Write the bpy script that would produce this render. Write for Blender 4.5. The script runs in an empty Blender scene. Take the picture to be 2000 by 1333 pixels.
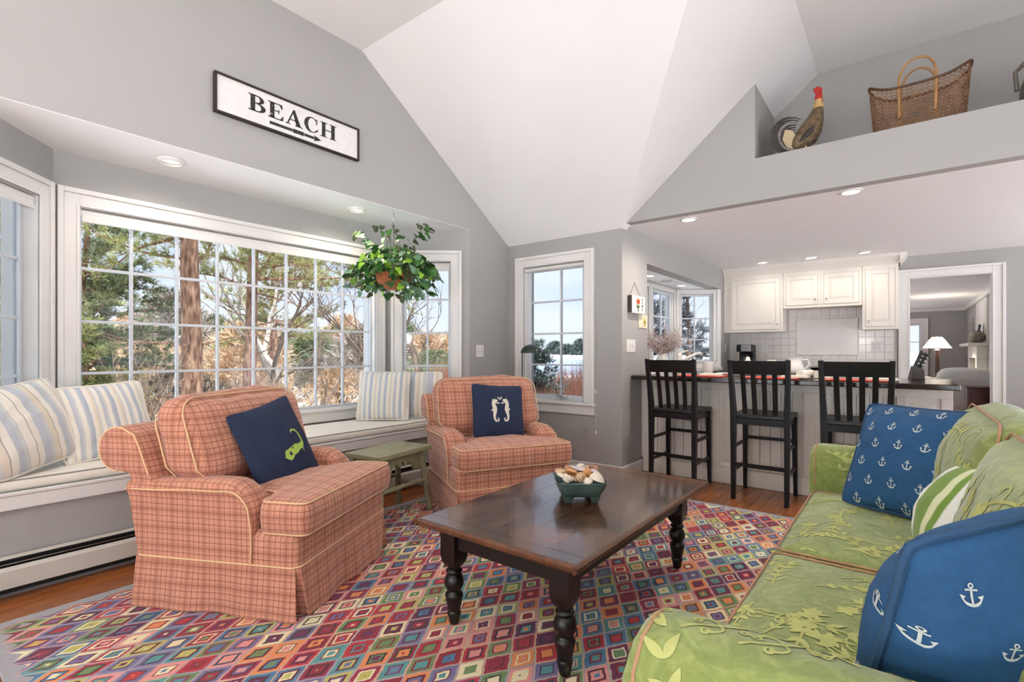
import bpy, bmesh, math, random
from mathutils import Vector, Matrix, Euler, noise
from mathutils.bvhtree import BVHTree
R = math.radians
scene = bpy.context.scene
col = scene.collection

# ------------------------------------------------------------------ camera
PSI = math.atan2(764, 978.0)
cam_d = bpy.data.cameras.new('camera')
cam_d.sensor_width = 36.0
cam_d.lens = 36.0 * 978.0 / 2000.0
cam_d.shift_y = 22.5 / 2000.0
cam_d.clip_start = 0.05
cam_d.clip_end = 600
cam = bpy.data.objects.new('camera', cam_d)
cam.location = (0, 0, 1.2)
cam.rotation_euler = (R(90), 0, PSI)
col.objects.link(cam)
scene.camera = cam

# ------------------------------------------------------------------ exposure / view
scene.view_settings.view_transform = 'Standard'
scene.view_settings.look = 'None'
scene.view_settings.exposure = 0.05
scene.view_settings.gamma = 1.0
scene.view_settings.use_curve_mapping = False
scene.cycles.use_denoising = True
scene.cycles.use_adaptive_sampling = True
scene.cycles.adaptive_threshold = 0.1
scene.cycles.adaptive_min_samples = 16
scene.cycles.max_bounces = 8
scene.cycles.diffuse_bounces = 4
scene.cycles.glossy_bounces = 3
scene.cycles.transparent_max_bounces = 24
scene.cycles.sample_clamp_indirect = 6.0
scene.cycles.caustics_reflective = False
scene.cycles.caustics_refractive = False

# ------------------------------------------------------------------ sky
SKY = 1.95
GLASS_T = 0.54
world = bpy.data.worlds.new('sky')
scene.world = world
world.use_nodes = True
wn = world.node_tree.nodes
wl = world.node_tree.links
wn.clear()
w_out = wn.new('ShaderNodeOutputWorld')
w_bg = wn.new('ShaderNodeBackground')
w_bg.inputs['Strength'].default_value = SKY
w_tc = wn.new('ShaderNodeTexCoord')
w_sep = wn.new('ShaderNodeSeparateXYZ')
w_map = wn.new('ShaderNodeMapping')
w_map.inputs['Scale'].default_value = (1.0, 1.0, 4.5)
w_noise = wn.new('ShaderNodeTexNoise')
w_noise.inputs['Scale'].default_value = 3.2
w_noise.inputs['Detail'].default_value = 6
w_cr = wn.new('ShaderNodeValToRGB')
w_cr.color_ramp.elements[0].position = 0.38
w_cr.color_ramp.elements[0].color = (0.47, 0.66, 0.98, 1)
w_cr.color_ramp.elements[1].position = 0.60
w_cr.color_ramp.elements[1].color = (0.88, 0.93, 1.0, 1)
w_hz = wn.new('ShaderNodeMapRange')
w_hz.inputs['From Min'].default_value = 0.0
w_hz.inputs['From Max'].default_value = 0.30
w_mix = wn.new('ShaderNodeMixRGB')
w_mix.inputs['Color1'].default_value = (0.90, 0.92, 0.99, 1)
wl.new(w_tc.outputs['Generated'], w_map.inputs['Vector'])
wl.new(w_map.outputs['Vector'], w_noise.inputs['Vector'])
wl.new(w_noise.outputs['Fac'], w_cr.inputs['Fac'])
wl.new(w_tc.outputs['Generated'], w_sep.inputs['Vector'])
wl.new(w_sep.outputs['Z'], w_hz.inputs['Value'])
wl.new(w_hz.outputs['Result'], w_mix.inputs['Fac'])
wl.new(w_cr.outputs['Color'], w_mix.inputs['Color2'])
wl.new(w_mix.outputs['Color'], w_bg.inputs['Color'])
wl.new(w_bg.outputs['Background'], w_out.inputs['Surface'])

# winter sun, high behind the house
sun_d = bpy.data.lights.new('sun', 'SUN')
sun_d.energy = 20.0
sun_d.angle = R(6)
sun_d.color = (0.96, 0.985, 1.0)
sun = bpy.data.objects.new('sun', sun_d)
sun.rotation_euler = Vector((-0.38, 0.10, -0.93)).to_track_quat('-Z', 'Y').to_euler()
sun.location = (6, -4, 12)
col.objects.link(sun)

def portal(cx, cy, cz, w, h, normal):
    d = bpy.data.lights.new('daylight_portal', 'AREA')
    d.shape = 'RECTANGLE'
    d.size = w
    d.size_y = h
    d.cycles.is_portal = True
    o = bpy.data.objects.new('daylight_portal', d)
    o.location = (cx, cy, cz)
    n = Vector(normal).normalized()
    x = Vector((0, 0, 1)).cross(n).normalized()
    z = -n
    y = z.cross(x)
    o.rotation_euler = Matrix((x, y, z)).transposed().to_euler()
    col.objects.link(o)

# ------------------------------------------------------------------ colour + materials
def lin(c):
    c = c / 255.0
    return c / 12.92 if c <= 0.04045 else ((c + 0.055) / 1.055) ** 2.4
def rgb(r, g, b):
    return (lin(r), lin(g), lin(b), 1.0)

MATS = {}
class NT:
    def __init__(self, name):
        self.m = bpy.data.materials.new(name)
        self.m.use_nodes = True
        self.n = self.m.node_tree.nodes
        self.l = self.m.node_tree.links
        self.b = self.n['Principled BSDF']
    def new(self, t, **kw):
        x = self.n.new(t)
        for k, v in kw.items():
            setattr(x, k, v)
        return x
    def link(self, a, b):
        self.l.new(a, b)
    def val(self, node, key, v):
        node.inputs[key].default_value = v
    def math(self, op, a, b=None, c=None):
        x = self.n.new('ShaderNodeMath')
        x.operation = op
        for i, v in enumerate((a, b, c)):
            if v is None:
                continue
            if isinstance(v, (int, float)):
                x.inputs[i].default_value = v
            else:
                self.l.new(v, x.inputs[i])
        return x.outputs[0]
    def mix(self, fac, c1, c2, blend='MIX'):
        x = self.n.new('ShaderNodeMixRGB')
        x.blend_type = blend
        for i, v in enumerate((fac, c1, c2)):
            if isinstance(v, (int, float)):
                x.inputs[i].default_value = v
            elif isinstance(v, tuple):
                x.inputs[i].default_value = v
            else:
                self.l.new(v, x.inputs[i])
        return x.outputs[0]
    def coord(self, which='Object'):
        return self.n.new('ShaderNodeTexCoord').outputs[which]
    def noise(self, vec, scale, detail=3, rough=0.5):
        x = self.n.new('ShaderNodeTexNoise')
        x.inputs['Scale'].default_value = scale
        x.inputs['Detail'].default_value = detail
        x.inputs['Roughness'].default_value = rough
        self.l.new(vec, x.inputs['Vector'])
        return x
    def mapping(self, vec, scale=(1, 1, 1), rot=(0, 0, 0), loc=(0, 0, 0)):
        x = self.n.new('ShaderNodeMapping')
        x.inputs['Scale'].default_value = scale
        x.inputs['Rotation'].default_value = rot
        x.inputs['Location'].default_value = loc
        self.l.new(vec, x.inputs['Vector'])
        return x.outputs[0]
    def bump(self, height, strength=0.3, dist=0.01):
        x = self.n.new('ShaderNodeBump')
        x.inputs['Strength'].default_value = strength
        x.inputs['Distance'].default_value = dist
        self.l.new(height, x.inputs['Height'])
        self.l.new(x.outputs['Normal'], self.b.inputs['Normal'])
    def ramp(self, fac, stops):
        x = self.n.new('ShaderNodeValToRGB')
        el = x.color_ramp.elements
        while len(el) < len(stops):
            el.new(0.5)
        for e, (p, c) in zip(el, stops):
            e.position = p
            e.color = c
        self.l.new(fac, x.inputs['Fac'])
        return x.outputs['Color']

def plain(name, color, rough=0.5, metal=0.0, var=0.06, vscale=4.0, bump=0.0, bscale=60.0, spec=None, coat=0.0):
    """a surface with slight tonal variation and, if asked, fine relief"""
    if name in MATS:
        return MATS[name]
    t = NT(name)
    b = t.b
    b.inputs['Roughness'].default_value = rough
    b.inputs['Metallic'].default_value = metal
    if spec is not None:
        b.inputs['Specular IOR Level'].default_value = spec
    if coat:
        b.inputs['Coat Weight'].default_value = coat
        b.inputs['Coat Roughness'].default_value = 0.1
    co = t.coord()
    nz = t.noise(co, vscale, 3)
    dark = tuple(c * (1 - var) for c in color[:3]) + (1,)
    lite = tuple(min(1, c * (1 + var)) for c in color[:3]) + (1,)
    t.link(t.ramp(nz.outputs['Fac'], [(0.3, dark), (0.7, lite)]), b.inputs['Base Color'])
    if bump:
        n2 = t.noise(co, bscale, 4)
        t.bump(n2.outputs['Fac'], bump, 0.004)
    MATS[name] = t.m
    return t.m

def emit(name, color, strength):
    if name in MATS:
        return MATS[name]
    t = NT(name)
    t.b.inputs['Base Color'].default_value = color
    t.b.inputs['Emission Color'].default_value = color
    t.b.inputs['Emission Strength'].default_value = strength
    MATS[name] = t.m
    return t.m

def glass_mat(name, trans, gloss=0.06, tint=(1, 1, 1)):
    t = NT(name)
    t.n.remove(t.b)
    out = [n for n in t.n if n.type == 'OUTPUT_MATERIAL'][0]
    tr = t.new('ShaderNodeBsdfTransparent')
    trans = math.sqrt(trans)          # a pane is crossed through its two faces
    tr.inputs['Color'].default_value = (min(1, trans * tint[0]), min(1, trans * tint[1]), min(1, trans * tint[2]), 1)
    gl = t.new('ShaderNodeBsdfGlossy')
    gl.inputs['Roughness'].default_value = 0.02
    gl.inputs['Color'].default_value = (0.9, 0.95, 1, 1)
    mx = t.new('ShaderNodeMixShader')
    mx.inputs[0].default_value = gloss
    t.link(tr.outputs[0], mx.inputs[1])
    t.link(gl.outputs[0], mx.inputs[2])
    t.link(mx.outputs[0], out.inputs['Surface'])
    MATS[name] = t.m
    return t.m

# ------------------------------------------------------------------ mesh building
class MB:
    def __init__(self):
        self.v = []
        self.f = []
    def add(self, vs, fs, M=None):
        o = len(self.v)
        if M is not None:
            vs = [M @ Vector(p) for p in vs]
        self.v += [tuple(p) for p in vs]
        self.f += [tuple(i + o for i in f) for f in fs]
        return self
    def box(self, x0, x1, y0, y1, z0, z1, M=None):
        vs = [(x0, y0, z0), (x1, y0, z0), (x1, y1, z0), (x0, y1, z0), (x0, y0, z1), (x1, y0, z1), (x1, y1, z1), (x0, y1, z1)]
        fs = [(0, 3, 2, 1), (4, 5, 6, 7), (0, 1, 5, 4), (1, 2, 6, 5), (2, 3, 7, 6), (3, 0, 4, 7)]
        return self.add(vs, fs, M)
    def cbox(self, c, s, M=None):
        return self.box(c[0] - s[0] / 2, c[0] + s[0] / 2, c[1] - s[1] / 2, c[1] + s[1] / 2, c[2] - s[2] / 2, c[2] + s[2] / 2, M)
    def beam(self, p, q, w, d, up=(0, 0, 1)):
        """rectangular bar from p to q; w along side, d along up-ish"""
        p = Vector(p); q = Vector(q)
        a = (q - p).normalized()
        s = a.cross(Vector(up))
        if s.length < 1e-4:
            s = a.cross(Vector((1, 0, 0)))
        s.normalize()
        u = s.cross(a)
        vs = []
        for c in (p, q):
            for i, j in ((-1, -1), (1, -1), (1, 1), (-1, 1)):
                vs.append(c + s * (i * w / 2) + u * (j * d / 2))
        fs = [(3, 2, 1, 0), (4, 5, 6, 7), (0, 1, 5, 4), (1, 2, 6, 5), (2, 3, 7, 6), (3, 0, 4, 7)]
        return self.add(vs, fs)
    def tube(self, pts, r, n=8, closed=False, caps=True):
        pts = [Vector(p) for p in pts]
        m = len(pts)
        rs = r if isinstance(r, (list, tuple)) else [r] * m
        vs = []
        prev = None
        for i, p in enumerate(pts):
            if closed:
                t = (pts[(i + 1) % m] - pts[i - 1])
            else:
                t = pts[min(i + 1, m - 1)] - pts[max(i - 1, 0)]
            if t.length < 1e-9:
                t = Vector((0, 0, 1))
            t.normalize()
            if prev is None:
                ref = Vector((0, 0, 1)) if abs(t.z) < 0.9 else Vector((1, 0, 0))
                s = t.cross(ref).normalized()
            else:
                s = prev - t * prev.dot(t)
                if s.length < 1e-6:
                    s = t.orthogonal()
                s.normalize()
            prev = s
            u = t.cross(s)
            for k in range(n):
                a = 2 * math.pi * k / n
                vs.append(p + (s * math.cos(a) + u * math.sin(a)) * rs[i])
        fs = []
        for i in range(m if closed else m - 1):
            j = (i + 1) % m
            for k in range(n):
                l = (k + 1) % n
                fs.append((i * n + k, i * n + l, j * n + l, j * n + k))
        if caps and not closed:
            fs.append(tuple(range(n - 1, -1, -1)))
            fs.append(tuple((m - 1) * n + k for k in range(n)))
        return self.add(vs, fs)
    def lathe(self, prof, n=20, M=None, capb=True, capt=True):
        vs = []
        for (r, z) in prof:
            for k in range(n):
                a = 2 * math.pi * k / n
                vs.append((r * math.cos(a), r * math.sin(a), z))
        fs = []
        m = len(prof)
        for i in range(m - 1):
            for k in range(n):
                l = (k + 1) % n
                fs.append((i * n + k, i * n + l, (i + 1) * n + l, (i + 1) * n + k))
        if capb:
            fs.append(tuple(range(n - 1, -1, -1)))
        if capt:
            fs.append(tuple((m - 1) * n + k for k in range(n)))
        return self.add(vs, fs, M)
    def prism(self, poly, a, b, axis='x', M=None):
        """poly: 2-D outline; axis x -> (y,z), y -> (x,z), z -> (x,y)"""
        def P(p, t):
            if axis == 'x':
                return (t, p[0], p[1])
            if axis == 'y':
                return (p[0], t, p[1])
            return (p[0], p[1], t)
        n = len(poly)
        vs = [P(p, a) for p in poly] + [P(p, b) for p in poly]
        fs = [tuple(range(n - 1, -1, -1)), tuple(range(n, 2 * n))]
        for i in range(n):
            j = (i + 1) % n
            fs.append((i, j, n + j, n + i))
        return self.add(vs, fs, M)
    def loft(self, loops, cap0=True, cap1=True):
        n = len(loops[0])
        assert all(len(q) == n for q in loops)
        vs = [p for L in loops for p in L]
        fs = []
        for i in range(len(loops) - 1):
            for k in range(n):
                l = (k + 1) % n
                fs.append((i * n + k, i * n + l, (i + 1) * n + l, (i + 1) * n + k))
        if cap0:
            fs.append(tuple(range(n - 1, -1, -1)))
        if cap1:
            fs.append(tuple((len(loops) - 1) * n + k for k in range(n)))
        return self.add(vs, fs)
    def grid(self, fn, nu, nv):
        vs = [fn(i / nu, j / nv) for i in range(nu + 1) for j in range(nv + 1)]
        fs = []
        for i in range(nu):
            for j in range(nv):
                a = i * (nv + 1) + j
                fs.append((a, a + nv + 1, a + nv + 2, a + 1))
        return self.add(vs, fs)
    def xf(self, M):
        self.v = [tuple(M @ Vector(p)) for p in self.v]
        return self
    def mesh(self, name, bevel=0.0, angle=35, fix=True, uv=False, seg=1):
        me = bpy.data.meshes.new(name)
        me.from_pydata(self.v, [], self.f)
        if fix or bevel:
            bm = bmesh.new()
            bm.from_mesh(me)
            if fix:
                bmesh.ops.recalc_face_normals(bm, faces=bm.faces)
            if bevel:
                ed = [e for e in bm.edges if len(e.link_faces) == 2 and e.calc_face_angle(0) > R(30)]
                bmesh.ops.bevel(bm, geom=ed, offset=bevel, segments=seg, affect='EDGES', clamp_overlap=True, profile=0.5)
            bm.to_mesh(me)
            bm.free()
        for p in me.polygons:
            p.use_smooth = True
        me.set_sharp_from_angle(angle=R(angle))
        if uv:
            box_uv(me)
        return me
    def build(self, name, mat, parent=None, bevel=0.0, angle=35, fix=True, uv=False, seg=1):
        me = self.mesh(name, bevel, angle, fix, uv, seg)
        return link(name, me, mat, parent)

def box_uv(me):
    """metric box mapping (u, v in metres)"""
    lay = me.uv_layers.new(name='metres')
    for p in me.polygons:
        n = p.normal
        ax, ay, az = abs(n.x), abs(n.y), abs(n.z)
        for li in p.loop_indices:
            c = me.vertices[me.loops[li].vertex_index].co
            if az >= ax and az >= ay:
                uvc = (c.y, c.x)
            elif ax >= ay:
                uvc = (c.y, c.z)
            else:
                uvc = (c.x, c.z)
            lay.data[li].uv = uvc

def link(name, me, mat, parent=None):
    o = bpy.data.objects.new(name, me)
    if mat is not None and len(me.materials) == 0:
        me.materials.append(mat)
    col.objects.link(o)
    if parent is not None:
        o.parent = parent
    return o

def tag(o, label=None, cat=None, group=None, kind=None):
    if label:
        o['label'] = label
    if cat:
        o['category'] = cat
    if group:
        o['group'] = group
    if kind:
        o['kind'] = kind
    return o

def thing(name, label, cat, loc=(0, 0, 0), rot=(0, 0, 0), group=None):
    o = bpy.data.objects.new(name, None)
    o.empty_display_size = 0.1
    o.location = loc
    o.rotation_euler = rot if isinstance(rot, (tuple, list, Euler)) else (0, 0, rot)
    col.objects.link(o)
    return tag(o, label, cat, group)

def struct_root(name, loc=(0, 0, 0), rz=0):
    o = bpy.data.objects.new(name, None)
    o.empty_display_size = 0.1
    o.location = loc
    o.rotation_euler = (0, 0, rz)
    col.objects.link(o)
    o['kind'] = 'structure'
    return o

def copy_tree(o, parent=None):
    c = o.copy()
    col.objects.link(c)
    c.parent = parent
    for ch in list(o.children):
        copy_tree(ch, c)
    return c

def rrect(w, d, r, n=5, cx=0.0, cy=0.0):
    """rounded rectangle outline, counter-clockwise"""
    pts = []
    for (sx, sy, a0) in ((1, 1, 0), (-1, 1, 90), (-1, -1, 180), (1, -1, 270)):
        for k in range(n + 1):
            a = R(a0 + 90.0 * k / n)
            pts.append((cx + sx * (w / 2 - r) + r * math.cos(a), cy + sy * (d / 2 - r) + r * math.sin(a)))
    return pts

def round_poly(poly, r, n=4):
    """round the corners of a polygon"""
    out = []
    m = len(poly)
    for i in range(m):
        p = Vector(poly[i]); a = Vector(poly[i - 1]); b = Vector(poly[(i + 1) % m])
        rr = min(r, (a - p).length * 0.45, (b - p).length * 0.45)
        s = p + (a - p).normalized() * rr
        e = p + (b - p).normalized() * rr
        for k in range(n + 1):
            t = k / n
            q = s * (1 - t) ** 2 + p * (2 * t * (1 - t)) + e * t * t
            out.append((q.x, q.y))
    return out

def densify(poly, step):
    out = []
    m = len(poly)
    for i in range(m):
        a = Vector(poly[i]); b = Vector(poly[(i + 1) % m])
        k = max(1, int((b - a).length / step))
        for j in range(k):
            q = a.lerp(b, j / k)
            out.append((q.x, q.y))
    return out

def inset(poly, d):
    out = []
    m = len(poly)
    for i in range(m):
        p = Vector(poly[i]); a = Vector(poly[i - 1]); b = Vector(poly[(i + 1) % m])
        t1 = (p - a); t2 = (b - p)
        t1 = t1.normalized() if t1.length > 1e-9 else t2.normalized()
        t2 = t2.normalized() if t2.length > 1e-9 else t1
        n1 = Vector((-t1.y, t1.x)); n2 = Vector((-t2.y, t2.x))
        n = n1 + n2
        if n.length < 1e-6:
            n = n1
        n.normalize()
        q = p + n * d / max(0.5, n.dot(n1))
        out.append((q.x, q.y))
    return out

def rings(w, d, r, n, step, levels, cx=0.0, cy=0.0):
    """rounded-rectangle rings, one per (growth, z)"""
    base = densify(rrect(w, d, r, n, cx, cy), step)
    return [[(x, y, z) for x, y in inset(base, -e / 2)] for e, z in levels]

def fbm(p, s):
    return noise.noise(Vector(p) * s)
# ------------------------------------------------------------------ materials of the shell
M_wall = plain('grey wall paint', rgb(166, 164, 160), 0.75, var=0.015, vscale=1.5, bump=0.02, bscale=140)
M_ceil = plain('white ceiling paint', rgb(246, 246, 245), 0.8, var=0.01, vscale=1.5)
M_trim = plain('white trim paint', rgb(226, 223, 218), 0.4, var=0.012)
M_vinyl = plain('white window vinyl', rgb(206, 209, 213), 0.35, var=0.01)
M_cab = plain('cream cabinet paint', rgb(232, 225, 215), 0.4, var=0.015)
M_glass = glass_mat('window glass', GLASS_T, 0.012, (0.97, 1.0, 1.02))
M_clear = glass_mat('clear glass', 0.92, 0.05)
M_black = plain('black satin paint', rgb(13, 13, 13), 0.35, var=0.2, spec=0.35)
M_chrome = plain('brushed nickel', rgb(190, 190, 188), 0.25, metal=1.0, var=0.03)
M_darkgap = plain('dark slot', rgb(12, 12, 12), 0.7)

def wood(name, c1, c2, c3, rough, scale=(1, 9, 9), coat=0.0, bump=0.12, wear=None):
    t = NT(name)
    co = t.coord()
    info = t.new('ShaderNodeObjectInfo')
    off = t.math('MULTIPLY', info.outputs['Random'], 37.0)
    cmb = t.new('ShaderNodeCombineXYZ')
    t.link(off, cmb.inputs[0]); t.link(off, cmb.inputs[1])
    add = t.new('ShaderNodeVectorMath'); add.operation = 'ADD'
    t.link(co, add.inputs[0]); t.link(cmb.outputs[0], add.inputs[1])
    mp = t.mapping(add.outputs[0], scale)
    n1 = t.noise(mp, 4.0, 6, 0.65)
    n1.inputs['Distortion'].default_value = 0.6
    cr = t.ramp(n1.outputs['Fac'], [(0.25, c1), (0.5, c2), (0.75, c3)])
    if wear:
        n2 = t.noise(co, 2.2, 5, 0.6)
        fac = t.new('ShaderNodeMapRange')
        fac.inputs['From Min'].default_value = 0.48
        fac.inputs['From Max'].default_value = 0.72
        t.link(n2.outputs['Fac'], fac.inputs['Value'])
        cr = t.mix(fac.outputs[0], cr, wear)
    hs = t.new('ShaderNodeHueSaturation')
    t.link(t.math('ADD', t.math('MULTIPLY', info.outputs['Random'], 0.3), 0.85), hs.inputs['Value'])
    t.link(cr, hs.inputs['Color'])
    t.link(hs.outputs[0], t.b.inputs['Base Color'])
    t.b.inputs['Roughness'].default_value = rough
    if coat:
        t.b.inputs['Coat Weight'].default_value = coat
        t.b.inputs['Coat Roughness'].default_value = 0.09
    if bump:
        t.bump(n1.outputs['Fac'], bump, 0.002)
    MATS[name] = t.m
    return t.m

M_floor = wood('red oak floor', rgb(112, 62, 30), rgb(146, 84, 42), rgb(170, 104, 56), 0.28, scale=(9, 0.9, 9), bump=0.05)
M_table = wood('dark worn table wood', rgb(30, 17, 10), rgb(62, 36, 20), rgb(104, 62, 34), 0.26, scale=(12, 1.0, 12), bump=0.45, wear=rgb(130, 84, 50), coat=0.6)
M_tedge = wood('worn brown table edge', rgb(60, 33, 18), rgb(98, 58, 33), rgb(126, 78, 46), 0.35, scale=(6, 1.0, 6))
M_tleg = plain('black brown turned wood', rgb(20, 14, 12), 0.34, var=0.35, vscale=8)
M_counter = plain('dark polished counter', rgb(48, 38, 33), 0.12, var=0.3, vscale=30)
M_red = wood('dark red chest wood', rgb(50, 18, 12), rgb(76, 30, 20), rgb(96, 42, 28), 0.35)

# ------------------------------------------------------------------ room dimensions (metres, eye height 1.2)
XL, YB, X2, YK = -3.472, 4.38, -2.1, 8.1          # gable wall, window wall, kitchen side wall, kitchen end wall
XR, YN = 3.0, -2.6                                # wall to the right of and wall behind the camera
ZF, ZE, ZK, ZS = 3.66, 2.38, 2.42, 2.447          # flat ceiling, eave, kitchen ceiling, bay soffit
YS = 2.46                                         # where the slope meets the flat ceiling
ZLEDGE, YNB, XJ = 2.763, 5.148, -0.94             # loft ledge, loft back wall, loft jamb
WT = 0.16

def panel(mb, p0, ang, length, z0, z1, holes=(), thick=WT):
    """wall slab along +x from p0, outward = +y, with rectangular holes (s0, s1, z0, z1)"""
    M = Matrix.Translation((p0[0], p0[1], 0)) @ Matrix.Rotation(ang, 4, 'Z')
    ss = sorted({0.0, length, *[h[0] for h in holes], *[h[1] for h in holes]})
    zz = sorted({z0, z1, *[h[2] for h in holes], *[h[3] for h in holes]})
    for i in range(len(ss) - 1):
        for j in range(len(zz) - 1):
            sm, zm = (ss[i] + ss[i + 1]) / 2, (zz[j] + zz[j + 1]) / 2
            if any(h[0] < sm < h[1] and h[2] < zm < h[3] for h in holes):
                continue
            mb.box(ss[i], ss[i + 1], 0, thick, zz[j], zz[j + 1], M)
    return mb

def struct(name, mb, mat, parent=None, **kw):
    o = mb.build(name, mat, parent, **kw)
    if parent is None:
        o['kind'] = 'structure'
    return o

def wall_obj(name, mb, mat=None):
    return struct(name, mb, mat or M_wall, angle=20)

# floor: a dark subfloor carrying oak boards that run along the window wall
fl = struct('floor', MB().box(XL - 0.8, XR, YN, YK + 0.15, -0.12, -0.012), plain('subfloor', rgb(50, 30, 18), 0.8))
board = MB().box(-0.0415, 0.0415, -1.2, 1.2, -0.012, 0.0).mesh('floor_board', bevel=0.0015)
x = XL + 0.03
k = 0
while x < 2.95:
    for yc in (1.22, 3.6205):
        if yc < 2 and x > -2.9:
            continue
        o = link('floor_board', board, M_floor, fl)
        o.location = (x, yc, 0)
    x += 0.0845
    k += 1
# boards the room's furniture and rug hide, and the rooms beyond, are one plain sheet just below board level
struct('floor_kitchen', MB().box(X2, XR, 4.84, YK + 0.15, -0.012, -0.001), M_floor)
struct('floor_room', MB().box(XL, XR, YN, 4.84, -0.0119, -0.006), M_floor)

# gable wall with the bay opening
g = MB()
def gz(y):
    return ZF if y <= YS else ZF - (y - YS) * (ZF - ZE) / (YB - YS)
g.prism([(YN, 0), (0.154, 0), (0.154, ZF), (YN, ZF)], XL - WT, XL, 'x')
g.prism([(0.154, ZS + 0.003), (3.743, ZS + 0.003), (3.743, gz(3.743)), (YS, ZF), (0.154, ZF)], XL - WT, XL, 'x')
g.prism([(3.743, 0), (YB + WT, 0), (YB + WT, ZE), (YB, ZE), (3.743, gz(3.743))], XL - WT, XL, 'x')
wall_obj('wall_left', g)

# bay: centre, right and left walls
BAYC = (-4.104, 0.688); BAYR = (-4.104, 3.209); BAYL = (XL, 0.154)
ANG_C, ANG_R, ANG_L = R(90), math.atan2(0.534, 0.632), math.atan2(0.534, -0.632)
LB = math.hypot(0.632, 0.534)
wall_obj('wall_bay_center', panel(MB(), BAYC, ANG_C, 2.521, 0, ZS, [(0.122, 2.362, 0.70, 2.12)]))
wall_obj('wall_bay_right', panel(MB(), BAYR, ANG_R, LB, 0, ZS, [(0.15, 0.64, 0.70, 2.12)]))
wall_obj('wall_bay_left', panel(MB(), BAYL, ANG_L, LB, 0, ZS, [(LB - 0.64, LB - 0.15, 0.70, 2.12)]))
struct('ceiling_bay', MB().prism([(XL - 0.0008, 0.155), (XL - 0.0008, 3.742), (XL - 0.17, 3.742), (-4.3, 3.30), (-4.3, 0.6), (XL - 0.17, 0.155)], ZS, ZS + 0.12, 'z'), M_ceil)

# window wall beyond the armchair
wall_obj('wall_back', panel(MB(), (XL, YB), 0, X2 - XL, 0, ZE, [(0.225, 0.975, 0.70, 2.12)]))
# kitchen side wall with its bay opening
wall_obj('wall_kitchen_left', panel(MB(), (X2, YB + WT), R(90), YK - YB, 0, ZK + 0.1, [(4.96 - YB - WT, 7.64 - YB - WT, 0.985, 2.125)]))
wall_obj('wall_corner', MB().box(X2 - WT, X2, YB + 0.002, YB + WT + 0.001, ZE + 0.0005, ZK + 0.1))
KB_R = (-2.637, 7.273); ANG_KR = math.atan2(0.367, 0.537); LKR = math.hypot(0.367, 0.537)
KB_L = (X2, 4.96); ANG_KL = math.atan2(0.367, -0.537)
wall_obj('wall_kitchen_bay_center', panel(MB(), (-2.637, 5.327), R(90), 7.273 - 5.327, 0.8, 2.125, [(0.10, 0.93, 1.06, 2.06), (1.03, 1.84, 1.06, 2.06)], 0.1), M_trim)
wall_obj('wall_kitchen_bay_right', panel(MB(), KB_R, ANG_KR, LKR, 0.8, 2.125, [(0.07, 0.54, 1.06, 2.06)], 0.1), M_trim)
wall_obj('wall_kitchen_bay_left', panel(MB(), KB_L, ANG_KL, LKR, 0.8, 2.125, [(0.11, 0.58, 1.06, 2.06)], 0.1), M_trim)
struct('ceiling_kitchen_bay', MB().prism([(X2 - 0.161, 4.9), (X2 - 0.161, 7.7), (-2.75, 7.35), (-2.75, 5.25)], 2.125, 2.2, 'z'), M_ceil)
struct('sill_kitchen_bay', MB().prism([(X2 + 0.03, 4.965), (X2 + 0.03, 7.635), (X2 - 0.1, 7.635), (-2.64, 7.27), (-2.64, 5.33), (X2 - 0.1, 4.965)], 0.94, 0.984, 'z'), M_trim, bevel=0.004)

# kitchen end wall with the doorway
wall_obj('wall_kitchen_back', panel(MB(), (X2 - WT, YK), 0, XR - X2 + WT, 0, ZK + 0.1, [(0.066 - X2 + WT, 0.822 - X2 + WT, -0.01, 2.134)], 0.15))
struct('ceiling_kitchen', MB().box(X2 - WT, XR, YB + 0.1, YK, ZK, ZK + 0.12), M_ceil)

# loft face over the peninsula
def bz(x):
    return ZE + 0.85 * (x - X2)
w = MB()
w.prism([(X2 - 0.0, ZK), (XR, ZK), (XR, ZLEDGE), (XJ, ZLEDGE), (XJ, bz(XJ)), (X2 + 0.05, bz(X2 + 0.05))], YB, YB + 0.1, 'y')
wall_obj('wall_loft_face', w)
struct('ledge_loft', MB().box(XJ - 0.02, XR, YB + 0.1, YNB, ZLEDGE - 0.1, ZLEDGE - 0.001), M_wall)
wall_obj('wall_loft_back', MB().prism([(X2 + 0.25, ZK + 0.121), (XR, ZK + 0.121), (XR, ZF + 0.02), (-0.57, ZF + 0.02), (X2 + 0.25, bz(X2 + 0.25) + 0.01)], YNB, YNB + 0.1, 'y'))
wall_obj('wall_loft_side', MB().prism([(XJ - 0.08, ZK + 0.1), (XJ, ZK + 0.1), (XJ, bz(XJ)), (XJ - 0.08, bz(XJ - 0.08))], YB + 0.1, YNB, 'y'))

# ceilings: slope over the window wall, slope over the kitchen side, flat
XV = X2 + (ZF - ZE) / 0.85
def slab(name, pts, up):
    mb = MB()
    n = len(pts)
    vs = [tuple(p) for p in pts] + [tuple(Vector(p) + Vector(up)) for p in pts]
    fs = [tuple(range(n)), tuple(range(2 * n - 1, n - 1, -1))] + [(i, (i + 1) % n, n + (i + 1) % n, n + i) for i in range(n)]
    mb.add(vs, fs)
    return struct(name, mb, M_ceil, angle=10)
slab('ceiling_slope_window', [(XL, YB, ZE), (X2, YB, ZE), (XV, YS, ZF), (XL, YS, ZF)], (0, 0.06, 0.12))
slab('ceiling_slope_kitchen', [(X2, YB, ZE), (X2, YB + 0.099, ZE), (X2 + 0.2, YB + 0.099, bz(X2 + 0.2)), (X2 + 0.2, YNB, bz(X2 + 0.2)), (XV, YNB, ZF), (XV, YS, ZF)], (-0.08, 0, 0.12))
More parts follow.
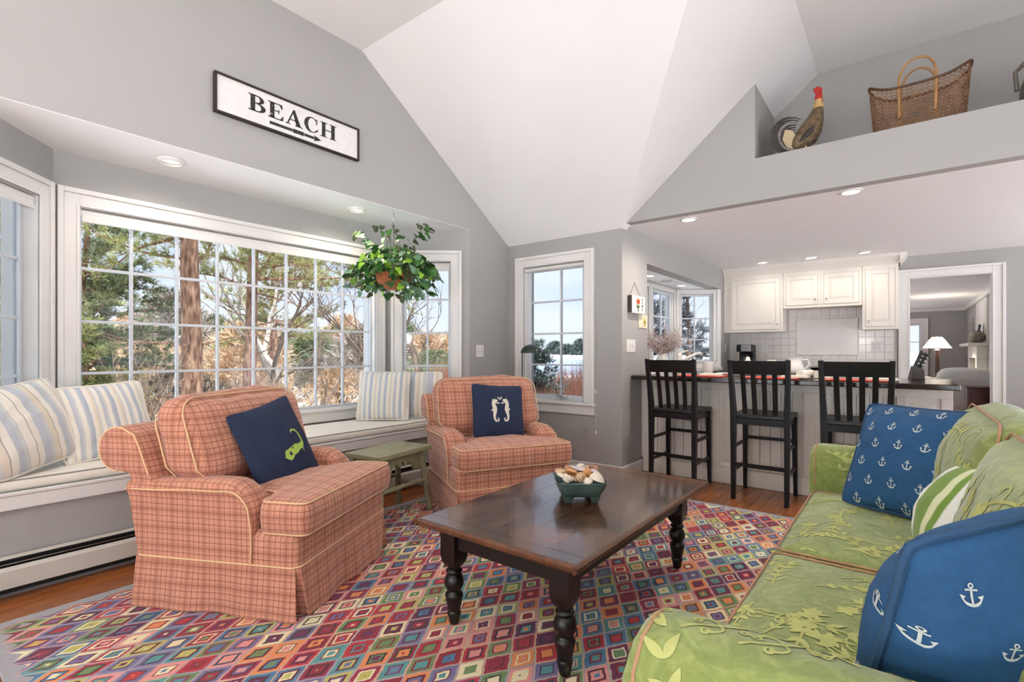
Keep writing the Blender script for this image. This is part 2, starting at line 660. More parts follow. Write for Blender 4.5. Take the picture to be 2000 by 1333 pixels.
struct('ceiling_flat', MB().box(XL, XR, YN, YS, ZF, ZF + 0.12), M_ceil)
struct('ceiling_flat_loft', MB().box(XV, XR, YS, YNB, ZF, ZF + 0.12), M_ceil)

# unseen walls, with big open windows added to fill the room with daylight
RW = [(-3.4, -1.95, 0.05, 2.25), (-1.8, -0.35, 0.05, 2.25), (0.5, 1.9, 0.05, 2.1), (2.15, 3.55, 0.05, 2.1), (3.8, 5.2, 0.05, 2.1), (5.45, 6.7, 0.05, 2.1)]
NW = [(0.2, 2.1, 0.06, 2.1), (2.25, 4.2, 0.06, 2.1), (4.35, 6.25, 0.06, 2.1)]
wall_obj('wall_right', panel(MB(), (XR, YK), R(-90), YK - YN, 0, ZF + 0.1, [(YK - 4.38 + a - 0.0, YK - 4.38 + b, c, d) for a, b, c, d in RW]))
wall_obj('wall_near', panel(MB(), (XR, YN), R(180), XR - XL, 0, ZF, NW))
for a, b, c, d in RW:
    portal(XR + 0.02, 4.38 - (a + b) / 2, (c + d) / 2, b - a, d - c, (-1, 0, 0))
for a, b, c, d in NW:
    portal(XR - (a + b) / 2, YN - 0.02, (c + d) / 2, b - a, d - c, (0, 1, 0))

struct('sun_block_eave', MB().box(XR + WT, XR + 1.35, YN - 1.0, YK, ZF + 0.02, ZF + 0.14), M_trim)  # unseen eave, added to keep direct sun out of the right-hand openings

# ------------------------------------------------------------------ windows
WCOUNT = [0]
def window(p0, ang, s0, s1, z0, z1, vlines, hlines, cw=0.11, sash=0.03, depth=0.14, setback=0.055, sill=True, glass=None, trim_in=0.022, no_right=False):
    """vlines / hlines: centre lines of the glazing bars; origin p0, x along the wall, y outward"""
    WCOUNT[0] += 1
    root = struct_root('window_%d' % WCOUNT[0], (p0[0], p0[1], 0), ang)
    c = MB()
    for i, (a, b, t) in enumerate(((0.0, cw * 0.72, trim_in), (cw * 0.72, cw, trim_in + 0.014), (0.0, 0.018, trim_in + 0.006))):
        c.box(s0 - b, s0 - a, -t, 0, z0 - 0.0, z1 + b)
        c.box(s1 + a, s1 + b, -t, 0, z0 - 0.0, z1 + b)
        c.box(s0 - a, s1 + a, -t, 0, z1 + a, z1 + b)
    c.build('casing', M_trim, root, bevel=0.003)
    j = MB()
    j.box(s0 - 0.012, s0 + 0.003, -0.012, depth + 0.03, z0 + 0.003, z1 - 0.003); j.box(s1 - 0.003, s1 + 0.012, -0.012, depth + 0.03, z0 + 0.003, z1 - 0.003)
    j.box(s0 - 0.012, s1 + 0.012, -0.012, depth + 0.03, z1 - 0.003, z1 + 0.012); j.box(s0 - 0.012, s1 + 0.012, 0.0, depth + 0.03, z0 - 0.02, z0 + 0.003)
    j.build('jamb', M_trim, root)
    if sill:
        MB().box(s0 - cw - 0.012, s1 + cw + 0.012, -0.05, 0.02, z0 - 0.03, z0 - 0.001).build('sill', M_trim, root, bevel=0.006)
        MB().box(s0 - cw, s1 + cw, -0.024, 0, z0 - 0.12, z0 - 0.031).build('apron', M_trim, root, bevel=0.003)
    f = MB()
    y0, y1 = setback - 0.016, setback + 0.022
    f.box(s0 + 0.0032, s0 + sash, y0, y1, z0 + 0.0032, z1 - 0.0032); f.box(s1 - sash, s1 - 0.0032, y0, y1, z0 + 0.0032, z1 - 0.0032)
    f.box(s0 + sash, s1 - sash, y0, y1, z0 + 0.0032, z0 + sash); f.box(s0 + sash, s1 - sash, y0, y1, z1 - sash, z1 - 0.0032)
    f.build('sash', M_vinyl, root, bevel=0.003)
    for v in vlines:
        MB().box(v - 0.009, v + 0.009, y0 + 0.006, y1 - 0.004, z0 + sash, z1 - sash).build('muntin', M_vinyl, root, bevel=0.002)
    for hl in hlines:
        MB().box(s0 + sash, s1 - sash, y0 + 0.0065, y1 - 0.0045, hl - 0.009, hl + 0.009).build('muntin', M_vinyl, root, bevel=0.002)
    xs = [s0 + sash] + list(vlines) + [s1 - sash]
    zs = [z0 + sash] + list(hlines) + [z1 - sash]
    for a in range(len(xs) - 1):
        for b in range(len(zs) - 1):
            MB().box(xs[a], xs[a + 1], setback, setback + 0.005, zs[b], zs[b + 1]).build('pane', glass or M_glass, root)
    M = Matrix.Translation((p0[0], p0[1], 0)) @ Matrix.Rotation(ang, 4, 'Z')
    ctr = M @ Vector(((s0 + s1) / 2, depth + 0.03, (z0 + z1) / 2))
    n = M.to_3x3() @ Vector((0, -1, 0))
    portal(ctr.x, ctr.y, ctr.z, s1 - s0, z1 - z0, n)
    return root

HL = [1.065, 1.40, 1.742]
window(BAYC, ANG_C, 0.122, 2.362, 0.70, 2.12, [v - 0.688 for v in (1.095, 1.368, 1.641, 1.914, 2.187, 2.460, 2.733)], HL, sash=0.02)
window(BAYR, ANG_R, 0.15, 0.64, 0.70, 2.12, [0.395], HL, sash=0.03)
window(BAYL, ANG_L, LB - 0.64, LB - 0.15, 0.70, 2.12, [LB - 0.395], HL, sash=0.03, setback=0.075)
window((XL, YB), 0, 0.225, 0.975, 0.70, 2.12, [0.655], [1.07, 1.40, 1.74], sash=0.055, setback=0.06)
window((-2.637, 5.327), R(90), 0.10, 0.93, 1.06, 2.06, [0.52], [1.39, 1.70], cw=0.05, sash=0.035, depth=0.09, setback=0.04, sill=False)
window((-2.637, 5.327), R(90), 1.03, 1.84, 1.06, 2.06, [1.20, 1.49], [1.39, 1.70], cw=0.05, sash=0.035, depth=0.09, setback=0.04, sill=False)
window(KB_R, ANG_KR, 0.07, 0.54, 1.06, 2.06, [0.285], [1.39, 1.70], cw=0.06, sash=0.035, depth=0.09, setback=0.04, sill=False)
window(KB_L, ANG_KL, 0.11, 0.58, 1.06, 2.06, [0.345], [1.39, 1.70], cw=0.06, sash=0.035, depth=0.09, setback=0.04, sill=False)

# window crank on the sash beside the reading lamp
ck = thing('window_crank', 'white folding crank handle on the sill of the narrow window', 'handle', (-2.79, YB + 0.03, 0.735))
MB().box(-0.06, 0.06, -0.02, 0.02, 0, 0.02).build('crank_base', M_vinyl, ck, bevel=0.005)
MB().tube([(0.04, -0.02, 0.015), (0.0, -0.035, 0.03), (-0.06, -0.035, 0.025)], 0.007, 8).build('crank_arm', M_chrome, ck)

cdt = thing('shade_cord', 'thin white shade cord with a bead hanging beside the narrow window', 'cord', (-2.372, YB, 0.0))
MB().tube([(0, -0.012, 0.80), (0.002, -0.014, 0.62), (0.0, -0.012, 0.44)], 0.0018, 5).build('cord', M_trim, cdt)
MB().lathe([(0.003, 0.44), (0.009, 0.425), (0.009, 0.405), (0.003, 0.395)], 10, Matrix.Translation((0, -0.012, 0))).build('bead', M_trim, cdt)
MB().box(-0.01, 0.01, -0.02, -0.0005, 0.80, 0.83).build('cleat', M_trim, cdt, bevel=0.002)

# roller shades, rolled up under the window heads
def shade(p0, ang, s0, s1, z1, drop, label):
    t = thing('roller_shade', label, 'shade', (p0[0], p0[1], 0), (0, 0, ang), 'rolled-up white shades')
    MB().tube([(s0 + 0.012, 0.02, z1 - 0.028), (s1 - 0.012, 0.02, z1 - 0.028)], 0.022, 12).build('roll', M_trim, t)
    MB().box(s0 + 0.015, s1 - 0.015, 0.001, 0.0022, z1 - drop, z1 - 0.028).build('fabric', M_trim, t)
    MB().box(s0 + 0.015, s1 - 0.015, -0.005, 0.008, z1 - drop - 0.014, z1 - drop).build('hem_bar', M_trim, t, bevel=0.002)
    for s in (s0 + 0.001, s1 - 0.011):
        MB().box(s, s + 0.01, -0.004, 0.036, z1 - 0.056, z1 - 0.002).build('bracket', M_vinyl, t)
shade(BAYC, ANG_C, 0.122, 2.362, 2.12, 0.075, 'white rolled-up shade across the top of the wide picture window')
shade(BAYR, ANG_R, 0.15, 0.64, 2.12, 0.08, 'white rolled-up shade behind the hanging plant')
shade(BAYL, ANG_L, LB - 0.64, LB - 0.15, 2.12, 0.07, 'white rolled-up shade of the window at the picture\'s left edge')
shade((XL, YB), 0, 0.225, 0.975, 2.12, 0.03, 'white rolled-up shade above the reading lamp')

# doorway casing
t1 = struct_root('door_1', (0, YK, 0))
c = MB()
for a, b, t in ((0.0, 0.085, 0.022), (0.085, 0.115, 0.036), (0.0, 0.018, 0.028)):
    c.box(0.066 - b, 0.066 - a, -t, 0, 0, 2.134 + b); c.box(0.822 + a, 0.822 + b, -t, 0, 0, 2.134 + b)
    c.box(0.066 - a, 0.822 + a, -t, 0, 2.134 + a, 2.134 + b)
c.build('casing', M_trim, t1, bevel=0.003)
j = MB()
j.box(0.054, 0.069, -0.012, 0.165, 0, 2.131); j.box(0.819, 0.834, -0.012, 0.165, 0, 2.131); j.box(0.054, 0.834, -0.012, 0.165, 2.131, 2.146)
j.build('jamb', M_trim, t1)

# baseboards
struct('baseboard_back', MB().box(XL, X2, YB - 0.018, YB, 0, 0.115), M_trim, bevel=0.004)
struct('baseboard_left', MB().box(XL, XL + 0.018, 3.76, YB - 0.018, 0, 0.115), M_trim, bevel=0.004)
struct('baseboard_kitchen', MB().box(X2, X2 + 0.018, YB - 0.018, 4.82, 0, 0.115), M_trim, bevel=0.004)
# ------------------------------------------------------------------ soft-goods helpers
def cushion_outline(poly, z0, z1, r, crown, step=0.06, wob=0.0, seed=0):
    """boxed cushion from a plan outline (ccw); returns MB with rounded edges and a slightly domed top"""
    poly = densify(poly, step)
    cx = sum(p[0] for p in poly) / len(poly); cy = sum(p[1] for p in poly) / len(poly)
    loops = []
    for d, z in ((r * 1.0, z0), (r * 0.35, z0 + r * 0.3), (0.0, z0 + r), (-0.004, (z0 + z1) / 2), (0.0, z1 - r), (r * 0.3, z1 - r * 0.3), (r, z1)):
        q = inset(poly, d)
        loops.append([(x, y, z + wob * fbm((x + seed, y, z), 7.0)) for x, y in q])
    mb = MB()
    mb.loft(loops, True, False)
    last = loops[-1]
    n = len(last)
    base = len(mb.v) - n
    for k, s in enumerate((0.95, 0.88, 0.75, 0.6, 0.42, 0.22)):
        ring = [(cx + (x - cx) * s, cy + (y - cy) * s, z1 + crown * (1 - s ** 3) + wob * fbm((x * s + seed, y * s, 3), 6.0)) for (x, y, z) in last]
        o = len(mb.v)
        mb.v += ring
        for i in range(n):
            j = (i + 1) % n
            mb.f.append((base + i, base + j, o + j, o + i))
        base = o
    mb.v.append((cx, cy, z1 + crown))
    c = len(mb.v) - 1
    for i in range(n):
        mb.f.append((base + i, base + (i + 1) % n, c))
    return mb

def puff(w, d, h, r, crown=(0, 0, 0), n=10, wob=0.0, wsc=6.0, seed=0):
    """soft box centred at the origin; crown = extra bulge along x, y, z"""
    key = {}
    mb = MB()
    H = (w / 2, d / 2, h / 2)
    def vert(a, b, c):
        q = (round(a, 5), round(b, 5), round(c, 5))
        if q in key:
            return key[q]
        p = [a * H[0], b * H[1], c * H[2]]
        core = [max(-(H[i] - r), min(H[i] - r, p[i])) for i in range(3)]
        dv = Vector([p[i] - core[i] for i in range(3)])
        if dv.length > 1e-9:
            m = max(abs(x) for x in dv)
            dv = dv.normalized() * m
        out = Vector(core) + dv
        out.x += (1 if a > 0 else -1) * abs(a) ** 3 * crown[0] * (1 - b * b) * (1 - c * c)
        out.y += (1 if b > 0 else -1) * abs(b) ** 3 * crown[1] * (1 - a * a) * (1 - c * c)
        out.z += (1 if c > 0 else -1) * abs(c) ** 3 * crown[2] * (1 - a * a) * (1 - b * b)
        if wob:
            nv = out.normalized()
            out += nv * wob * (fbm((out.x + seed, out.y, out.z), wsc) + 0.5 * fbm((out.x, out.y + seed, out.z), wsc * 2.3))
        key[q] = len(mb.v)
        mb.v.append(tuple(out))
        return key[q]
    for ax in range(3):
        for s in (-1, 1):
            for i in range(n):
                for j in range(n):
                    cs = []
                    for (u, v) in ((i, j), (i + 1, j), (i + 1, j + 1), (i, j + 1)):
                        # denser samples towards the edges
                        e = []
                        for t in (u, v):
                            t = -1 + 2 * t / n
                            e.append(math.copysign(abs(t) ** 0.7, t))
                        p = [0, 0, 0]
                        p[ax] = s
                        p[(ax + 1) % 3] = e[0]
                        p[(ax + 2) % 3] = e[1]
                        cs.append(vert(*p))
                    mb.f.append(tuple(cs if s > 0 else cs[::-1]))
    return mb

def edge_loop(w, d, h, r, axis, off, n=6, crown=0.0):
    """rounded-rectangle seam path on a soft box, in the plane axis = off"""
    if axis == 'z':
        return [(x, y, off) for x, y in rrect(w, d, r, n)]
    if axis == 'x':
        return [(off, x, y) for x, y in rrect(d, h, r, n)]
    return [(x, off, y) for x, y in rrect(w, h, r, n)]

class Soft:
    """surface that flat motifs can be laid on"""
    def __init__(self, mb):
        self.bvh = BVHTree.FromPolygons([Vector(p) for p in mb.v], mb.f)
    def drop(self, p, d):
        hit, nrm, idx, dist = self.bvh.ray_cast(Vector(p), Vector(d).normalized())
        return hit, nrm
def lay(surf, motif, org, ax, ay, d, lift=0.0015, scale=1.0, rot=0.0):
    """project a motif (list of (verts, faces) in 2-D) along d onto surf; returns MB or None"""
    org = Vector(org); ax = Vector(ax); ay = Vector(ay); d = Vector(d)
    ct, st = math.cos(rot), math.sin(rot)
    mb = MB()
    for vs, fs in motif:
        out = []
        ok = True
        for (x, y) in vs:
            X, Y = (x * ct - y * st) * scale, (x * st + y * ct) * scale
            p = org + ax * X + ay * Y
            h, nn = surf.drop(p, d)
            if h is None:
                ok = False
                break
            if nn.dot(d) > 0:
                nn = -nn
            if nn.dot(d) > -0.15:
                ok = False
                break
            out.append(h + nn * lift)
        if ok:
            big = max((p - out[0]).length for p in out)
            flat = max(math.hypot(x - vs[0][0], y - vs[0][1]) for x, y in vs) * scale
            if big < flat * 2.2 + 0.006:
                mb.add(out, fs)
    return mb if mb.f else None

def strip(path, ws):
    """2-D ribbon along a path with half-widths ws"""
    vs = []
    if not isinstance(ws, (list, tuple)):
        ws = [ws] * len(path)
    if len(path) <= 3:                      # short straight pieces: more steps, so they can follow a curved surface
        q, w2 = [], []
        for i in range(len(path) - 1):
            for k in range(4):
                t_ = k / 4
                q.append((path[i][0] + (path[i + 1][0] - path[i][0]) * t_, path[i][1] + (path[i + 1][1] - path[i][1]) * t_))
                w2.append(ws[i] + (ws[i + 1] - ws[i]) * t_)
        path, ws = q + [path[-1]], w2 + [ws[-1]]
    m = len(path)
    for i, p in enumerate(path):
        a = Vector(path[max(i - 1, 0)]); b = Vector(path[min(i + 1, m - 1)])
        t = (b - a).normalized()
        nx = Vector((-t.y, t.x)) * (ws[i] if isinstance(ws, (list, tuple)) else ws)
        vs += [(p[0] + nx.x, p[1] + nx.y), (p[0] - nx.x, p[1] - nx.y)]
    fs = [(2 * i, 2 * i + 1, 2 * i + 3, 2 * i + 2) for i in range(m - 1)]
    return (vs, fs)
def arc(cx, cy, r, a0, a1, n=10, ry=None):
    return [(cx + r * math.cos(R(a0 + (a1 - a0) * k / n)), cy + (ry or r) * math.sin(R(a0 + (a1 - a0) * k / n))) for k in range(n + 1)]
def leaf2d(x, y, ang, L, W, n=6):
    pts = [(x + math.cos(ang) * L * k / n, y + math.sin(ang) * L * k / n) for k in range(n + 1)]
    return strip(pts, [max(0.02 * W, W * math.sin(math.pi * (k / n) ** 0.8)) for k in range(n + 1)])

ANCHOR = [strip(arc(0, 0.40, 0.085, 0, 360, 12), 0.03), strip([(0, 0.31), (0, 0.0), (0, -0.42)], 0.042), strip([(-0.24, 0.22), (0.24, 0.22)], 0.04),
          strip(arc(0, -0.06, 0.36, 195, 345, 10), [0.02, 0.035, 0.05, 0.06, 0.062, 0.065, 0.062, 0.06, 0.05, 0.035, 0.02]),
          ([(-0.46, 0.02), (-0.22, -0.06), (-0.36, -0.22)], [(0, 1, 2)]), ([(0.46, 0.02), (0.36, -0.22), (0.22, -0.06)], [(0, 1, 2)])]
CAPE = [strip([(-0.42, -0.42), (-0.34, -0.30), (-0.18, -0.22), (0.0, -0.17), (0.16, -0.14), (0.28, -0.12), (0.36, -0.06), (0.38, 0.06), (0.35, 0.2), (0.29, 0.33), (0.20, 0.43), (0.08, 0.46), (0.0, 0.42), (0.0, 0.36)],
              [0.13, 0.20, 0.15, 0.16, 0.10, 0.11, 0.075, 0.035, 0.045, 0.03, 0.035, 0.03, 0.03, 0.015]), strip([(0.30, -0.16), (0.34, -0.32)], [0.03, 0.012])]
SEAH = []
for s in (-1, 1):
    SEAH.append(strip([(s * 0.10, 0.42), (s * 0.20, 0.43), (s * 0.29, 0.37), (s * 0.30, 0.26), (s * 0.27, 0.15), (s * 0.25, 0.04), (s * 0.27, -0.08), (s * 0.30, -0.2), (s * 0.30, -0.32), (s * 0.24, -0.42), (s * 0.15, -0.42), (s * 0.12, -0.34), (s * 0.18, -0.30)],
                      [0.025, 0.06, 0.07, 0.075, 0.085, 0.085, 0.07, 0.055, 0.045, 0.04, 0.035, 0.03, 0.018]))
    SEAH.append(strip([(s * 0.26, 0.38), (s * 0.14, 0.32), (s * 0.03, 0.30)], [0.045, 0.03, 0.022]))
    SEAH.append(strip([(s * 0.28, 0.44), (s * 0.31, 0.50)], [0.035, 0.01]))
    SEAH.append(strip([(s * 0.33, 0.02), (s * 0.40, 0.06)], [0.05, 0.02]))
SEAH.append(strip([(-0.09, 0.56), (0, 0.47), (0.09, 0.56)], 0.025))

# ------------------------------------------------------------------ fabrics
def fabric_plaid():
    t = NT('salmon plaid cotton')
    uv = t.coord('UV')
    sep = t.new('ShaderNodeSeparateXYZ')
    nz = t.noise(uv, 3.0, 2)
    wob = t.new('ShaderNodeVectorMath'); wob.operation = 'MULTIPLY_ADD'
    t.link(nz.outputs['Color'], wob.inputs[0]); wob.inputs[1].default_value = (0.012, 0.012, 0); t.link(uv, wob.inputs[2])
    t.link(wob.outputs[0], sep.inputs[0])
    def lines(c, p, a, b):
        f = t.math('FRACT', t.math('MULTIPLY', c, 1.0 / p))
        d = t.math('ABSOLUTE', t.math('SUBTRACT', f, 0.5))
        return t.math('MULTIPLY', t.math('LESS_THAN', d, a), b)
    base = rgb(208, 147, 120)
    dark = rgb(134, 72, 52)
    lite = rgb(238, 192, 164)
    c = base
    c = t.mix(lines(sep.outputs[0], 0.084, 0.17, 0.24), c, dark)
    c = t.mix(lines(sep.outputs[1], 0.084, 0.17, 0.24), c, dark)
    c = t.mix(lines(sep.outputs[0], 0.028, 0.11, 0.50), c, dark)
    c = t.mix(lines(sep.outputs[1], 0.028, 0.11, 0.56), c, dark)
    n2 = t.noise(t.coord(), 320.0, 2)
    c = t.mix(0.12, c, n2.outputs['Fac'], 'OVERLAY')
    t.link(c, t.b.inputs['Base Color'])
    t.b.inputs['Roughness'].default_value = 0.9
    t.b.inputs['Sheen Weight'].default_value = 0.25
    n3 = t.noise(t.coord(), 8.0, 4)
    t.bump(n3.outputs['Fac'], 0.75, 0.025)
    return t.m
M_plaid = fabric_plaid()
M_pipe = plain('cream piping', rgb(228, 190, 148), 0.85)
M_navy = plain('navy cotton', rgb(27, 40, 70), 0.85, var=0.12, vscale=60, bump=0.3, bscale=300)
M_lime = plain('lime embroidery', rgb(176, 204, 92), 0.8, bump=0.4, bscale=400)
M_ecru = plain('ecru embroidery', rgb(224, 216, 196), 0.8, bump=0.4, bscale=400)
M_blue = plain('blue cotton', rgb(36, 84, 128), 0.85, var=0.08, vscale=50, bump=0.3, bscale=300)
M_bluepipe = plain('blue piping', rgb(40, 76, 112), 0.85)
M_anchor = plain('silver grey thread', rgb(206, 212, 208), 0.75, bump=0.4, bscale=500)
M_cream = plain('cream canvas', rgb(236, 229, 216), 0.9, var=0.02, bump=0.15, bscale=400)
M_greypipe = plain('grey cord', rgb(150, 148, 142), 0.85)

def stripes(name, stops, period, axis=0, rough=0.9):
    t = NT(name)
    sep = t.new('ShaderNodeSeparateXYZ')
    co = t.coord()
    t.link(co, sep.inputs[0])
    nz = t.noise(co, 4.0, 2)
    f = t.math('FRACT', t.math('ADD', t.math('MULTIPLY', t.math('ADD', sep.outputs[axis], t.math('MULTIPLY', nz.outputs['Fac'], 0.012)), 1.0 / period), 0.37))
    x = t.new('ShaderNodeValToRGB')
    x.color_ramp.interpolation = 'LINEAR'
    el = x.color_ramp.elements
    pts = []
    for i, (p, c) in enumerate(stops):
        nxt = stops[i + 1][0] if i + 1 < len(stops) else 1.0
        pts += [(p + 0.006, c), (nxt - 0.006, c)]
    while len(el) < len(pts):
        el.new(0.5)
    for e, (p, c) in zip(el, pts):
        e.position = p
        e.color = c
    t.link(f, x.inputs['Fac'])
    n2 = t.noise(co, 350, 2)
    t.link(t.mix(0.08, x.outputs['Color'], n2.outputs['Fac'], 'OVERLAY'), t.b.inputs['Base Color'])
    t.b.inputs['Roughness'].default_value = rough
    t.b.inputs['Sheen Weight'].default_value = 0.2
    n3 = t.noise(co, 14.0, 3)
    t.bump(n3.outputs['Fac'], 0.35, 0.012)
    return t.m
_w, _c, _b, _k, _g = rgb(238, 232, 220), rgb(226, 214, 194), rgb(192, 197, 204), rgb(146, 144, 140), rgb(208, 209, 207)
M_strA = stripes('wide ticking stripe', [(0.0, _w), (0.16, _k), (0.175, _w), (0.30, _b), (0.46, _g), (0.54, _c), (0.66, _k), (0.675, _w), (0.80, _b), (0.92, _g)], 0.26)
M_strB = stripes('blue cream stripe', [(0.0, _w), (0.14, _b), (0.26, _g), (0.34, _w), (0.5, _b), (0.58, rgb(178, 186, 197)), (0.7, _w), (0.84, _c), (0.93, _g)], 0.135)
M_strC = stripes('pale blue stripe', [(0.0, _b), (0.3, _w), (0.42, _c), (0.55, rgb(200, 160, 130)), (0.57, _w), (0.75, _g)], 0.17)
M_strG = stripes('green blue white stripe', [(0.0, rgb(240, 240, 232)), (0.16, rgb(90, 130, 170)), (0.18, rgb(240, 240, 232)), (0.24, rgb(90, 130, 170)), (0.26, rgb(240, 240, 232)), (0.32, rgb(150, 175, 70)), (0.36, rgb(240, 240, 232)), (0.5, rgb(118, 150, 60)), (0.72, rgb(222, 224, 180)), (0.80, rgb(118, 150, 60)), (0.86, rgb(240, 240, 232))], 0.36, axis=0)

def basis(n, up):
    z = Vector(n).normalized()
    x = Vector(up).cross(z).normalized()
    y = z.cross(x)
    return Matrix((x, y, z)).transposed()

def pillow_mb(w, h, t, n=22, wob=0.006, seed=0, sag=0.05, squash=0.0):
    mb = MB()
    idx = {}
    for side in (1, -1):
        for i in range(n + 1):
            for j in range(n + 1):
                u = -1 + 2 * i / n
                v = -1 + 2 * j / n
                edge = i in (0, n) or j in (0, n)
                if edge and side == -1:
                    idx[(side, i, j)] = idx[(1, i, j)]
                    continue
                rd = 1 - 0.055 * (u * v) ** 6
                x = u * w / 2 * (1 - sag * (1 - v * v) * abs(u)) * rd
                y = v * h / 2 * (1 - sag * (1 - u * u) * abs(v)) * rd
                th = max(0.0, math.cos(math.pi / 2 * u) * math.cos(math.pi / 2 * v)) ** 0.55
                th *= 1 + 0.25 * squash * (-v)
                z = side * t / 2 * th
                k = wob * (fbm((x + seed * 3.1, y, side * 0.3), 9) + 0.5 * fbm((x, y + seed * 1.7, side), 22)) * (0.4 + th)
                y -= squash * 0.03 * (1 - u * u) * (1 if v > 0 else 0) * v
                idx[(side, i, j)] = len(mb.v)
                mb.v.append((x, y, z + side * k))
    for side in (1, -1):
        for i in range(n):
            for j in range(n):
                q = (idx[(side, i, j)], idx[(side, i + 1, j)], idx[(side, i + 1, j + 1)], idx[(side, i, j + 1)])
                mb.f.append(q if side == 1 else q[::-1])
    rim = [mb.v[idx[(1, i, 0)]] for i in range(n)] + [mb.v[idx[(1, n, j)]] for j in range(n)] + [mb.v[idx[(1, n - i, n)]] for i in range(n)] + [mb.v[idx[(1, 0, n - j)]] for j in range(n)]
    return mb, rim

def pillow(label, w, h, t, mat, loc, nrm, up=(0, 0, 1), pipe=None, pr=0.005, seed=0, group=None, name='throw_pillow', sag=0.05, squash=0.0, wob=0.006, roll=0.0):
    root = thing(name, label, 'pillow', loc, (0, 0, 0), group)
    Mx = basis(nrm, up) @ Matrix.Rotation(roll, 3, 'Z')
    root.rotation_euler = Mx.to_euler()
    mb, rim = pillow_mb(w, h, t, seed=seed, sag=sag, squash=squash, wob=wob)
    mb.build('cover', mat, root, fix=False, angle=80)
    if pipe:
        MB().tube(rim, pr, 6, closed=True).build('piping', pipe, root)
    return root, Soft(mb)

# ------------------------------------------------------------------ window seat, cushion, heater
ws = thing('window_bench', 'built-in white and grey bench filling the bay under the windows', 'bench', (XL, 0, 0))
MB().box(-0.03, 0.0, 0.16, 3.74, 0.0, 0.43).build('front_panel', M_wall, ws)
MB().box(-0.02, 0.028, 0.16, 3.735, 0.424, 0.494).build('apron', M_trim, ws, bevel=0.004)
MB().prism([(0.034, 0.165), (0.034, 3.73), (-0.03, 3.70), (-0.62, 3.19), (-0.62, 0.71), (-0.03, 0.21)], 0.4945, 0.512, 'z').build('seat_board', M_trim, ws, bevel=0.003)
sc = thing('seat_cushion', 'long cream canvas cushion covering the window seat', 'cushion', (XL, 0, 0.512))
poly = [(0.012, 0.26), (0.012, 3.66), (-0.60, 3.16), (-0.60, 0.74)]
cm = cushion_outline(poly, 0.001, 0.058, 0.016, 0.006, 0.08, wob=0.004)
cm.build('cover', M_cream, sc, fix=False, angle=60)
pp = densify(inset(poly, 0.006), 0.12)
MB().tube([(x, y, 0.055 + 0.003 * fbm((x, y, 0), 5)) for x, y in pp], 0.004, 6, closed=True).build('piping', M_greypipe, sc)
MB().tube([(x, y, 0.006) for x, y in pp], 0.004, 6, closed=True).build('piping', M_greypipe, sc)

M_heat = plain('heater enamel', rgb(206, 200, 190), 0.45, var=0.02)
ht = thing('baseboard_heater', 'long low cream baseboard heater under the window seat', 'heater', (XL, 0, 0))
MB().box(0.001, 0.012, 0.0, 3.70, 0.03, 0.20).build('back_plate', M_darkgap, ht)
MB().prism([(0.05, 0.05), (0.062, 0.056), (0.062, 0.140), (0.045, 0.156), (0.040, 0.152), (0.054, 0.138), (0.054, 0.06)], 0.0, 3.70, 'y').build('front_cover', M_heat, ht)
MB().prism([(0.012, 0.202), (0.034, 0.194), (0.034, 0.190), (0.012, 0.197)], 0.0, 3.70, 'y').build('top_lip', M_heat, ht)
MB().box(0.012, 0.048, 0.01, 3.69, 0.168, 0.173).build('damper', M_chrome, ht)
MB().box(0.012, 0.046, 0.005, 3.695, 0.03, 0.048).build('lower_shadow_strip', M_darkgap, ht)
for y in (0.5, 1.5, 2.5, 3.4):
    MB().box(0.012, 0.05, y, y + 0.012, 0.055, 0.15).build('bracket', M_darkgap, ht)
MB().tube([(0.03, 0.02, 0.10), (0.03, 3.68, 0.10)], 0.012, 8).build('pipe', plain('copper', rgb(150, 90, 60), 0.3, metal=1), ht)

# ------------------------------------------------------------------ BEACH sign
M_sign = plain('chalky white sign board', rgb(226, 224, 220), 0.8, var=0.05, vscale=18, bump=0.25, bscale=60)
M_signfr = plain('dark brown sign frame', rgb(44, 34, 28), 0.6, var=0.3, vscale=20)
def worn_black():
    t = NT('worn black lettering')
    n1 = t.noise(t.coord(), 60, 4, 0.7)
    t.link(t.ramp(n1.outputs['Fac'], [(0.60, rgb(42, 39, 37)), (0.72, rgb(190, 187, 182))]), t.b.inputs['Base Color'])
    t.b.inputs['Roughness'].default_value = 0.75
    return t.m
M_ink = worn_black()
sg = thing('wall_sign', 'long white wooden BEACH sign with an arrow, in a dark frame on the gable wall', 'sign', (XL, 1.347, 2.742), (0, 0, R(90)))
SW, SH = 1.06, 0.247
MB().box(0, SW, -0.024, -0.004, 0, SH).build('board', M_sign, sg)
fr = MB()
fr.box(-0.006, SW + 0.006, -0.036, -0.002, -0.006, 0.008); fr.box(-0.006, SW + 0.006, -0.036, -0.002, SH - 0.008, SH + 0.006)
fr.box(-0.006, 0.009, -0.036, -0.002, 0.008, SH - 0.008); fr.box(SW - 0.009, SW + 0.006, -0.036, -0.002, 0.008, SH - 0.008)
fr.build('frame', M_signfr, sg, bevel=0.002)
def bxp(x0, x1, z0, z1):
    return ([(x0, z0), (x1, z0), (x1, z1), (x0, z1)], [(0, 1, 2, 3)])
def ring(cx, cz, ro, rzo, ri, rzi, a0, a1, n=14, shift=0.0):
    vs = []
    for k in range(n + 1):
        a = R(a0 + (a1 - a0) * k / n)
        vs += [(cx + ro * math.cos(a), cz + rzo * math.sin(a)), (cx + shift + ri * math.cos(a), cz + rzi * math.sin(a))]
    return (vs, [(2 * i, 2 * i + 1, 2 * i + 3, 2 * i + 2) for i in range(n)])
def ser(x0, x1, z):
    return bxp(x0, x1, z, z + 0.07)
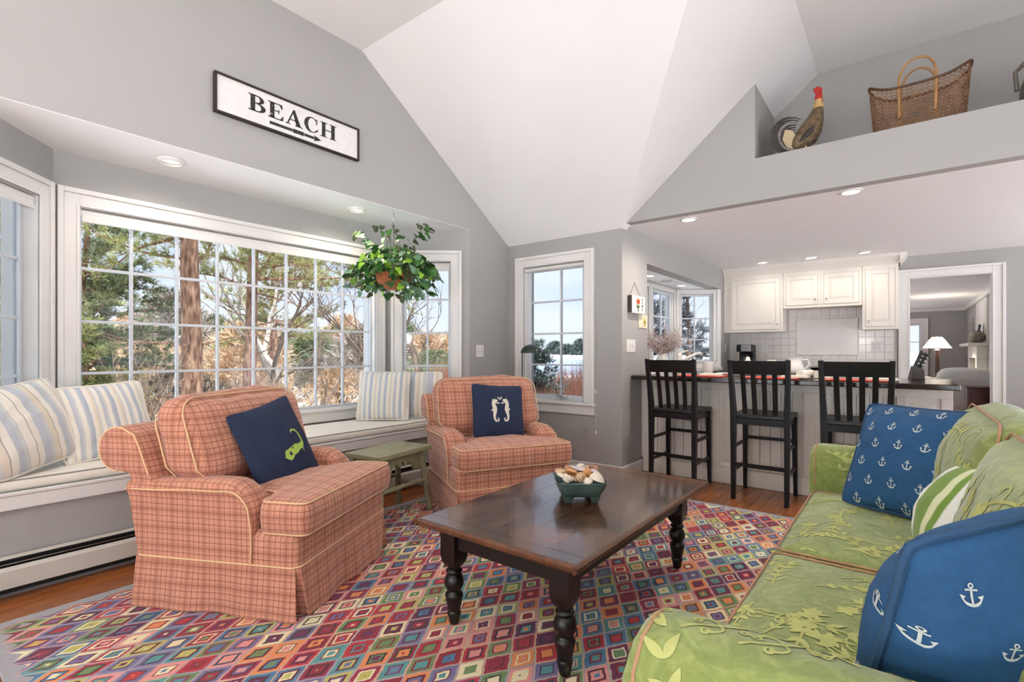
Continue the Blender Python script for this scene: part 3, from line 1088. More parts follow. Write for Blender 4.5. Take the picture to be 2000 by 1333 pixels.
LET = {
    'B': (0.86, [bxp(0.10, 0.32, 0, 1), bxp(0, 0.42, 0, 0.06), bxp(0, 0.42, 0.94, 1), ring(0.42, 0.755, 0.34, 0.245, 0.14, 0.185, -90, 90), ring(0.42, 0.27, 0.42, 0.27, 0.2, 0.21, -90, 90), bxp(0.3, 0.44, 0.94, 1), bxp(0.3, 0.44, 0, 0.06), bxp(0.3, 0.44, 0.49, 0.55)]),
    'E': (0.80, [bxp(0.10, 0.32, 0, 1), bxp(0, 0.76, 0, 0.06), bxp(0, 0.72, 0.94, 1), bxp(0.3, 0.56, 0.48, 0.54), bxp(0.53, 0.57, 0.38, 0.64), ([(0.76, 0.0), (0.80, 0.3), (0.76, 0.3), (0.62, 0.06)], [(0, 1, 2, 3)]), ([(0.72, 1.0), (0.58, 0.94), (0.70, 0.72), (0.74, 0.72)], [(0, 1, 2, 3)])]),
    'A': (0.92, [([(0.06, 0), (0.13, 0), (0.47, 0.94), (0.42, 1.0)], [(0, 1, 2, 3)]), ([(0.60, 0), (0.85, 0), (0.50, 1.0), (0.42, 1.0), (0.38, 0.86)], [(0, 1, 2, 3, 4)]), bxp(0.24, 0.68, 0.3, 0.36), bxp(0, 0.26, 0, 0.05), bxp(0.52, 0.94, 0, 0.05)]),
    'C': (0.84, [ring(0.42, 0.5, 0.42, 0.52, 0.25, 0.46, 42, 318, 20, 0.05), bxp(0.70, 0.75, 0.60, 0.98), ([(0.75, 0.12), (0.80, 0.30), (0.76, 0.30), (0.66, 0.12)], [(0, 1, 2, 3)])]),
    'H': (0.96, [bxp(0.09, 0.30, 0, 1), bxp(0.66, 0.87, 0, 1), bxp(0.28, 0.68, 0.48, 0.54), bxp(0, 0.40, 0, 0.05), bxp(0, 0.40, 0.95, 1), bxp(0.56, 0.96, 0, 0.05), bxp(0.56, 0.96, 0.95, 1)]),
}
def flat2d(parts, y, sx, sz, x0, z0, th=0.002):
    mb = MB()
    for vs, fs in parts:
        n = len(vs)
        o = [(x0 + a * sx, y, z0 + b * sz) for a, b in vs]
        back = [(x0 + a * sx, y + th, z0 + b * sz) for a, b in vs]
        mb.add(o, fs)
        mb.add(back, [tuple(reversed(f)) for f in fs])
        # rim
        cnt = {}
        for f in fs:
            for i in range(len(f)):
                e = (f[i], f[(i + 1) % len(f)])
                cnt[e] = 1
        for (a, b) in cnt:
            if (b, a) not in cnt:
                mb.add([o[a], o[b], back[b], back[a]], [(0, 1, 2, 3)])
    return mb
xx = 0.205
for ch in 'BEACH':
    wd, parts = LET[ch]
    flat2d(parts, -0.0265, 0.137, 0.110, xx, 0.088).build('letter', M_ink, sg)
    xx += wd * 0.137 + 0.014
arrow = [bxp(0, 0.42, 0.28, 0.72), bxp(0.43, 0.64, 0.2, 0.8), bxp(0.65, 0.88, 0.3, 0.7), ([(0.84, 0.0), (1.0, 0.5), (0.84, 1.0), (0.88, 0.5)], [(0, 1, 2, 3)])]
flat2d(arrow, -0.0265, 0.39, 0.046, 0.348, 0.028).build('arrow', M_ink, sg)

# ------------------------------------------------------------------ recessed ceiling lights
M_lens = emit('lit lamp lens', (1.0, 0.93, 0.82, 1), 9.0)
M_lens_off = emit('dim lamp lens', (1.0, 0.94, 0.86, 1), 1.6)
def downlight(x, y, z, r, label, watt, group, lens=None, spot=True, colr=(1, 0.90, 0.78), drop=0.012):
    t = thing('recessed_light', label, 'ceiling light', (x, y, z), (0, 0, 0), group)
    MB().lathe([(r * 0.74, -0.001), (r, -0.001), (r * 0.98, -drop * 0.6), (r * 0.78, -drop), (r * 0.74, -drop * 0.8)], 28, capb=False, capt=False).build('trim_ring', M_trim, t)
    MB().lathe([(r * 0.02, -0.003), (r * 0.75, -0.003), (r * 0.75, -0.001), (r * 0.02, -0.001)], 28).build('lens', lens or M_lens, t)
    if watt:
        d = bpy.data.lights.new('lamp', 'SPOT')
        d.energy = watt
        d.spot_size = R(165)
        d.spot_blend = 0.9
        d.shadow_soft_size = 0.06
        d.color = colr
        o = bpy.data.objects.new('lamp', d)
        o.parent = t
        o.location = (0, 0, -0.03)
        col.objects.link(o)
    return t
downlight(-3.737, 1.196, ZS, 0.078, 'recessed light in the bay ceiling nearer the camera', 14, 'bay ceiling lights', M_lens_off, drop=0.022)
downlight(-3.731, 2.592, ZS, 0.078, 'recessed light in the bay ceiling beside the hanging plant', 24, 'bay ceiling lights', M_lens_off, drop=0.022)
KW = 9
downlight(-1.545, 4.60, ZK, 0.078, 'lit kitchen ceiling light above the first bar stool', 48, 'kitchen ceiling lights')
downlight(-0.311, 4.56, ZK, 0.078, 'lit kitchen ceiling light above the third bar stool', 48, 'kitchen ceiling lights')
downlight(-1.50, 7.42, ZK, 0.075, 'lit ceiling light in front of the tall left wall cabinet', KW, 'kitchen ceiling lights')
downlight(-0.935, 7.42, ZK, 0.075, 'lit ceiling light in front of the low middle wall cabinet', KW, 'kitchen ceiling lights')
downlight(-0.37, 7.42, ZK, 0.075, 'lit ceiling light in front of the narrow right wall cabinet', KW, 'kitchen ceiling lights')
downlight(-2.40, 5.75, 2.125, 0.075, 'lit light in the kitchen bay ceiling above the flower vase', 8, 'kitchen bay lights')
downlight(-2.40, 6.85, 2.125, 0.075, 'lit light in the kitchen bay ceiling by the end window', 8, 'kitchen bay lights')
dv = thing('ceiling_vent', 'round white vent between the kitchen bay lights', 'vent', (-2.40, 6.3, 2.125))
MB().lathe([(0.02, -0.012), (0.07, -0.012), (0.085, -0.003), (0.085, -0.001), (0.02, -0.001)], 24).build('grille', plain('grey enamel', rgb(190, 190, 188), 0.5), dv)

# ------------------------------------------------------------------ switch plates and outlets
def plate(name, label, loc, rz, w=0.115, h=0.115, kind='switch', n=2, mat=None):
    t = thing(name, label, 'outlet' if kind == 'outlet' else 'switch', loc, (0, 0, rz))
    MB().box(-w / 2, w / 2, -0.006, -0.0005, -h / 2, h / 2).build('plate', mat or M_trim, t, bevel=0.002)
    for i in range(n):
        x = (i - (n - 1) / 2) * 0.046
        if kind == 'switch':
            MB().box(x - 0.005, x + 0.005, -0.016, -0.005, -0.004, 0.016).build('toggle', mat or M_trim, t, bevel=0.001)
            MB().box(x - 0.006, x + 0.006, -0.0066, -0.0055, -0.014, 0.014).build('slot', plain('pale grey plastic', rgb(190, 186, 180), 0.5), t)
        else:
            for z in (-0.02, 0.02):
                s = MB().box(x - 0.016, x + 0.016, -0.008, -0.0055, z - 0.014, z + 0.014).build('socket', mat or M_trim, t, bevel=0.003)
                for dx in (-0.006, 0.006):
                    MB().box(x + dx - 0.0015, x + dx + 0.0015, -0.0085, -0.0075, z - 0.004, z + 0.006).build('slot', M_darkgap, s)
    return t
plate('light_switch', 'double white switch plate on the gable wall beside the bay window', (XL, 3.899, 1.216), R(90), 0.115, 0.125)
plate('light_switch', 'double white switch plate below the tulip sign', (X2, 4.572, 1.265), R(90), 0.2, 0.125)
plate('light_switch', 'narrow cream switch plate at the kitchen bay corner', (X2, 7.87, 1.27), R(90), 0.075, 0.13, n=1)
plate('wall_outlet', 'white outlet on the backsplash beside the coffee maker', (-1.60, YK - 0.008, 1.25), 0, 0.085, 0.125, 'outlet', 1)
plate('wall_outlet', 'double white outlet on the backsplash right of the framed tile', (-0.27, YK - 0.008, 1.28), 0, 0.12, 0.12, 'outlet', 2)
# ------------------------------------------------------------------ rug
def rug_mat():
    t = NT('hooked diamond rug')
    co = t.coord()
    nz = t.noise(co, 34.0, 2)
    nz2 = t.noise(co, 7.0, 2)
    wob = t.new('ShaderNodeVectorMath'); wob.operation = 'MULTIPLY_ADD'
    t.link(nz.outputs['Color'], wob.inputs[0]); wob.inputs[1].default_value = (0.011, 0.014, 0); t.link(co, wob.inputs[2])
    wob2 = t.new('ShaderNodeVectorMath'); wob2.operation = 'MULTIPLY_ADD'
    t.link(nz2.outputs['Color'], wob2.inputs[0]); wob2.inputs[1].default_value = (0.02, 0.02, 0); t.link(wob.outputs[0], wob2.inputs[2])
    sep = t.new('ShaderNodeSeparateXYZ'); t.link(wob2.outputs[0], sep.inputs[0])
    a0 = t.math('MULTIPLY', sep.outputs[0], 1 / 0.112)
    b0 = t.math('MULTIPLY', sep.outputs[1], 1 / 0.176)
    a = t.math('ADD', a0, b0)
    b = t.math('SUBTRACT', a0, b0)
    fa, fb = t.math('FLOOR', a), t.math('FLOOR', b)
    da = t.math('ABSOLUTE', t.math('SUBTRACT', t.math('FRACT', a), 0.5))
    db = t.math('ABSOLUTE', t.math('SUBTRACT', t.math('FRACT', b), 0.5))
    d = t.math('MULTIPLY', t.math('MAXIMUM', da, db), 2.0)      # 0 centre .. 1 edge of the cell
    def cellrand(off):
        c = t.new('ShaderNodeCombineXYZ')
        t.link(fa, c.inputs[0]); t.link(fb, c.inputs[1]); c.inputs[2].default_value = off
        w = t.new('ShaderNodeTexWhiteNoise'); w.noise_dimensions = '3D'
        t.link(c.outputs[0], w.inputs['Vector'])
        return w.outputs['Value']
    PAL = [rgb(146, 22, 48), rgb(186, 38, 50), rgb(108, 136, 84), rgb(72, 118, 156), rgb(228, 138, 78), rgb(224, 146, 138), rgb(116, 106, 150), rgb(190, 182, 96), rgb(108, 30, 78), rgb(234, 220, 178), rgb(82, 148, 148), rgb(156, 30, 60)]
    PALB = [rgb(206, 164, 150), rgb(160, 146, 156), rgb(212, 166, 130), rgb(140, 156, 148), rgb(196, 148, 150), rgb(150, 158, 176), rgb(196, 182, 134), rgb(214, 142, 118)]
    def pal(v, P):
        x = t.new('ShaderNodeValToRGB'); x.color_ramp.interpolation = 'CONSTANT'
        el = x.color_ramp.elements
        while len(el) < len(P):
            el.new(0.5)
        for i, e in enumerate(el):
            e.position = i / len(P); e.color = P[i]
        t.link(v, x.inputs['Fac'])
        return x.outputs['Color']
    DARK = [rgb(98, 16, 36), rgb(52, 28, 46), rgb(140, 24, 38), rgb(40, 66, 84), rgb(232, 218, 170), rgb(66, 54, 44), rgb(96, 18, 50), rgb(238, 226, 190)]
    c_bg = pal(cellrand(1.3), PALB)
    c1 = pal(cellrand(2.7), PAL)
    c2 = pal(cellrand(5.1), DARK)
    c3 = pal(cellrand(7.9), PAL)
    c4 = pal(cellrand(9.4), PAL)
    c = c_bg
    c = t.mix(t.math('LESS_THAN', d, 0.90), c, c1)
    c = t.mix(t.math('LESS_THAN', d, t.math('ADD', 0.54, t.math('MULTIPLY', cellrand(3.3), 0.14))), c, c2)
    c = t.mix(t.math('LESS_THAN', d, 0.45), c, c3)
    c = t.mix(t.math('LESS_THAN', d, t.math('MULTIPLY', cellrand(4.4), 0.34)), c, c4)
    # grey-blue border
    sp = t.new('ShaderNodeSeparateXYZ'); t.link(co, sp.inputs[0])
    ex = t.math('SUBTRACT', 1.40, t.math('ABSOLUTE', sp.outputs[0]))
    ey = t.math('SUBTRACT', 1.895, t.math('ABSOLUTE', sp.outputs[1]))
    bord = t.math('LESS_THAN', t.math('ADD', t.math('MINIMUM', ex, ey), t.math('MULTIPLY', t.math('SUBTRACT', d, 0.5), 0.09)), 0.075)
    c = t.mix(bord, c, rgb(160, 156, 160))
    n2 = t.noise(co, 260, 3)
    c = t.mix(0.30, c, n2.outputs['Fac'], 'OVERLAY')
    n5 = t.noise(co, 90, 3)
    c = t.mix(0.20, c, n5.outputs['Color'], 'SOFT_LIGHT')
    t.link(c, t.b.inputs['Base Color'])
    t.b.inputs['Roughness'].default_value = 0.95
    t.b.inputs['Sheen Weight'].default_value = 0.15
    t.bump(n2.outputs['Fac'], 0.6, 0.006)
    return t.m
RX0, RX1, RY0, RY1 = -3.12, -0.30, 0.295, 4.085
rg = MB()
rg.loft(rings(RX1 - RX0, RY1 - RY0, 0.03, 3, 0.2, ((0, 0.0005), (0.004, 0.006), (-0.006, 0.0115))), True, True)
rug = rg.build('rug', rug_mat())
rug.location = ((RX0 + RX1) / 2, (RY0 + RY1) / 2, 0)
tag(rug, 'large rug of many small multicoloured concentric diamonds with a grey border', 'rug')
RZ = 0.0115

# ------------------------------------------------------------------ armchair (local x forward, y left)
def densify3(pts, step=0.06):
    out = []
    for i in range(len(pts)):
        a, b = Vector(pts[i]), Vector(pts[(i + 1) % len(pts)])
        k = max(1, int((b - a).length / step))
        out += [a.lerp(b, j / k) for j in range(k)]
    return out
def make_armchair(label):
    t = thing('armchair', label, 'armchair', (0, 0, RZ), (0, 0, 0), 'plaid slipcovered armchairs')
    W, F, B = 0.435, 0.425, -0.42
    # skirt: a long outline with inverted pleats at the two front corners
    def outline(z):
        k = 1 - z / 0.235                      # 1 at the hem
        fl = 0.020 * k
        pts = []
        def side(p, q, n, nx, ny, ph):
            for i in range(n):
                s = i / n
                wv = 0.013 * k * math.sin(ph + s * 7.5) * math.sin(math.pi * s) + 0.006 * k * math.sin(ph * 2 + s * 19)
                pts.append((p[0] + (q[0] - p[0]) * s + nx * (fl + wv), p[1] + (q[1] - p[1]) * s + ny * (fl + wv)))
        g = 0.055 * k + 0.002
        # right side, back to front
        side((B, -W), (F - 0.01, -W), 26, 0, -1, 0.6)
        pts.append((F - 0.01 + fl, -W - fl)); pts.append((F - 0.045 * k - 0.01, -W + 0.05 * k + 0.002)); pts.append((F - 0.02 * k, -W + 0.06 * k + 0.004))
        side((F + 0.01, -W + g + 0.006), (F + 0.01, W - g - 0.006), 26, 1, 0, 1.9)
        pts.append((F - 0.02 * k, W - 0.06 * k - 0.004)); pts.append((F - 0.045 * k - 0.01, W - 0.05 * k - 0.002)); pts.append((F - 0.01 + fl, W + fl))
        side((F - 0.01, W), (B, W), 26, 0, 1, 3.0)
        side((B, W), (B, -W), 20, -1, 0, 0.2)
        return [(x, y, z) for x, y in pts]
    sk = MB()
    sk.loft([outline(z) for z in (0.004, 0.04, 0.09, 0.14, 0.19, 0.235)], False, True)
    sk.build('skirt', M_plaid, t, fix=True, uv=True, angle=50)
    base = MB()
    base.loft(rings(F - B, 2 * W, 0.04, 4, 0.08, ((0.0, 0.225), (0.004, 0.28), (0.0, 0.36), (-0.06, 0.385)), (F + B) / 2))
    base.build('base', M_plaid, t, uv=True)
    pz = [(x, y, 0.236) for x, y in densify(rrect(F - B + 0.012, 2 * W + 0.012, 0.045, 4, (F + B) / 2), 0.1)]
    MB().tube(pz, 0.0042, 6, closed=True).build('piping', M_pipe, t)
    # arms
    def top(x):
        if x < 0.04:
            return 0.605 - 0.03 * max(0, (-0.1 - x)) * 1.5
        k = min(1.0, (x - 0.04) / 0.17)
        return 0.42 + 0.185 * math.sqrt(max(0.0, 1 - k ** 2.6))
    for s in (-1, 1):
        loops = []
        xs = [-0.46, -0.40, -0.3, -0.2, -0.1, 0.0, 0.04, 0.08, 0.12, 0.155, 0.18, 0.197, 0.208]
        for x in xs:
            zt = top(x)
            bl = 0.004 * fbm((x, s, 0), 8)
            prof = [(0.435, 0.24), (0.437, 0.34), (0.442, zt - 0.075), (0.452 + bl, zt - 0.045), (0.444, zt - 0.015), (0.42, zt - 0.001), (0.37, zt + 0.004), (0.325, zt - 0.006), (0.296, zt - 0.03), (0.285, zt - 0.075), (0.283, 0.36), (0.283, 0.24)]
            shrink = 0.0 if x < 0.19 else (x - 0.19) * 0.5
            loops.append([(x + (max(0.0, 1 - (z - 0.24) / 0.32) * 0.05 if x < -0.35 else 0.0), s * max(0.29, y - shrink) if y > 0.36 else s * (y + shrink), z) for y, z in prof])
        a = MB()
        a.loft(loops)
        arm = a.build('arm', M_plaid, t, uv=True, angle=55)
        path = [(-0.47, 0.447, top(-0.4) - 0.045)] + [(x, 0.456, top(x) - 0.045) for x in (-0.3, -0.2, -0.1, 0.0, 0.04)]
        path += [(x, 0.455, top(x) - 0.045 * (1 - max(0, (x - 0.04)) * 3)) for x in (0.08, 0.12, 0.15, 0.175, 0.193)] + [(0.205, 0.452, 0.40), (0.205, 0.448, 0.32), (0.198, 0.444, 0.237)]
        MB().tube([(x, s * y, z) for x, y, z in path], 0.0038, 6).build('piping', M_pipe, arm)
    # back with rolled top
    prof = [(-0.24, 0.30), (-0.27, 0.45), (-0.325, 0.62), (-0.37, 0.735), (-0.405, 0.805)]
    prof += [(-0.50 + 0.105 * math.cos(R(a)), 0.735 + 0.105 * math.sin(R(a))) for a in range(50, 290, 20)]
    prof += [(-0.445, 0.615), (-0.435, 0.5), (-0.43, 0.24), (-0.36, 0.235)]
    bk = MB()
    loops = []
    cxp = sum(p[0] for p in prof) / len(prof); czp = sum(p[1] for p in prof) / len(prof)
    for y, k in ((-0.465, 0.90), (-0.462, 0.96), (-0.45, 1.0), (-0.3, 1.0), (-0.15, 1.005), (0, 1.008), (0.15, 1.005), (0.3, 1.0), (0.45, 1.0), (0.462, 0.96), (0.465, 0.90)):
        loops.append([(cxp + (x - cxp) * k, y * (1.0 if z > 0.66 else 0.905 + 0.095 * max(0, (z - 0.56) / 0.1)), czp + (z - czp) * k) for x, z in prof])
    bk.loft(loops)
    back = bk.build('back', M_plaid, t, uv=True, angle=55)
    for s in (-1, 1):
        MB().tube([(cxp + (x - cxp) * 0.985, s * 0.460, czp + (z - czp) * 0.985) for x, z in prof[2:-4]], 0.0038, 6).build('piping', M_pipe, back)
    # T-shaped seat cushion
    T = [(0.475, -0.44), (0.475, 0.44), (0.225, 0.44), (0.225, 0.278), (-0.28, 0.278), (-0.28, -0.278), (0.225, -0.278), (0.225, -0.44)]
    T = round_poly(T, 0.055, 4)
    cm = cushion_outline(T, 0.372, 0.525, 0.03, 0.022, 0.05, wob=0.008, seed=2)
    st = cm.build('seat_cushion', M_plaid, t, fix=True, uv=True, angle=70)
    edge = densify(inset(T, 0.010), 0.08)
    MB().tube([(x, y, 0.519) for x, y in edge], 0.004, 6, closed=True).build('piping', M_pipe, st)
    MB().tube([(x, y, 0.379) for x, y in edge], 0.004, 6, closed=True).build('piping', M_pipe, st)
    # back cushion, leaning
    bc = puff(0.21, 0.87, 0.46, 0.085, (0.065, 0.0, 0.035), 18, wob=0.014, wsc=6.5, seed=1)
    def taper(p):
        k = min(1.0, max(0.0, (p[2] - 0.52) / 0.12))
        return (p[0], p[1] * (0.66 + 0.34 * k ** 0.7), p[2])
    Mx = Matrix.Translation((-0.205, 0, 0.735)) @ Matrix.Rotation(R(-17), 4, 'Y')
    bc.xf(Mx)
    bc.v = [taper(p) for p in bc.v]
    bco = bc.build('back_cushion', M_plaid, t, fix=True, uv=True, angle=80)
    for xo in (0.078, -0.078):
        lp = [Mx @ Vector(p) for p in densify3(edge_loop(0, 0.855, 0.45, 0.10, 'x', xo, 6))]
        MB().tube([taper(p) for p in lp], 0.004, 6, closed=True).build('piping', M_pipe, bco)
    return t
ac = make_armchair('plaid salmon armchair nearest the camera, with the navy map pillow')
ac.location = (-2.68, 1.35, RZ); ac.rotation_euler = (0, 0, R(27))
ac2 = copy_tree(ac)
ac2['label'] = 'plaid salmon armchair by the narrow window, with the seahorse pillow'
ac2.location = (-2.55, 3.05, RZ); ac2.rotation_euler = (0, 0, R(-29))

# pillows on the armchairs
def local(c, th, p):
    ct, st = math.cos(th), math.sin(th)
    return Vector((c[0] + p[0] * ct - p[1] * st, c[1] + p[0] * st + p[1] * ct, p[2]))
def ldir(th, d):
    ct, st = math.cos(th), math.sin(th)
    return Vector((d[0] * ct - d[1] * st, d[0] * st + d[1] * ct, d[2]))
th1, th2 = R(27), R(-29)
p, s = pillow('navy square pillow with a lime green map of a hooked cape', 0.44, 0.49, 0.14, M_navy, local((-2.68, 1.35), th1, (0.03, -0.035, 0.705)), ldir(th1, (0.93, -0.16, 0.36)), seed=3, group='navy armchair pillows', roll=R(11), squash=0.3)
m = lay(s, CAPE, (0.05, -0.03, 0.2), (1, 0, 0), (0, 1, 0), (0, 0, -1), scale=0.165, rot=R(-6))
m.build('cape_map', M_lime, p, fix=False)
p, s = pillow('navy square pillow with two cream seahorses face to face', 0.44, 0.44, 0.13, M_navy, local((-2.55, 3.05), th2, (0.035, 0.01, 0.740)), ldir(th2, (0.94, 0.0, 0.30)), seed=5, group='navy armchair pillows', roll=R(-4), squash=0.2)
m = lay(s, SEAH, (0.0, -0.01, 0.2), (1, 0, 0), (0, 1, 0), (0, 0, -1), scale=0.19, rot=R(3))
m.build('seahorses', M_ecru, p, fix=False)

# striped pillows on the window seat
ZC = 0.578
pillow('big ticking-stripe pillow leaning in the left corner of the window seat', 0.52, 0.48, 0.17, M_strA, (-3.645, 0.50, ZC + 0.235), (0.78, 0.52, 0.42), pipe=M_cream, seed=7, group='striped window seat pillows', roll=R(8), wob=0.012)
pillow('narrow-striped fringed pillow standing behind the near armchair', 0.50, 0.46, 0.16, M_strB, (-3.79, 0.87, ZC + 0.215), (0.93, 0.22, 0.36), pipe=M_cream, pr=0.007, seed=8, group='striped window seat pillows', roll=R(3), wob=0.012)
pillow('blue striped pillow standing in front at the bay\'s far corner', 0.48, 0.47, 0.15, M_strB, (-3.78, 2.915, ZC + 0.225), (0.62, -0.72, 0.30), pipe=M_cream, seed=9, group='striped window seat pillows', wob=0.01)
pillow('pale striped pillow tucked behind the blue striped one', 0.48, 0.45, 0.14, M_strC, (-3.66, 3.215, ZC + 0.222), (0.62, -0.74, 0.25), pipe=M_cream, seed=10, group='striped window seat pillows', wob=0.01)

# ------------------------------------------------------------------ little green stool
M_sage = plain('sage green worn paint', rgb(140, 138, 108), 0.55, var=0.16, vscale=14, bump=0.1)
gs = thing('stool', 'small sage green wooden stool between the armchairs', 'stool', (-2.95, 2.33, 0), (0, 0, R(8)))
zt = 0.50
MB().box(-0.165, 0.165, -0.275, 0.275, zt - 0.034, zt).build('top', M_sage, gs, bevel=0.004)
ends = [(-0.215, 0.0), (-0.215, -0.125), (-0.13, -0.125), (-0.115, -0.06), (-0.07, -0.095), (-0.02, -0.05), (0.02, -0.05), (0.07, -0.095), (0.115, -0.06), (0.13, -0.125), (0.215, -0.125), (0.215, 0.0)]
def rail(sx):
    # long apron with a cut-out like a row of leaves
    poly = [(-0.20, 0.0), (-0.212, -0.13), (-0.12, -0.13), (-0.10, -0.075), (-0.055, -0.055), (-0.03, -0.085), (0.0, -0.045), (0.03, -0.085), (0.055, -0.055), (0.10, -0.075), (0.12, -0.13), (0.212, -0.13), (0.20, 0.0)]
    b = MB()
    b.prism([(y, zt - 0.034 + z) for y, z in poly], sx * 0.115 - 0.009, sx * 0.115 + 0.009, 'x')
    b.build('apron', M_sage, gs)
rail(-1); rail(1)
for sy in (-1, 1):
    poly = [(-0.105, 0.0), (-0.112, -0.13), (-0.06, -0.13), (-0.035, -0.07), (0.0, -0.045), (0.035, -0.07), (0.06, -0.13), (0.112, -0.13), (0.105, 0.0)]
    MB().prism([(x, zt - 0.034 + z) for x, z in poly], sy * 0.212 - 0.009, sy * 0.212 + 0.009, 'y').build('end_apron', M_sage, gs)
    for sx in (-1, 1):
        MB().tube([(sx * 0.118, sy * 0.205, zt - 0.035), (sx * 0.158, sy * 0.262, 0.0)], [0.021, 0.024], 8).build('leg', M_sage, gs)
    MB().tube([(-0.142, sy * 0.235, 0.20), (0.142, sy * 0.235, 0.20)], 0.014, 8).build('stretcher', M_sage, gs)
for sx in (-1, 1):
    MB().tube([(sx * 0.137, -0.23, 0.245), (sx * 0.137, 0.23, 0.245)], 0.016, 8).build('stretcher', M_sage, gs)

# ------------------------------------------------------------------ reading lamps
M_lamp = plain('dark green lamp enamel', rgb(38, 48, 46), 0.3, var=0.1)
def reading_lamp(label, x, y, zs, turn, group=None):
    t = thing('floor_lamp', label, 'lamp', (x, y, 0), (0, 0, turn), group)
    MB().lathe([(0.12, 0.0), (0.12, 0.012), (0.1, 0.022), (0.02, 0.03)], 24).build('base', M_lamp, t)
    MB().tube([(0, 0, 0.02), (0, 0, zs - 0.30)], 0.011, 10).build('pole', M_lamp, t)
    MB().lathe([(0.012, zs - 0.32), (0.02, zs - 0.315), (0.02, zs - 0.285), (0.013, zs - 0.27)], 14).build('joint', M_lamp, t)
    MB().tube([(0, 0, zs - 0.28), (0, 0, zs + 0.02), (0.01, 0, zs + 0.045)], 0.007, 8).build('stem', M_lamp, t)
    d = []
    for k in range(9):
        a = R(90 * k / 8)
        d.append((max(0.008, 0.105 * math.sin(a)), 0.085 * math.cos(a)))
    d += [(0.100, 0.003)] + [(max(0.006, 0.098 * math.sin(R(90 - 90 * k / 8))), 0.078 * math.cos(R(90 - 90 * k / 8))) for k in range(9)]
    MB().lathe(d, 28, Matrix.Translation((0.088, 0, zs)), capb=False, capt=False).build('lamp_shade', M_lamp, t)
    MB().lathe([(0.01, 0.0), (0.026, 0.02), (0.022, 0.05), (0.012, 0.07)], 14, Matrix.Translation((0.088, 0, zs + 0.0))).build('bulb', M_trim, t)
    return t
reading_lamp('dark green dome reading lamp standing behind the seahorse armchair', -2.965, 3.96, 1.195, R(38), 'dome reading lamps')
reading_lamp('dark dome reading lamp cut by the picture\'s left edge', -3.335, 0.235, 1.60, R(-8), 'dome reading lamps')

# two shaded floor lamps added out of view as frontal fill light
def fill_lamp(lab, x, y, watt):
    t = thing('floor_lamp', lab, 'lamp', (x, y, 0), (0, 0, 0), 'fill lamps added behind the camera')
    MB().lathe([(0.15, 0.0), (0.15, 0.015), (0.02, 0.03)], 24).build('base', M_lamp, t)
    MB().tube([(0, 0, 0.02), (0, 0, 1.50)], 0.011, 10).build('pole', M_lamp, t)
    MB().lathe([(0.24, 1.36), (0.17, 1.64), (0.168, 1.64), (0.238, 1.36)], 28, capb=False, capt=False).build('lamp_shade', SHADE, t)
    d = bpy.data.lights.new('bulb', 'POINT'); d.energy = watt; d.color = (1, 0.98, 0.95); d.shadow_soft_size = 0.12
    o = bpy.data.objects.new('bulb', d); o.parent = t; o.location = (0, 0, 1.52); col.objects.link(o)
_s = NT('translucent linen shade')
_s.n.remove(_s.b)
_t = _s.new('ShaderNodeBsdfTranslucent'); _t.inputs['Color'].default_value = (0.92, 0.91, 0.88, 1)
_d = _s.new('ShaderNodeBsdfTransparent'); _d.inputs['Color'].default_value = (0.9, 0.9, 0.88, 1)
_m = _s.new('ShaderNodeMixShader'); _m.inputs[0].default_value = 0.5
_s.link(_t.outputs[0], _m.inputs[1]); _s.link(_d.outputs[0], _m.inputs[2])
_s.link(_m.outputs[0], [n for n in _s.n if n.type == 'OUTPUT_MATERIAL'][0].inputs['Surface'])
SHADE = _s.m
fill_lamp('added fill lamp with a shade by the gable wall, outside the picture', -2.6, -1.5, 45)
fill_lamp('added fill lamp with a shade behind the camera, outside the picture', -0.9, -1.9, 270)

# ------------------------------------------------------------------ coffee table
tb = thing('coffee_table', 'dark worn wooden coffee table with turned legs on the rug', 'table', (-1.27, 2.178, RZ))
TX, TY, TZ = 0.41, 0.7225, 0.478 - RZ
xs = [-TX + 0.016 + i * (2 * TX - 0.032) / 5 for i in range(6)]
for i in range(5):
    MB().box(xs[i] + 0.0002, xs[i + 1] - 0.0002, -TY + 0.085, TY - 0.085, TZ - 0.026, TZ - 0.0003 * (i % 2)).build('plank', M_table, tb, bevel=0.0008)
for s in (-1, 1):
    y0, y1 = sorted((s * (TY - 0.016), s * (TY - 0.0842)))
    MB().box(-TX + 0.016, TX - 0.016, y0, y1, TZ - 0.026, TZ).build('breadboard_end', M_table, tb, bevel=0.002)
e = MB()
pr = [(0.0, -0.030), (0.006, -0.030), (0.016, -0.018), (0.016, -0.008), (0.008, -0.001), (0.0, -0.001)]
for s in (-1, 1):
    e.prism([(s * (TX - 0.016 + a), TZ + b) for a, b in pr], -TY, TY, 'y')
    e.prism([(s * (TY - 0.016 + a), TZ + b) for a, b in pr], -TX + 0.016, TX - 0.016, 'x')
e.build('edge_moulding', M_tedge, tb, bevel=0.0)
LX, LY0, LY1 = 0.285, -0.600, 0.565
for s in (-1, 1):
    MB().box(s * (LX + 0.018) - 0.011, s * (LX + 0.018) + 0.011, LY0, LY1, TZ - 0.125, TZ - 0.027).build('apron', M_tleg, tb)
for y in (LY0 - 0.016, LY1 + 0.016):
    MB().box(-LX, LX, y - 0.011, y + 0.011, TZ - 0.125, TZ - 0.027).build('apron', M_tleg, tb)
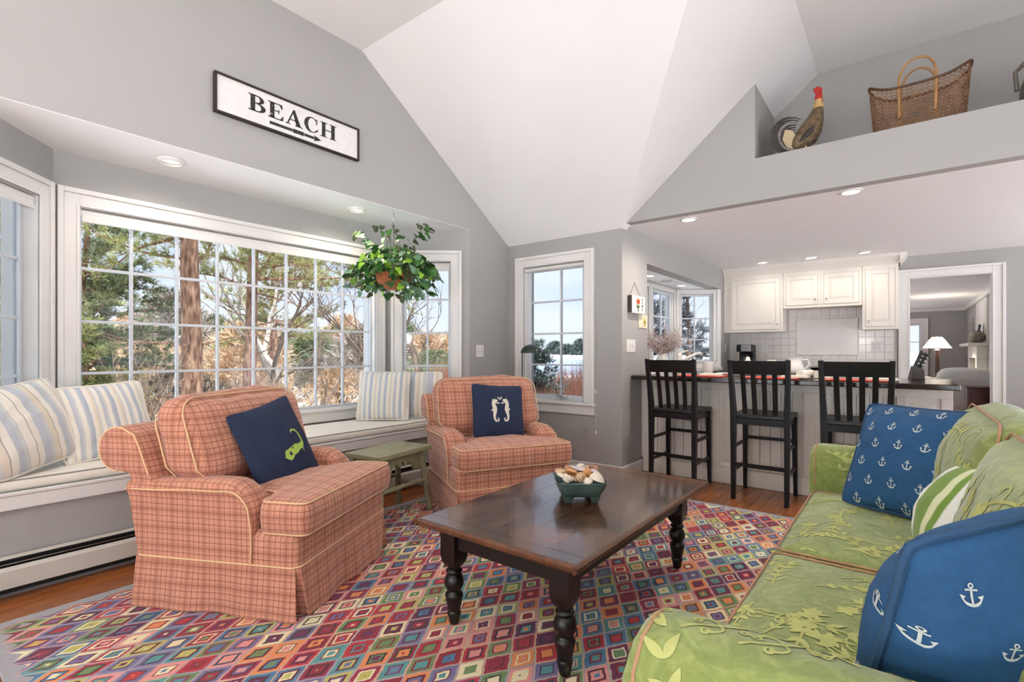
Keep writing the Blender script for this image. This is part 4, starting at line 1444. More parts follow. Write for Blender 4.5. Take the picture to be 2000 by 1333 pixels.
lp = [(0.019, 0.0), (0.023, 0.012), (0.027, 0.035), (0.030, 0.042), (0.031, 0.050), (0.027, 0.058), (0.030, 0.075), (0.037, 0.11), (0.040, 0.125), (0.038, 0.133), (0.030, 0.140), (0.028, 0.146), (0.034, 0.153), (0.042, 0.170), (0.044, 0.185), (0.041, 0.200), (0.034, 0.214), (0.028, 0.219), (0.033, 0.226), (0.037, 0.232), (0.034, 0.238), (0.027, 0.243), (0.034, 0.262), (0.04, 0.28)]
leg = MB()
leg.lathe(lp, 20)
sq = []
for z, hw in ((0.250, 0.024), (0.27, 0.036), (0.293, 0.0415), (0.31, 0.0425), (TZ - 0.028, 0.0425)):
    sq.append([(-hw, -hw, z), (hw, -hw, z), (hw, hw, z), (-hw, hw, z)])
leg.loft(sq)
leg_me = leg.mesh('leg')
for x in (-LX, LX):
    for y in (LY0, LY1):
        o = link('leg', leg_me, M_tleg, tb)
        o.location = (x, y, 0)

# bowl of shells
M_bowl = plain('glazed green pottery', rgb(70, 92, 86), 0.12, var=0.2, vscale=10, coat=0.6)
bw = thing('bowl', 'square green glazed pottery bowl with feet on the coffee table', 'bowl', (-1.265, 2.16, 0.479), (0, 0, R(38)))
b = MB()
def bl(w, d, r, z):
    return [(x, y, z) for x, y in rrect(w, d, r, 5)]
b.loft([bl(0.165, 0.19, 0.02, 0.030), bl(0.185, 0.21, 0.03, 0.036), bl(0.214, 0.24, 0.035, 0.060), bl(0.238, 0.265, 0.04, 0.088), bl(0.246, 0.272, 0.042, 0.102), bl(0.240, 0.266, 0.04, 0.104), bl(0.230, 0.256, 0.036, 0.100), bl(0.205, 0.23, 0.03, 0.065), bl(0.17, 0.195, 0.02, 0.042)])
b.build('body', M_bowl, bw, angle=60)
for sx in (-1, 1):
    for sy in (-1, 1):
        f = MB()
        f.loft([[(sx * (0.062 + x), sy * (0.072 + y), 0.0) for x, y in rrect(0.032, 0.036, 0.010, 3)], [(sx * (0.066 + x), sy * (0.076 + y), 0.014) for x, y in rrect(0.038, 0.042, 0.012, 3)], [(sx * (0.060 + x), sy * (0.070 + y), 0.034) for x, y in rrect(0.062, 0.068, 0.015, 3)]])
        f.build('foot', M_bowl, bw)
def shell_mat(name, c1, c2, rough=0.4):
    t = NT(name)
    w = t.new('ShaderNodeTexWave')
    w.inputs['Scale'].default_value = 60
    w.inputs['Distortion'].default_value = 3
    t.link(t.coord(), w.inputs['Vector'])
    t.link(t.mix(w.outputs['Fac'], c1, c2), t.b.inputs['Base Color'])
    t.b.inputs['Roughness'].default_value = rough
    return t.m
SM = {'white': shell_mat('chalk white shell', rgb(236, 226, 208), rgb(222, 206, 182)), 'orange': shell_mat('orange shell', rgb(226, 168, 104), rgb(206, 138, 78)), 'tan': shell_mat('tan shell', rgb(214, 184, 146), rgb(186, 146, 108)), 'brown': shell_mat('brown shell', rgb(150, 92, 66), rgb(196, 156, 122)), 'lilac': shell_mat('pale lilac shell', rgb(222, 208, 212), rgb(204, 182, 182))}
def fan_shell(r, h):
    mb = MB()
    n = 28
    loops = []
    for k in range(7):
        q = k / 6
        loops.append([((0.15 + 0.85 * q) * r * math.cos(a) * (1 + 0.05 * math.cos(a * 9)) - 0.2 * r * (1 - q), (0.15 + 0.85 * q) * r * math.sin(a), h * (1 - q ** 2.2) * (1 + 0.05 * math.sin(a * 14))) for a in [2 * math.pi * i / n for i in range(n)]])
    mb.loft(loops[::-1], True, True)
    return mb
def whelk(L, r):
    mb = MB()
    pts, rs = [], []
    N = 44
    for i in range(N):
        q = i / (N - 1)
        a = q * 2 * math.pi * 3.2
        rad = r * 0.62 * (1 - q) ** 1.1
        pts.append((rad * math.cos(a), rad * math.sin(a), L * (q ** 0.85) - L * 0.35))
        rs.append(max(0.0015, r * 0.58 * (1 - q) ** 0.9))
    mb.tube(pts, rs, 10)
    mb.lathe([(0.002, -L * 0.62), (r * 0.45, -L * 0.38), (r * 0.8, -L * 0.2), (r * 0.6, 0.0)], 14)
    return mb
SHELLS = [
    ('fan', 'white', (0.072, -0.083, 0.104), 0.036, 0.030, (10, 15, 60), 'big smooth cream clam at the front right of the bowl'),
    ('whelk', 'tan', (-0.002, -0.083, 0.112), 0.052, 0.024, (70, 20, 30), 'tan spiral shell at the middle front of the bowl'),
    ('whelk', 'white', (-0.062, -0.092, 0.108), 0.048, 0.022, (80, 0, 100), 'small white spiral shell at the front left of the bowl'),
    ('fan', 'orange', (-0.040, -0.040, 0.122), 0.032, 0.018, (-30, 10, 20), 'orange scallop tilted towards the front of the bowl'),
    ('whelk', 'orange', (0.030, -0.045, 0.124), 0.045, 0.021, (60, 30, 10), 'orange spiral shell in the middle of the bowl'),
    ('fan', 'white', (-0.088, -0.060, 0.110), 0.028, 0.014, (10, -25, 200), 'ribbed white scallop against the bowl\'s left side'),
    ('whelk', 'brown', (-0.050, 0.035, 0.124), 0.050, 0.022, (-60, 15, 60), 'brown spiral shell at the back left of the bowl'),
    ('whelk', 'brown', (0.078, 0.040, 0.122), 0.055, 0.024, (-50, -20, 120), 'dark brown spiral shell at the back right of the bowl'),
    ('fan', 'lilac', (0.012, 0.010, 0.126), 0.036, 0.014, (8, 12, 90), 'pale lilac clam shell lying flat near the bowl\'s middle'),
    ('whelk', 'white', (0.018, 0.075, 0.124), 0.056, 0.024, (70, 40, 200), 'whitish knobbed whelk at the back of the bowl'),
    ('fan', 'tan', (-0.086, 0.010, 0.114), 0.030, 0.016, (15, -20, 140), 'tan scallop at the bowl\'s left rim'),
    ('fan', 'lilac', (0.075, -0.010, 0.118), 0.028, 0.014, (-10, 20, 40), 'small pinkish scallop behind the big cream clam'),
    ('fan', 'white', (-0.020, 0.090, 0.114), 0.030, 0.014, (-20, 0, 0), 'white scallop at the bowl\'s far rim'),
    ('fan', 'tan', (0.060, 0.085, 0.112), 0.030, 0.014, (-15, 10, 0), 'tan scallop in the far right corner of the bowl'),
    ('fan', 'white', (0.028, -0.098, 0.100), 0.022, 0.012, (30, 0, 0), 'little white cockle between the clam and the spiral shell'),
    ('fan', 'tan', (-0.005, -0.02, 0.095), 0.06, 0.02, (0, 0, 45), 'large tan clam under the other shells'),
]
for kind, mt, loc, a, c2, rt, lab in SHELLS:
    me = fan_shell(a, c2) if kind == 'fan' else whelk(a, c2)
    o = me.build('seashell', SM[mt], None, angle=60)
    o.location = bw.matrix_basis @ Vector(loc) if False else (Matrix.Translation(bw.location) @ Matrix.Rotation(R(38), 4, 'Z')) @ Vector((loc[0] * 1.02, loc[1] * 1.02, loc[2] + 0.010))
    o.scale = (1.08, 1.08, 1.08)
    o.rotation_euler = tuple(R(x) for x in rt)
    tag(o, lab, 'seashell', 'shells in the green bowl')
# ------------------------------------------------------------------ green sofa (world axes, origin under its middle)
def damask():
    t = NT('green damask')
    co = t.coord()
    n0 = t.noise(co, 2.2, 3)
    n1 = t.noise(co, 16.0, 5, 0.6)
    n1.inputs['Distortion'].default_value = 1.6
    c = t.ramp(n1.outputs['Fac'], [(0.30, rgb(108, 124, 54)), (0.5, rgb(128, 142, 68)), (0.66, rgb(154, 164, 92))])
    c = t.mix(0.22, c, t.ramp(n0.outputs['Fac'], [(0.35, rgb(112, 124, 58)), (0.65, rgb(172, 182, 112))]))
    t.link(c, t.b.inputs['Base Color'])
    t.b.inputs['Roughness'].default_value = 0.8
    t.b.inputs['Sheen Weight'].default_value = 0.4
    t.bump(n1.outputs['Fac'], 0.35, 0.01)
    return t.m
M_dam = damask()
M_emb = plain('pale gold relief thread', rgb(184, 188, 114), 0.75, var=0.08, vscale=30)
M_rpipe = plain('dusty pink piping', rgb(186, 142, 110), 0.85, var=0.1, vscale=60)

def sprig(rn, L=0.26):
    """2-D embroidered spray: curved stem, paired leaves, small flowers and tendrils"""
    out = []
    bend = rn.uniform(-0.9, 0.9)
    pts, a = [(0.0, 0.0)], 0.0
    n = 10
    for k in range(n):
        a += bend / n * (1 + 0.6 * math.sin(k))
        pts.append((pts[-1][0] + math.cos(a) * L / n, pts[-1][1] + math.sin(a) * L / n))
    out.append(strip(pts, [0.0032] * (n + 1)))
    kind = rn.random()
    for k in range(2, n + 1, 2):
        b = math.atan2(pts[k][1] - pts[k - 1][1], pts[k][0] - pts[k - 1][0])
        for s in (-1, 1):
            if kind < 0.6:
                out.append(leaf2d(pts[k][0], pts[k][1], b + s * rn.uniform(0.5, 0.9), L * rn.uniform(0.15, 0.22), L * 0.036))
            elif k % 4 == 0:
                q = [pts[k]]
                aa = b + s * 0.9
                for j in range(7):
                    aa += s * 0.42
                    q.append((q[-1][0] + math.cos(aa) * L * 0.045, q[-1][1] + math.sin(aa) * L * 0.045))
                out.append(strip(q, [0.0028] * len(q)))
                out.append(strip(arc(q[-1][0], q[-1][1], 0.007, 0, 360, 8), 0.0025))
    if rn.random() < 0.6:
        cx, cy = pts[-1]
        for k in range(5):
            aa = k * 2 * math.pi / 5 + rn.random()
            out.append(leaf2d(cx, cy, aa, L * 0.19, L * 0.055, 5))
    return out

SO = Vector((0.1, 2.055, 0.0))
sf = thing('sofa', 'long green damask sofa with pink piping on the right', 'sofa', tuple(SO))
def sx(p):
    return (p[0] - SO.x, p[1] - SO.y, p[2])
b = MB()
b.loft(rings(0.94, 2.40, 0.05, 4, 0.15, ((-0.02, 0.03), (0.0, 0.05), (0.0, 0.29), (-0.05, 0.31))))
b.build('base', M_dam, sf)
for s_, y in ((-1, -1.1), (1, 1.1)):
    for x in (-0.4, 0.4):
        MB().lathe([(0.022, 0.0), (0.03, 0.03), (0.026, 0.035)], 12, Matrix.Translation((x, y, 0))).build('foot', M_tleg, sf)
# back
bk = MB()
prof = [(0.20, 0.28), (0.24, 0.60), (0.27, 0.78), (0.30, 0.83), (0.36, 0.855), (0.43, 0.845), (0.48, 0.79), (0.485, 0.6), (0.485, 0.28)]
loops = []
for y, k in ((-1.20, 0.96), (-1.19, 1.0), (-0.6, 1.0), (0, 1.0), (0.6, 1.0), (1.19, 1.0), (1.20, 0.96)):
    loops.append([(0.36 + (x - 0.36) * k, y, 0.5 + (z - 0.5) * k) for x, z in prof])
bk.loft(loops)
bk.build('back', M_dam, sf, angle=50)
# arms: soft rolled tops, inner faces towards the seat
def sofa_arm(y_in, s):
    prof = [(0.0, 0.26), (0.0, 0.50), (-0.006, 0.60), (0.012, 0.665), (0.055, 0.700), (0.115, 0.708), (0.175, 0.694), (0.215, 0.650), (0.222, 0.59), (0.205, 0.52), (0.195, 0.40), (0.195, 0.05), (0.10, 0.04)]
    loops = []
    for x, k in ((-0.500, 0.80), (-0.497, 0.88), (-0.488, 0.945), (-0.470, 0.985), (-0.44, 1.0), (-0.3, 1.0), (0.0, 1.0), (0.25, 1.0), (0.46, 1.0)):
        loops.append([(x, y_in + s * (0.105 + (a - 0.105) * k), 0.40 + (z - 0.40) * (k if z > 0.4 else 1) + 0.004 * fbm((x, a, z), 5)) for a, z in prof])
    mb = MB()
    mb.loft(loops)
    return mb, prof, loops
arms = []
for y_in, s in ((1.03 - SO.y, -1), (3.085 - SO.y, 1)):
    mb, prof, loops = sofa_arm(y_in, s)
    a = mb.build('arm', M_dam, sf, angle=60)
    MB().tube(loops[3][1:-2], 0.0035, 6).build('piping', M_rpipe, a)
    arms.append((a, mb))
rn = random.Random(11)
def embroider(mb, host, org, ax, ay, d, ext_u, ext_v, n, L, seedv=0, lift=0.0020):
    sr = Soft(mb)
    tot = MB()
    r2 = random.Random(seedv)
    cols = max(1, int(math.sqrt(n * ext_u / ext_v)))
    rows = max(1, int(n / cols))
    for i in range(cols):
        for j in range(rows):
            u = (i + 0.5 + r2.uniform(-0.3, 0.3)) / cols - 0.5
            v = (j + 0.5 + r2.uniform(-0.3, 0.3)) / rows - 0.5
            o = Vector(org) + Vector(ax) * u * ext_u + Vector(ay) * v * ext_v
            m = lay(sr, sprig(r2, L * r2.uniform(0.8, 1.2)), o, ax, ay, d, lift=lift, rot=r2.uniform(0, 6.28))
            if m:
                tot.add(m.v, m.f)
    if tot.f:
        o = tot.build('embroidery', M_emb, host, fix=False)
        o['kind'] = 'stuff'
        o['label'] = 'pale embroidered leaf sprays'
# seat cushions
for k, (y0, y1) in enumerate(((1.035, 2.045), (2.055, 3.075))):
    P = [(-0.485, y0 - SO.y), (0.20, y0 - SO.y), (0.20, y1 - SO.y), (-0.485, y1 - SO.y)]
    P = round_poly(P, 0.05, 5)
    cm = cushion_outline(P, 0.31, 0.475, 0.035, 0.030, 0.06, wob=0.006, seed=k)
    c = cm.build('seat_cushion', M_dam, sf, fix=True, angle=70)
    ed = densify(inset(P, 0.012), 0.1)
    MB().tube([(x, y, 0.471) for x, y in ed], 0.004, 6, closed=True).build('piping', M_rpipe, c)
    MB().tube([(x, y, 0.318) for x, y in ed], 0.004, 6, closed=True).build('piping', M_rpipe, c)
    embroider(cm, c, (-0.15, (y0 + y1) / 2 - SO.y, 0.9), (1, 0, 0), (0, 1, 0), (0, 0, -1), 0.66, 0.98, 44, 0.20, 5 + k)
    # back cushion
    bc = puff(0.22, 0.98, 0.47, 0.09, (0.06, 0.0, 0.035), 16, wob=0.014, wsc=6, seed=k + 4)
    Mx = Matrix.Translation((0.165, (y0 + y1) / 2 - SO.y, 0.735)) @ Matrix.Rotation(R(14), 4, 'Y')
    bc.xf(Mx)
    bo = bc.build('back_cushion', M_dam, sf, fix=True, angle=80)
    for xo in (-0.085, 0.085):
        MB().tube([Mx @ Vector(p) for p in edge_loop(0, 0.965, 0.455, 0.10, 'x', xo, 6)], 0.004, 6, closed=True).build('piping', M_rpipe, bo)
    embroider(bc, bo, (-0.6, (y0 + y1) / 2 - SO.y, 0.76), (0, 1, 0), (0, 0, 1), (1, 0, 0), 0.9, 0.4, 20, 0.2, 15 + k)
for k, (a, mb) in enumerate(arms):
    yc = (1.03 - SO.y - 0.10) if k == 0 else (3.085 - SO.y + 0.1)
    embroider(mb, a, (-0.05, yc, 1.2), (1, 0, 0), (0, 1, 0), (0, 0, -1), 0.85, 0.20, 14, 0.22, 40 + k)
    if k == 1:
        embroider(mb, a, (-0.05, yc - 0.6, 0.58), (1, 0, 0), (0, 0, 1), (0, 1, 0), 0.85, 0.2, 12, 0.2, 46)
    else:
        embroider(mb, a, (-1.2, yc, 0.45), (0, 1, 0), (0, 0, 1), (1, 0, 0), 0.2, 0.4, 8, 0.18, 48)
        embroider(mb, a, (-0.05, yc - 0.5, 0.75), (1, 0, 0), (0, 0.5, 0.86), (0, 0.86, -0.5), 0.85, 0.3, 14, 0.24, 49)

def anchors(root, sr, w, h, px, py, size, sides=(1, -1), rot0=0.0, seedv=1):
    r2 = random.Random(seedv)
    for sd in sides:
        j = 0
        y = -h / 2 + py * 0.45
        while y < h / 2 - 0.01:
            x = -w / 2 + px * (0.35 if j % 2 else 0.85)
            while x < w / 2 - 0.01:
                m = lay(sr, ANCHOR, (x, y, 0.4 * sd), (1, 0, 0), (0, 1, 0), (0, 0, -sd), lift=0.0022, scale=size, rot=rot0 + r2.uniform(-0.06, 0.06))
                if m:
                    m.build('anchor', M_anchor, root, fix=False)
                x += px
            y += py
            j += 1
p, sr = pillow('blue anchor-print pillow leaning in the far corner of the sofa', 0.53, 0.50, 0.22, M_blue, (0.05, 2.735, 0.735), (-0.42, -0.80, 0.42), pipe=M_bluepipe, pr=0.006, seed=21, group='anchor pillows', roll=R(0), sag=0.05, wob=0.012)
anchors(p, sr, 0.53, 0.50, 0.100, 0.082, 0.040, (1,), seedv=2)
p, sr = pillow('blue anchor-print pillow in the bottom right corner, nearest the camera', 0.54, 0.54, 0.27, M_blue, (0.125, 1.27, 0.685), (-0.76, 0.58, 0.33), pipe=M_bluepipe, pr=0.008, seed=22, group='anchor pillows', roll=R(-7), sag=0.05, wob=0.014)
anchors(p, sr, 0.54, 0.54, 0.105, 0.085, 0.034, (1, -1), seedv=3)
pillow('green, blue and white striped pillow between the anchor pillows', 0.42, 0.40, 0.21, M_strG, (0.145, 2.24, 0.665), (-0.90, 0.05, 0.42), pipe=M_cream, pr=0.004, seed=23, roll=R(4))

# ------------------------------------------------------------------ bar stools
def make_bar_stool():
    t = thing('bar_stool', 'stool', 'bar stool', (0, 0, 0), (0, 0, 0), 'black bar stools at the counter')
    def post(s):
        pts = [(s * 0.195, -0.190, 0.0), (s * 0.196, -0.180, 0.35), (s * 0.197, -0.178, 0.66), (s * 0.198, -0.182, 0.75), (s * 0.203, -0.200, 0.90), (s * 0.208, -0.222, 1.03), (s * 0.211, -0.240, 1.142)]
        ws = [(0.032, 0.036), (0.038, 0.044), (0.042, 0.052), (0.042, 0.050), (0.038, 0.042), (0.036, 0.036), (0.034, 0.032)]
        loops = [[(p[0] + a * w / 2, p[1] + b_ * d / 2, p[2]) for a, b_ in ((-1, -1), (1, -1), (1, 1), (-1, 1))] for p, (w, d) in zip(pts, ws)]
        mb = MB()
        mb.loft(loops)
        mb.build('back_leg', M_black, t, bevel=0.003)
    post(-1); post(1)
    for s in (-1, 1):
        mb = MB()
        mb.loft([[(s * x + a * w, y + b_ * w, z) for a, b_ in ((-1, -1), (1, -1), (1, 1), (-1, 1))] for x, y, z, w in ((0.196, 0.205, 0.0, 0.014), (0.193, 0.195, 0.35, 0.018), (0.190, 0.185, 0.665, 0.020))])
        mb.build('front_leg', M_black, t, bevel=0.002)
    st = MB()
    st.loft(rings(0.43, 0.43, 0.02, 3, 0.1, ((-0.012, 0.668), (0, 0.674), (0.0, 0.692), (-0.008, 0.700)), 0, 0.012))
    st.build('seat', M_black, t)
    ap = MB()
    ap.box(-0.18, 0.18, -0.19, -0.165, 0.615, 0.669); ap.build('rear_apron', M_black, t)
    MB().box(-0.18, 0.18, 0.17, 0.192, 0.615, 0.669).build('front_apron', M_black, t)
    for s in (-1, 1):
        MB().box(s * 0.186 - 0.011, s * 0.186 + 0.011, -0.17, 0.18, 0.615, 0.669).build('side_apron', M_black, t)
        MB().beam((s * 0.195, -0.178, 0.235), (s * 0.195, 0.197, 0.235), 0.016, 0.026).build('side_stretcher', M_black, t)
        MB().beam((s * 0.194, -0.178, 0.43), (s * 0.193, 0.193, 0.43), 0.016, 0.026).build('side_stretcher', M_black, t)
    for y, z in ((0.197, 0.20), (0.192, 0.46), (-0.178, 0.285)):
        MB().beam((-0.185, y, z), (0.185, y, z), 0.018, 0.026).build('stretcher', M_black, t)
    # curved top rail
    tr = MB()
    loops = []
    for k in range(9):
        u = -1 + k / 4
        y = -0.232 - 0.010 * (1 - u * u)
        loops.append([(u * 0.196, y + 0.011 - 0.012, 1.025), (u * 0.196, y + 0.011 + 0.008, 1.025), (u * 0.196, y - 0.004, 1.134), (u * 0.196, y - 0.022, 1.134)])
    tr.loft(loops)
    tr.build('top_rail', M_black, t, bevel=0.002)
    for x in (-0.117, -0.039, 0.039, 0.117):
        pts = [(x * 0.94, -0.168, 0.69), (x * 0.96, -0.176, 0.78), (x * 0.98, -0.198, 0.90), (x, -0.228, 1.04)]
        mb = MB()
        mb.loft([[(p[0] + a * 0.018, p[1] + b_ * 0.006, p[2]) for a, b_ in ((-1, -1), (1, -1), (1, 1), (-1, 1))] for p in pts])
        mb.build('back_slat', M_black, t, bevel=0.002)
    return t
bs = make_bar_stool()
for i, (x, y, a, lab) in enumerate(((-1.607, 4.555, -2, 'black slat-back bar stool closest to the tulip sign'), (-0.905, 4.555, 0, 'middle black slat-back bar stool of the three'), (-0.272, 4.555, 1, 'black slat-back bar stool partly hidden by the blue pillow'))):
    o = bs if i == 0 else copy_tree(bs)
    o.location = (x, y, 0); o.rotation_euler = (0, 0, R(a)); o['label'] = lab

# ------------------------------------------------------------------ peninsula
pn = thing('peninsula', 'white panelled kitchen peninsula behind the bar stools', 'counter', (0, 4.83, 0))
MB().box(X2 + 0.002, 0.27, 0.026, 0.62, 0.0, 0.938).build('body', M_cab, pn)
MB().box(X2 + 0.02, 0.285, -0.012, 0.026, 0.0, 0.15).build('plinth', M_cab, pn, bevel=0.004)
MB().box(X2 + 0.002, 0.285, -0.004, 0.026, 0.86, 0.938).build('top_rail', M_cab, pn, bevel=0.002)
def stile(x0, x1):
    MB().box(x0, x1, -0.004, 0.026, 0.1505, 0.859).build('stile', M_cab, pn, bevel=0.002)
def raised(x0, x1, z0=0.19, z1=0.82):
    MB().box(x0, x1, 0.012, 0.026, 0.1505, 0.859).build('panel_ground', M_cab, pn)
    mb = MB()
    mb.loft([[(x0 + 0.03 + e, y, z0 + e), (x1 - 0.03 - e, y, z0 + e), (x1 - 0.03 - e, y, z1 - e), (x0 + 0.03 + e, y, z1 - e)] for e, y in ((0, 0.0125), (0.0, 0.009), (0.03, 0.0), (0.045, -0.001))])
    mb.build('raised_panel', M_cab, pn, angle=15)
def beads(x0, x1):
    n = max(1, round((x1 - x0) / 0.083))
    w = (x1 - x0) / n
    me = MB().box(0.002, w - 0.002, 0.010, 0.026, 0.1505, 0.859).mesh('bead_board', bevel=0.003)
    for i in range(n):
        o = link('bead_board', me, M_cab, pn)
        o.location = (x0 + i * w, 0, 0)
stile(X2 + 0.003, -2.02); beads(-2.02, -1.42); stile(-1.42, -1.34); raised(-1.34, -1.06); stile(-1.06, -1.0)
beads(-1.0, -0.66); stile(-0.66, -0.58); raised(-0.58, -0.44); stile(-0.44, -0.38); beads(-0.38, -0.04); stile(-0.04, 0.02); raised(0.02, 0.22); stile(0.22, 0.285)
MB().box(0.27, 0.285, 0.0265, 0.61, 0.0, 0.937).build('end_panel', M_cab, pn)
ct = thing('countertop', 'dark polished counter slab on the peninsula', 'countertop', (0, 4.83, 0.9385))
out = [(X2 + 0.002, -0.275), (0.315, -0.275), (0.315, 0.66), (X2 + 0.002, 0.66)]
cm = MB()
cp = densify(round_poly(out, 0.045, 5), 0.4)
cm.loft([[(x, y, z) for x, y in inset(cp, e)] for e, z in ((0.006, 0.0), (0.0, 0.006), (0.0, 0.034), (0.006, 0.0405))])
cm.build('slab', M_counter, ct)
ZCT = 0.9795

# ------------------------------------------------------------------ things on the peninsula
M_redmat = plain('red woven placemat', rgb(206, 66, 48), 0.85, var=0.12, vscale=90, bump=0.4, bscale=220)
M_china = plain('white china', rgb(236, 234, 230), 0.15, var=0.01, coat=0.4)
M_paper = plain('folded cream paper', rgb(232, 226, 214), 0.8)
for (x, y, a, lab) in ((-1.50, 4.80, 3, 'red placemat in front of the first bar stool'), (-0.90, 4.79, -2, 'red placemat in front of the middle bar stool'), (-0.30, 4.79, 1, 'red placemat in front of the third bar stool')):
    t = thing('placemat', lab, 'placemat', (x, y, ZCT), (0, 0, R(a)), 'red placemats on the counter')
    MB().box(-0.22, 0.22, -0.15, 0.15, 0.0005, 0.006).build('mat', M_redmat, t, bevel=0.002)
    mb = MB()
    for s in (-0.19, -0.17, 0.17, 0.19):
        mb.box(s - 0.004, s + 0.004, -0.149, 0.149, 0.0061, 0.0072)
    mb.build('white_bands', M_china, t)
def napkin(x, y, a, lab):
    t = thing('napkin', lab, 'napkin', (x, y, ZCT + 0.0075), (0, 0, R(a)), 'white napkins on the placemats')
    MB().box(-0.10, 0.10, -0.07, 0.07, 0, 0.008).build('lower_fold', M_paper, t, bevel=0.002)
    MB().box(-0.095, 0.09, -0.065, 0.06, 0.0082, 0.018).build('upper_fold', M_paper, t, bevel=0.003)
napkin(-1.42, 4.83, 25, 'folded cream napkin on the first red placemat')
napkin(-0.72, 4.82, -8, 'folded white napkin on the middle red placemat')
napkin(-0.12, 4.80, 5, 'folded white napkin on the third red placemat')
tr_ = thing('serving_tray', 'pale tray lying behind the first red placemat', 'tray', (-1.28, 5.08, ZCT), (0, 0, R(12)))
MB().loft([[(x, y, z) for x, y in rrect(0.30 + e, 0.2 + e, 0.03, 4)] for e, z in ((-0.04, 0.0005), (0.0, 0.022), (-0.008, 0.023), (-0.045, 0.006))]).build('tray', M_paper, tr_)
def lathe_thing(name, lab, cat, loc, prof, mat, n=24, capt=True, group=None):
    t = thing(name, lab, cat, loc, (0, 0, 0), group)
    MB().lathe(prof, n, capt=capt).build('body', mat, t, angle=50)
    return t
gl_ = lathe_thing('tumbler', 'clear frosted tumbler behind the first bar stool', 'glass', (-1.545, 5.18, ZCT), [(0.045, 0.0005), (0.055, 0.13), (0.052, 0.13), (0.043, 0.006)], plain('frosted acrylic', rgb(226, 224, 220), 0.2))
tw = thing('rolled_towel', 'rolled white towel on the counter left of the third bar stool', 'towel', (-0.66, 4.95, ZCT + 0.0355), (0, 0, R(70)))
MB().tube([(-0.09, 0, 0), (0.09, 0, 0)], 0.035, 18).build('roll', M_paper, tw)
sp_ = []
for k in range(40):
    a = k * 0.45
    sp_.append((-0.092, 0.0008 * k * math.cos(a), 0.0008 * k * math.sin(a)))
MB().tube(sp_, 0.003, 6).build('spiral_edge', M_cream, tw)
bx_ = thing('paper_box', 'small white carton on the counter beside the rolled towel', 'box', (-0.52, 5.02, ZCT), (0, 0, R(8)))
MB().box(-0.09, 0.09, -0.06, 0.06, 0.0005, 0.062).build('carton', M_paper, bx_, bevel=0.003)
MB().box(-0.092, 0.092, -0.062, 0.0, 0.0622, 0.066).build('flap', M_paper, bx_)
pt = lathe_thing('pitcher', 'white china pitcher on the counter behind the middle bar stool', 'pitcher', (-0.79, 5.28, ZCT), [(0.05, 0.0005), (0.075, 0.03), (0.08, 0.07), (0.06, 0.12), (0.048, 0.15), (0.058, 0.175), (0.053, 0.174), (0.044, 0.15), (0.05, 0.12)], M_china, capt=False)
MB().tube([(0.055, 0, 0.15), (0.10, 0, 0.155), (0.115, 0, 0.11), (0.075, 0, 0.06)], 0.008, 8).build('handle', M_china, pt)
MB().loft([[(-0.05, -0.02, 0.15), (-0.05, 0.02, 0.15), (-0.04, 0.0, 0.13)], [(-0.085, -0.006, 0.178), (-0.085, 0.006, 0.178), (-0.08, 0, 0.17)]]).build('spout', M_china, pt)
sb = lathe_thing('sugar_bowl', 'small white lidded dish on the counter behind the middle stool', 'dish', (-1.22, 5.38, ZCT), [(0.04, 0.0005), (0.07, 0.04), (0.075, 0.09), (0.07, 0.1), (0.02, 0.15), (0.02, 0.17), (0.005, 0.18)], M_china)
mg = lathe_thing('mug', 'white mug on the counter left of the pitcher', 'mug', (-1.0, 5.36, ZCT), [(0.038, 0.0005), (0.042, 0.02), (0.042, 0.15), (0.038, 0.15), (0.036, 0.02)], M_china)
MB().tube([(0.042, 0, 0.12), (0.075, 0, 0.11), (0.075, 0, 0.05), (0.042, 0, 0.035)], 0.006, 8).build('handle', M_china, mg)
kb = thing('knife_block', 'slanted knife block with black handles on the counter by the doorway', 'knife block', (0.085, 5.30, ZCT), (0, 0, R(15)))
kb.scale = (0.8, 0.8, 0.85)
Mk = Matrix.Rotation(R(25), 4, 'Y')
MB().prism([(-0.06, 0.0005), (0.06, 0.0005), (0.05, 0.10), (-0.03, 0.13)], -0.05, 0.05, 'y').build('block', plain('dark block', rgb(60, 52, 46), 0.5), kb, bevel=0.003)
for i in range(3):
    for j in range(2):
        yk = -0.032 + i * 0.032
        x0 = -0.012 + j * 0.035
        h_ = MB()
        h_.beam((x0, yk, 0.112 - j * 0.012), (x0 + 0.065, yk, 0.255 - j * 0.02 + 0.012 * i), 0.016, 0.026, (0, 1, 0))
        hh = h_.build('knife_handle', M_black, kb, bevel=0.003)
        rv = MB()
        for q in (0.3, 0.55, 0.8):
            rv.cbox((x0 + 0.065 * q, yk - 0.0135, 0.112 - j * 0.012 + 0.14 * q), (0.014, 0.003, 0.006))
        rv.build('rivet', M_chrome, hh)

# ------------------------------------------------------------------ kitchen run on the end wall
bsp = struct('wall_backsplash', MB().box(X2 + 0.001, -0.06, YK - 0.006, YK - 0.0005, 0.90, 1.9), plain('pale grout', rgb(206, 200, 194), 0.7))
tile = MB().box(-0.0485, 0.0485, -0.006, 0, -0.0485, 0.0485).mesh('tile', bevel=0.0015)
M_tile = plain('glazed white tile', rgb(222, 216, 210), 0.18, var=0.04, vscale=3, coat=0.3)
FX0, FX1, FZ0, FZ1 = -1.19, -0.47, 1.17, 1.67
for i in range(20):
    for j in range(9):
        x, z = -2.04 + i * 0.1, 0.955 + j * 0.1
        if FX0 + 0.05 < x < FX1 - 0.05 and FZ0 + 0.05 < z < FZ1 - 0.05:
            continue
        if z > 1.52 and not (-1.32 < x < -0.40):
            continue
        o = link('tile', tile, M_tile, bsp)
        o.location = (x, YK - 0.006, z)
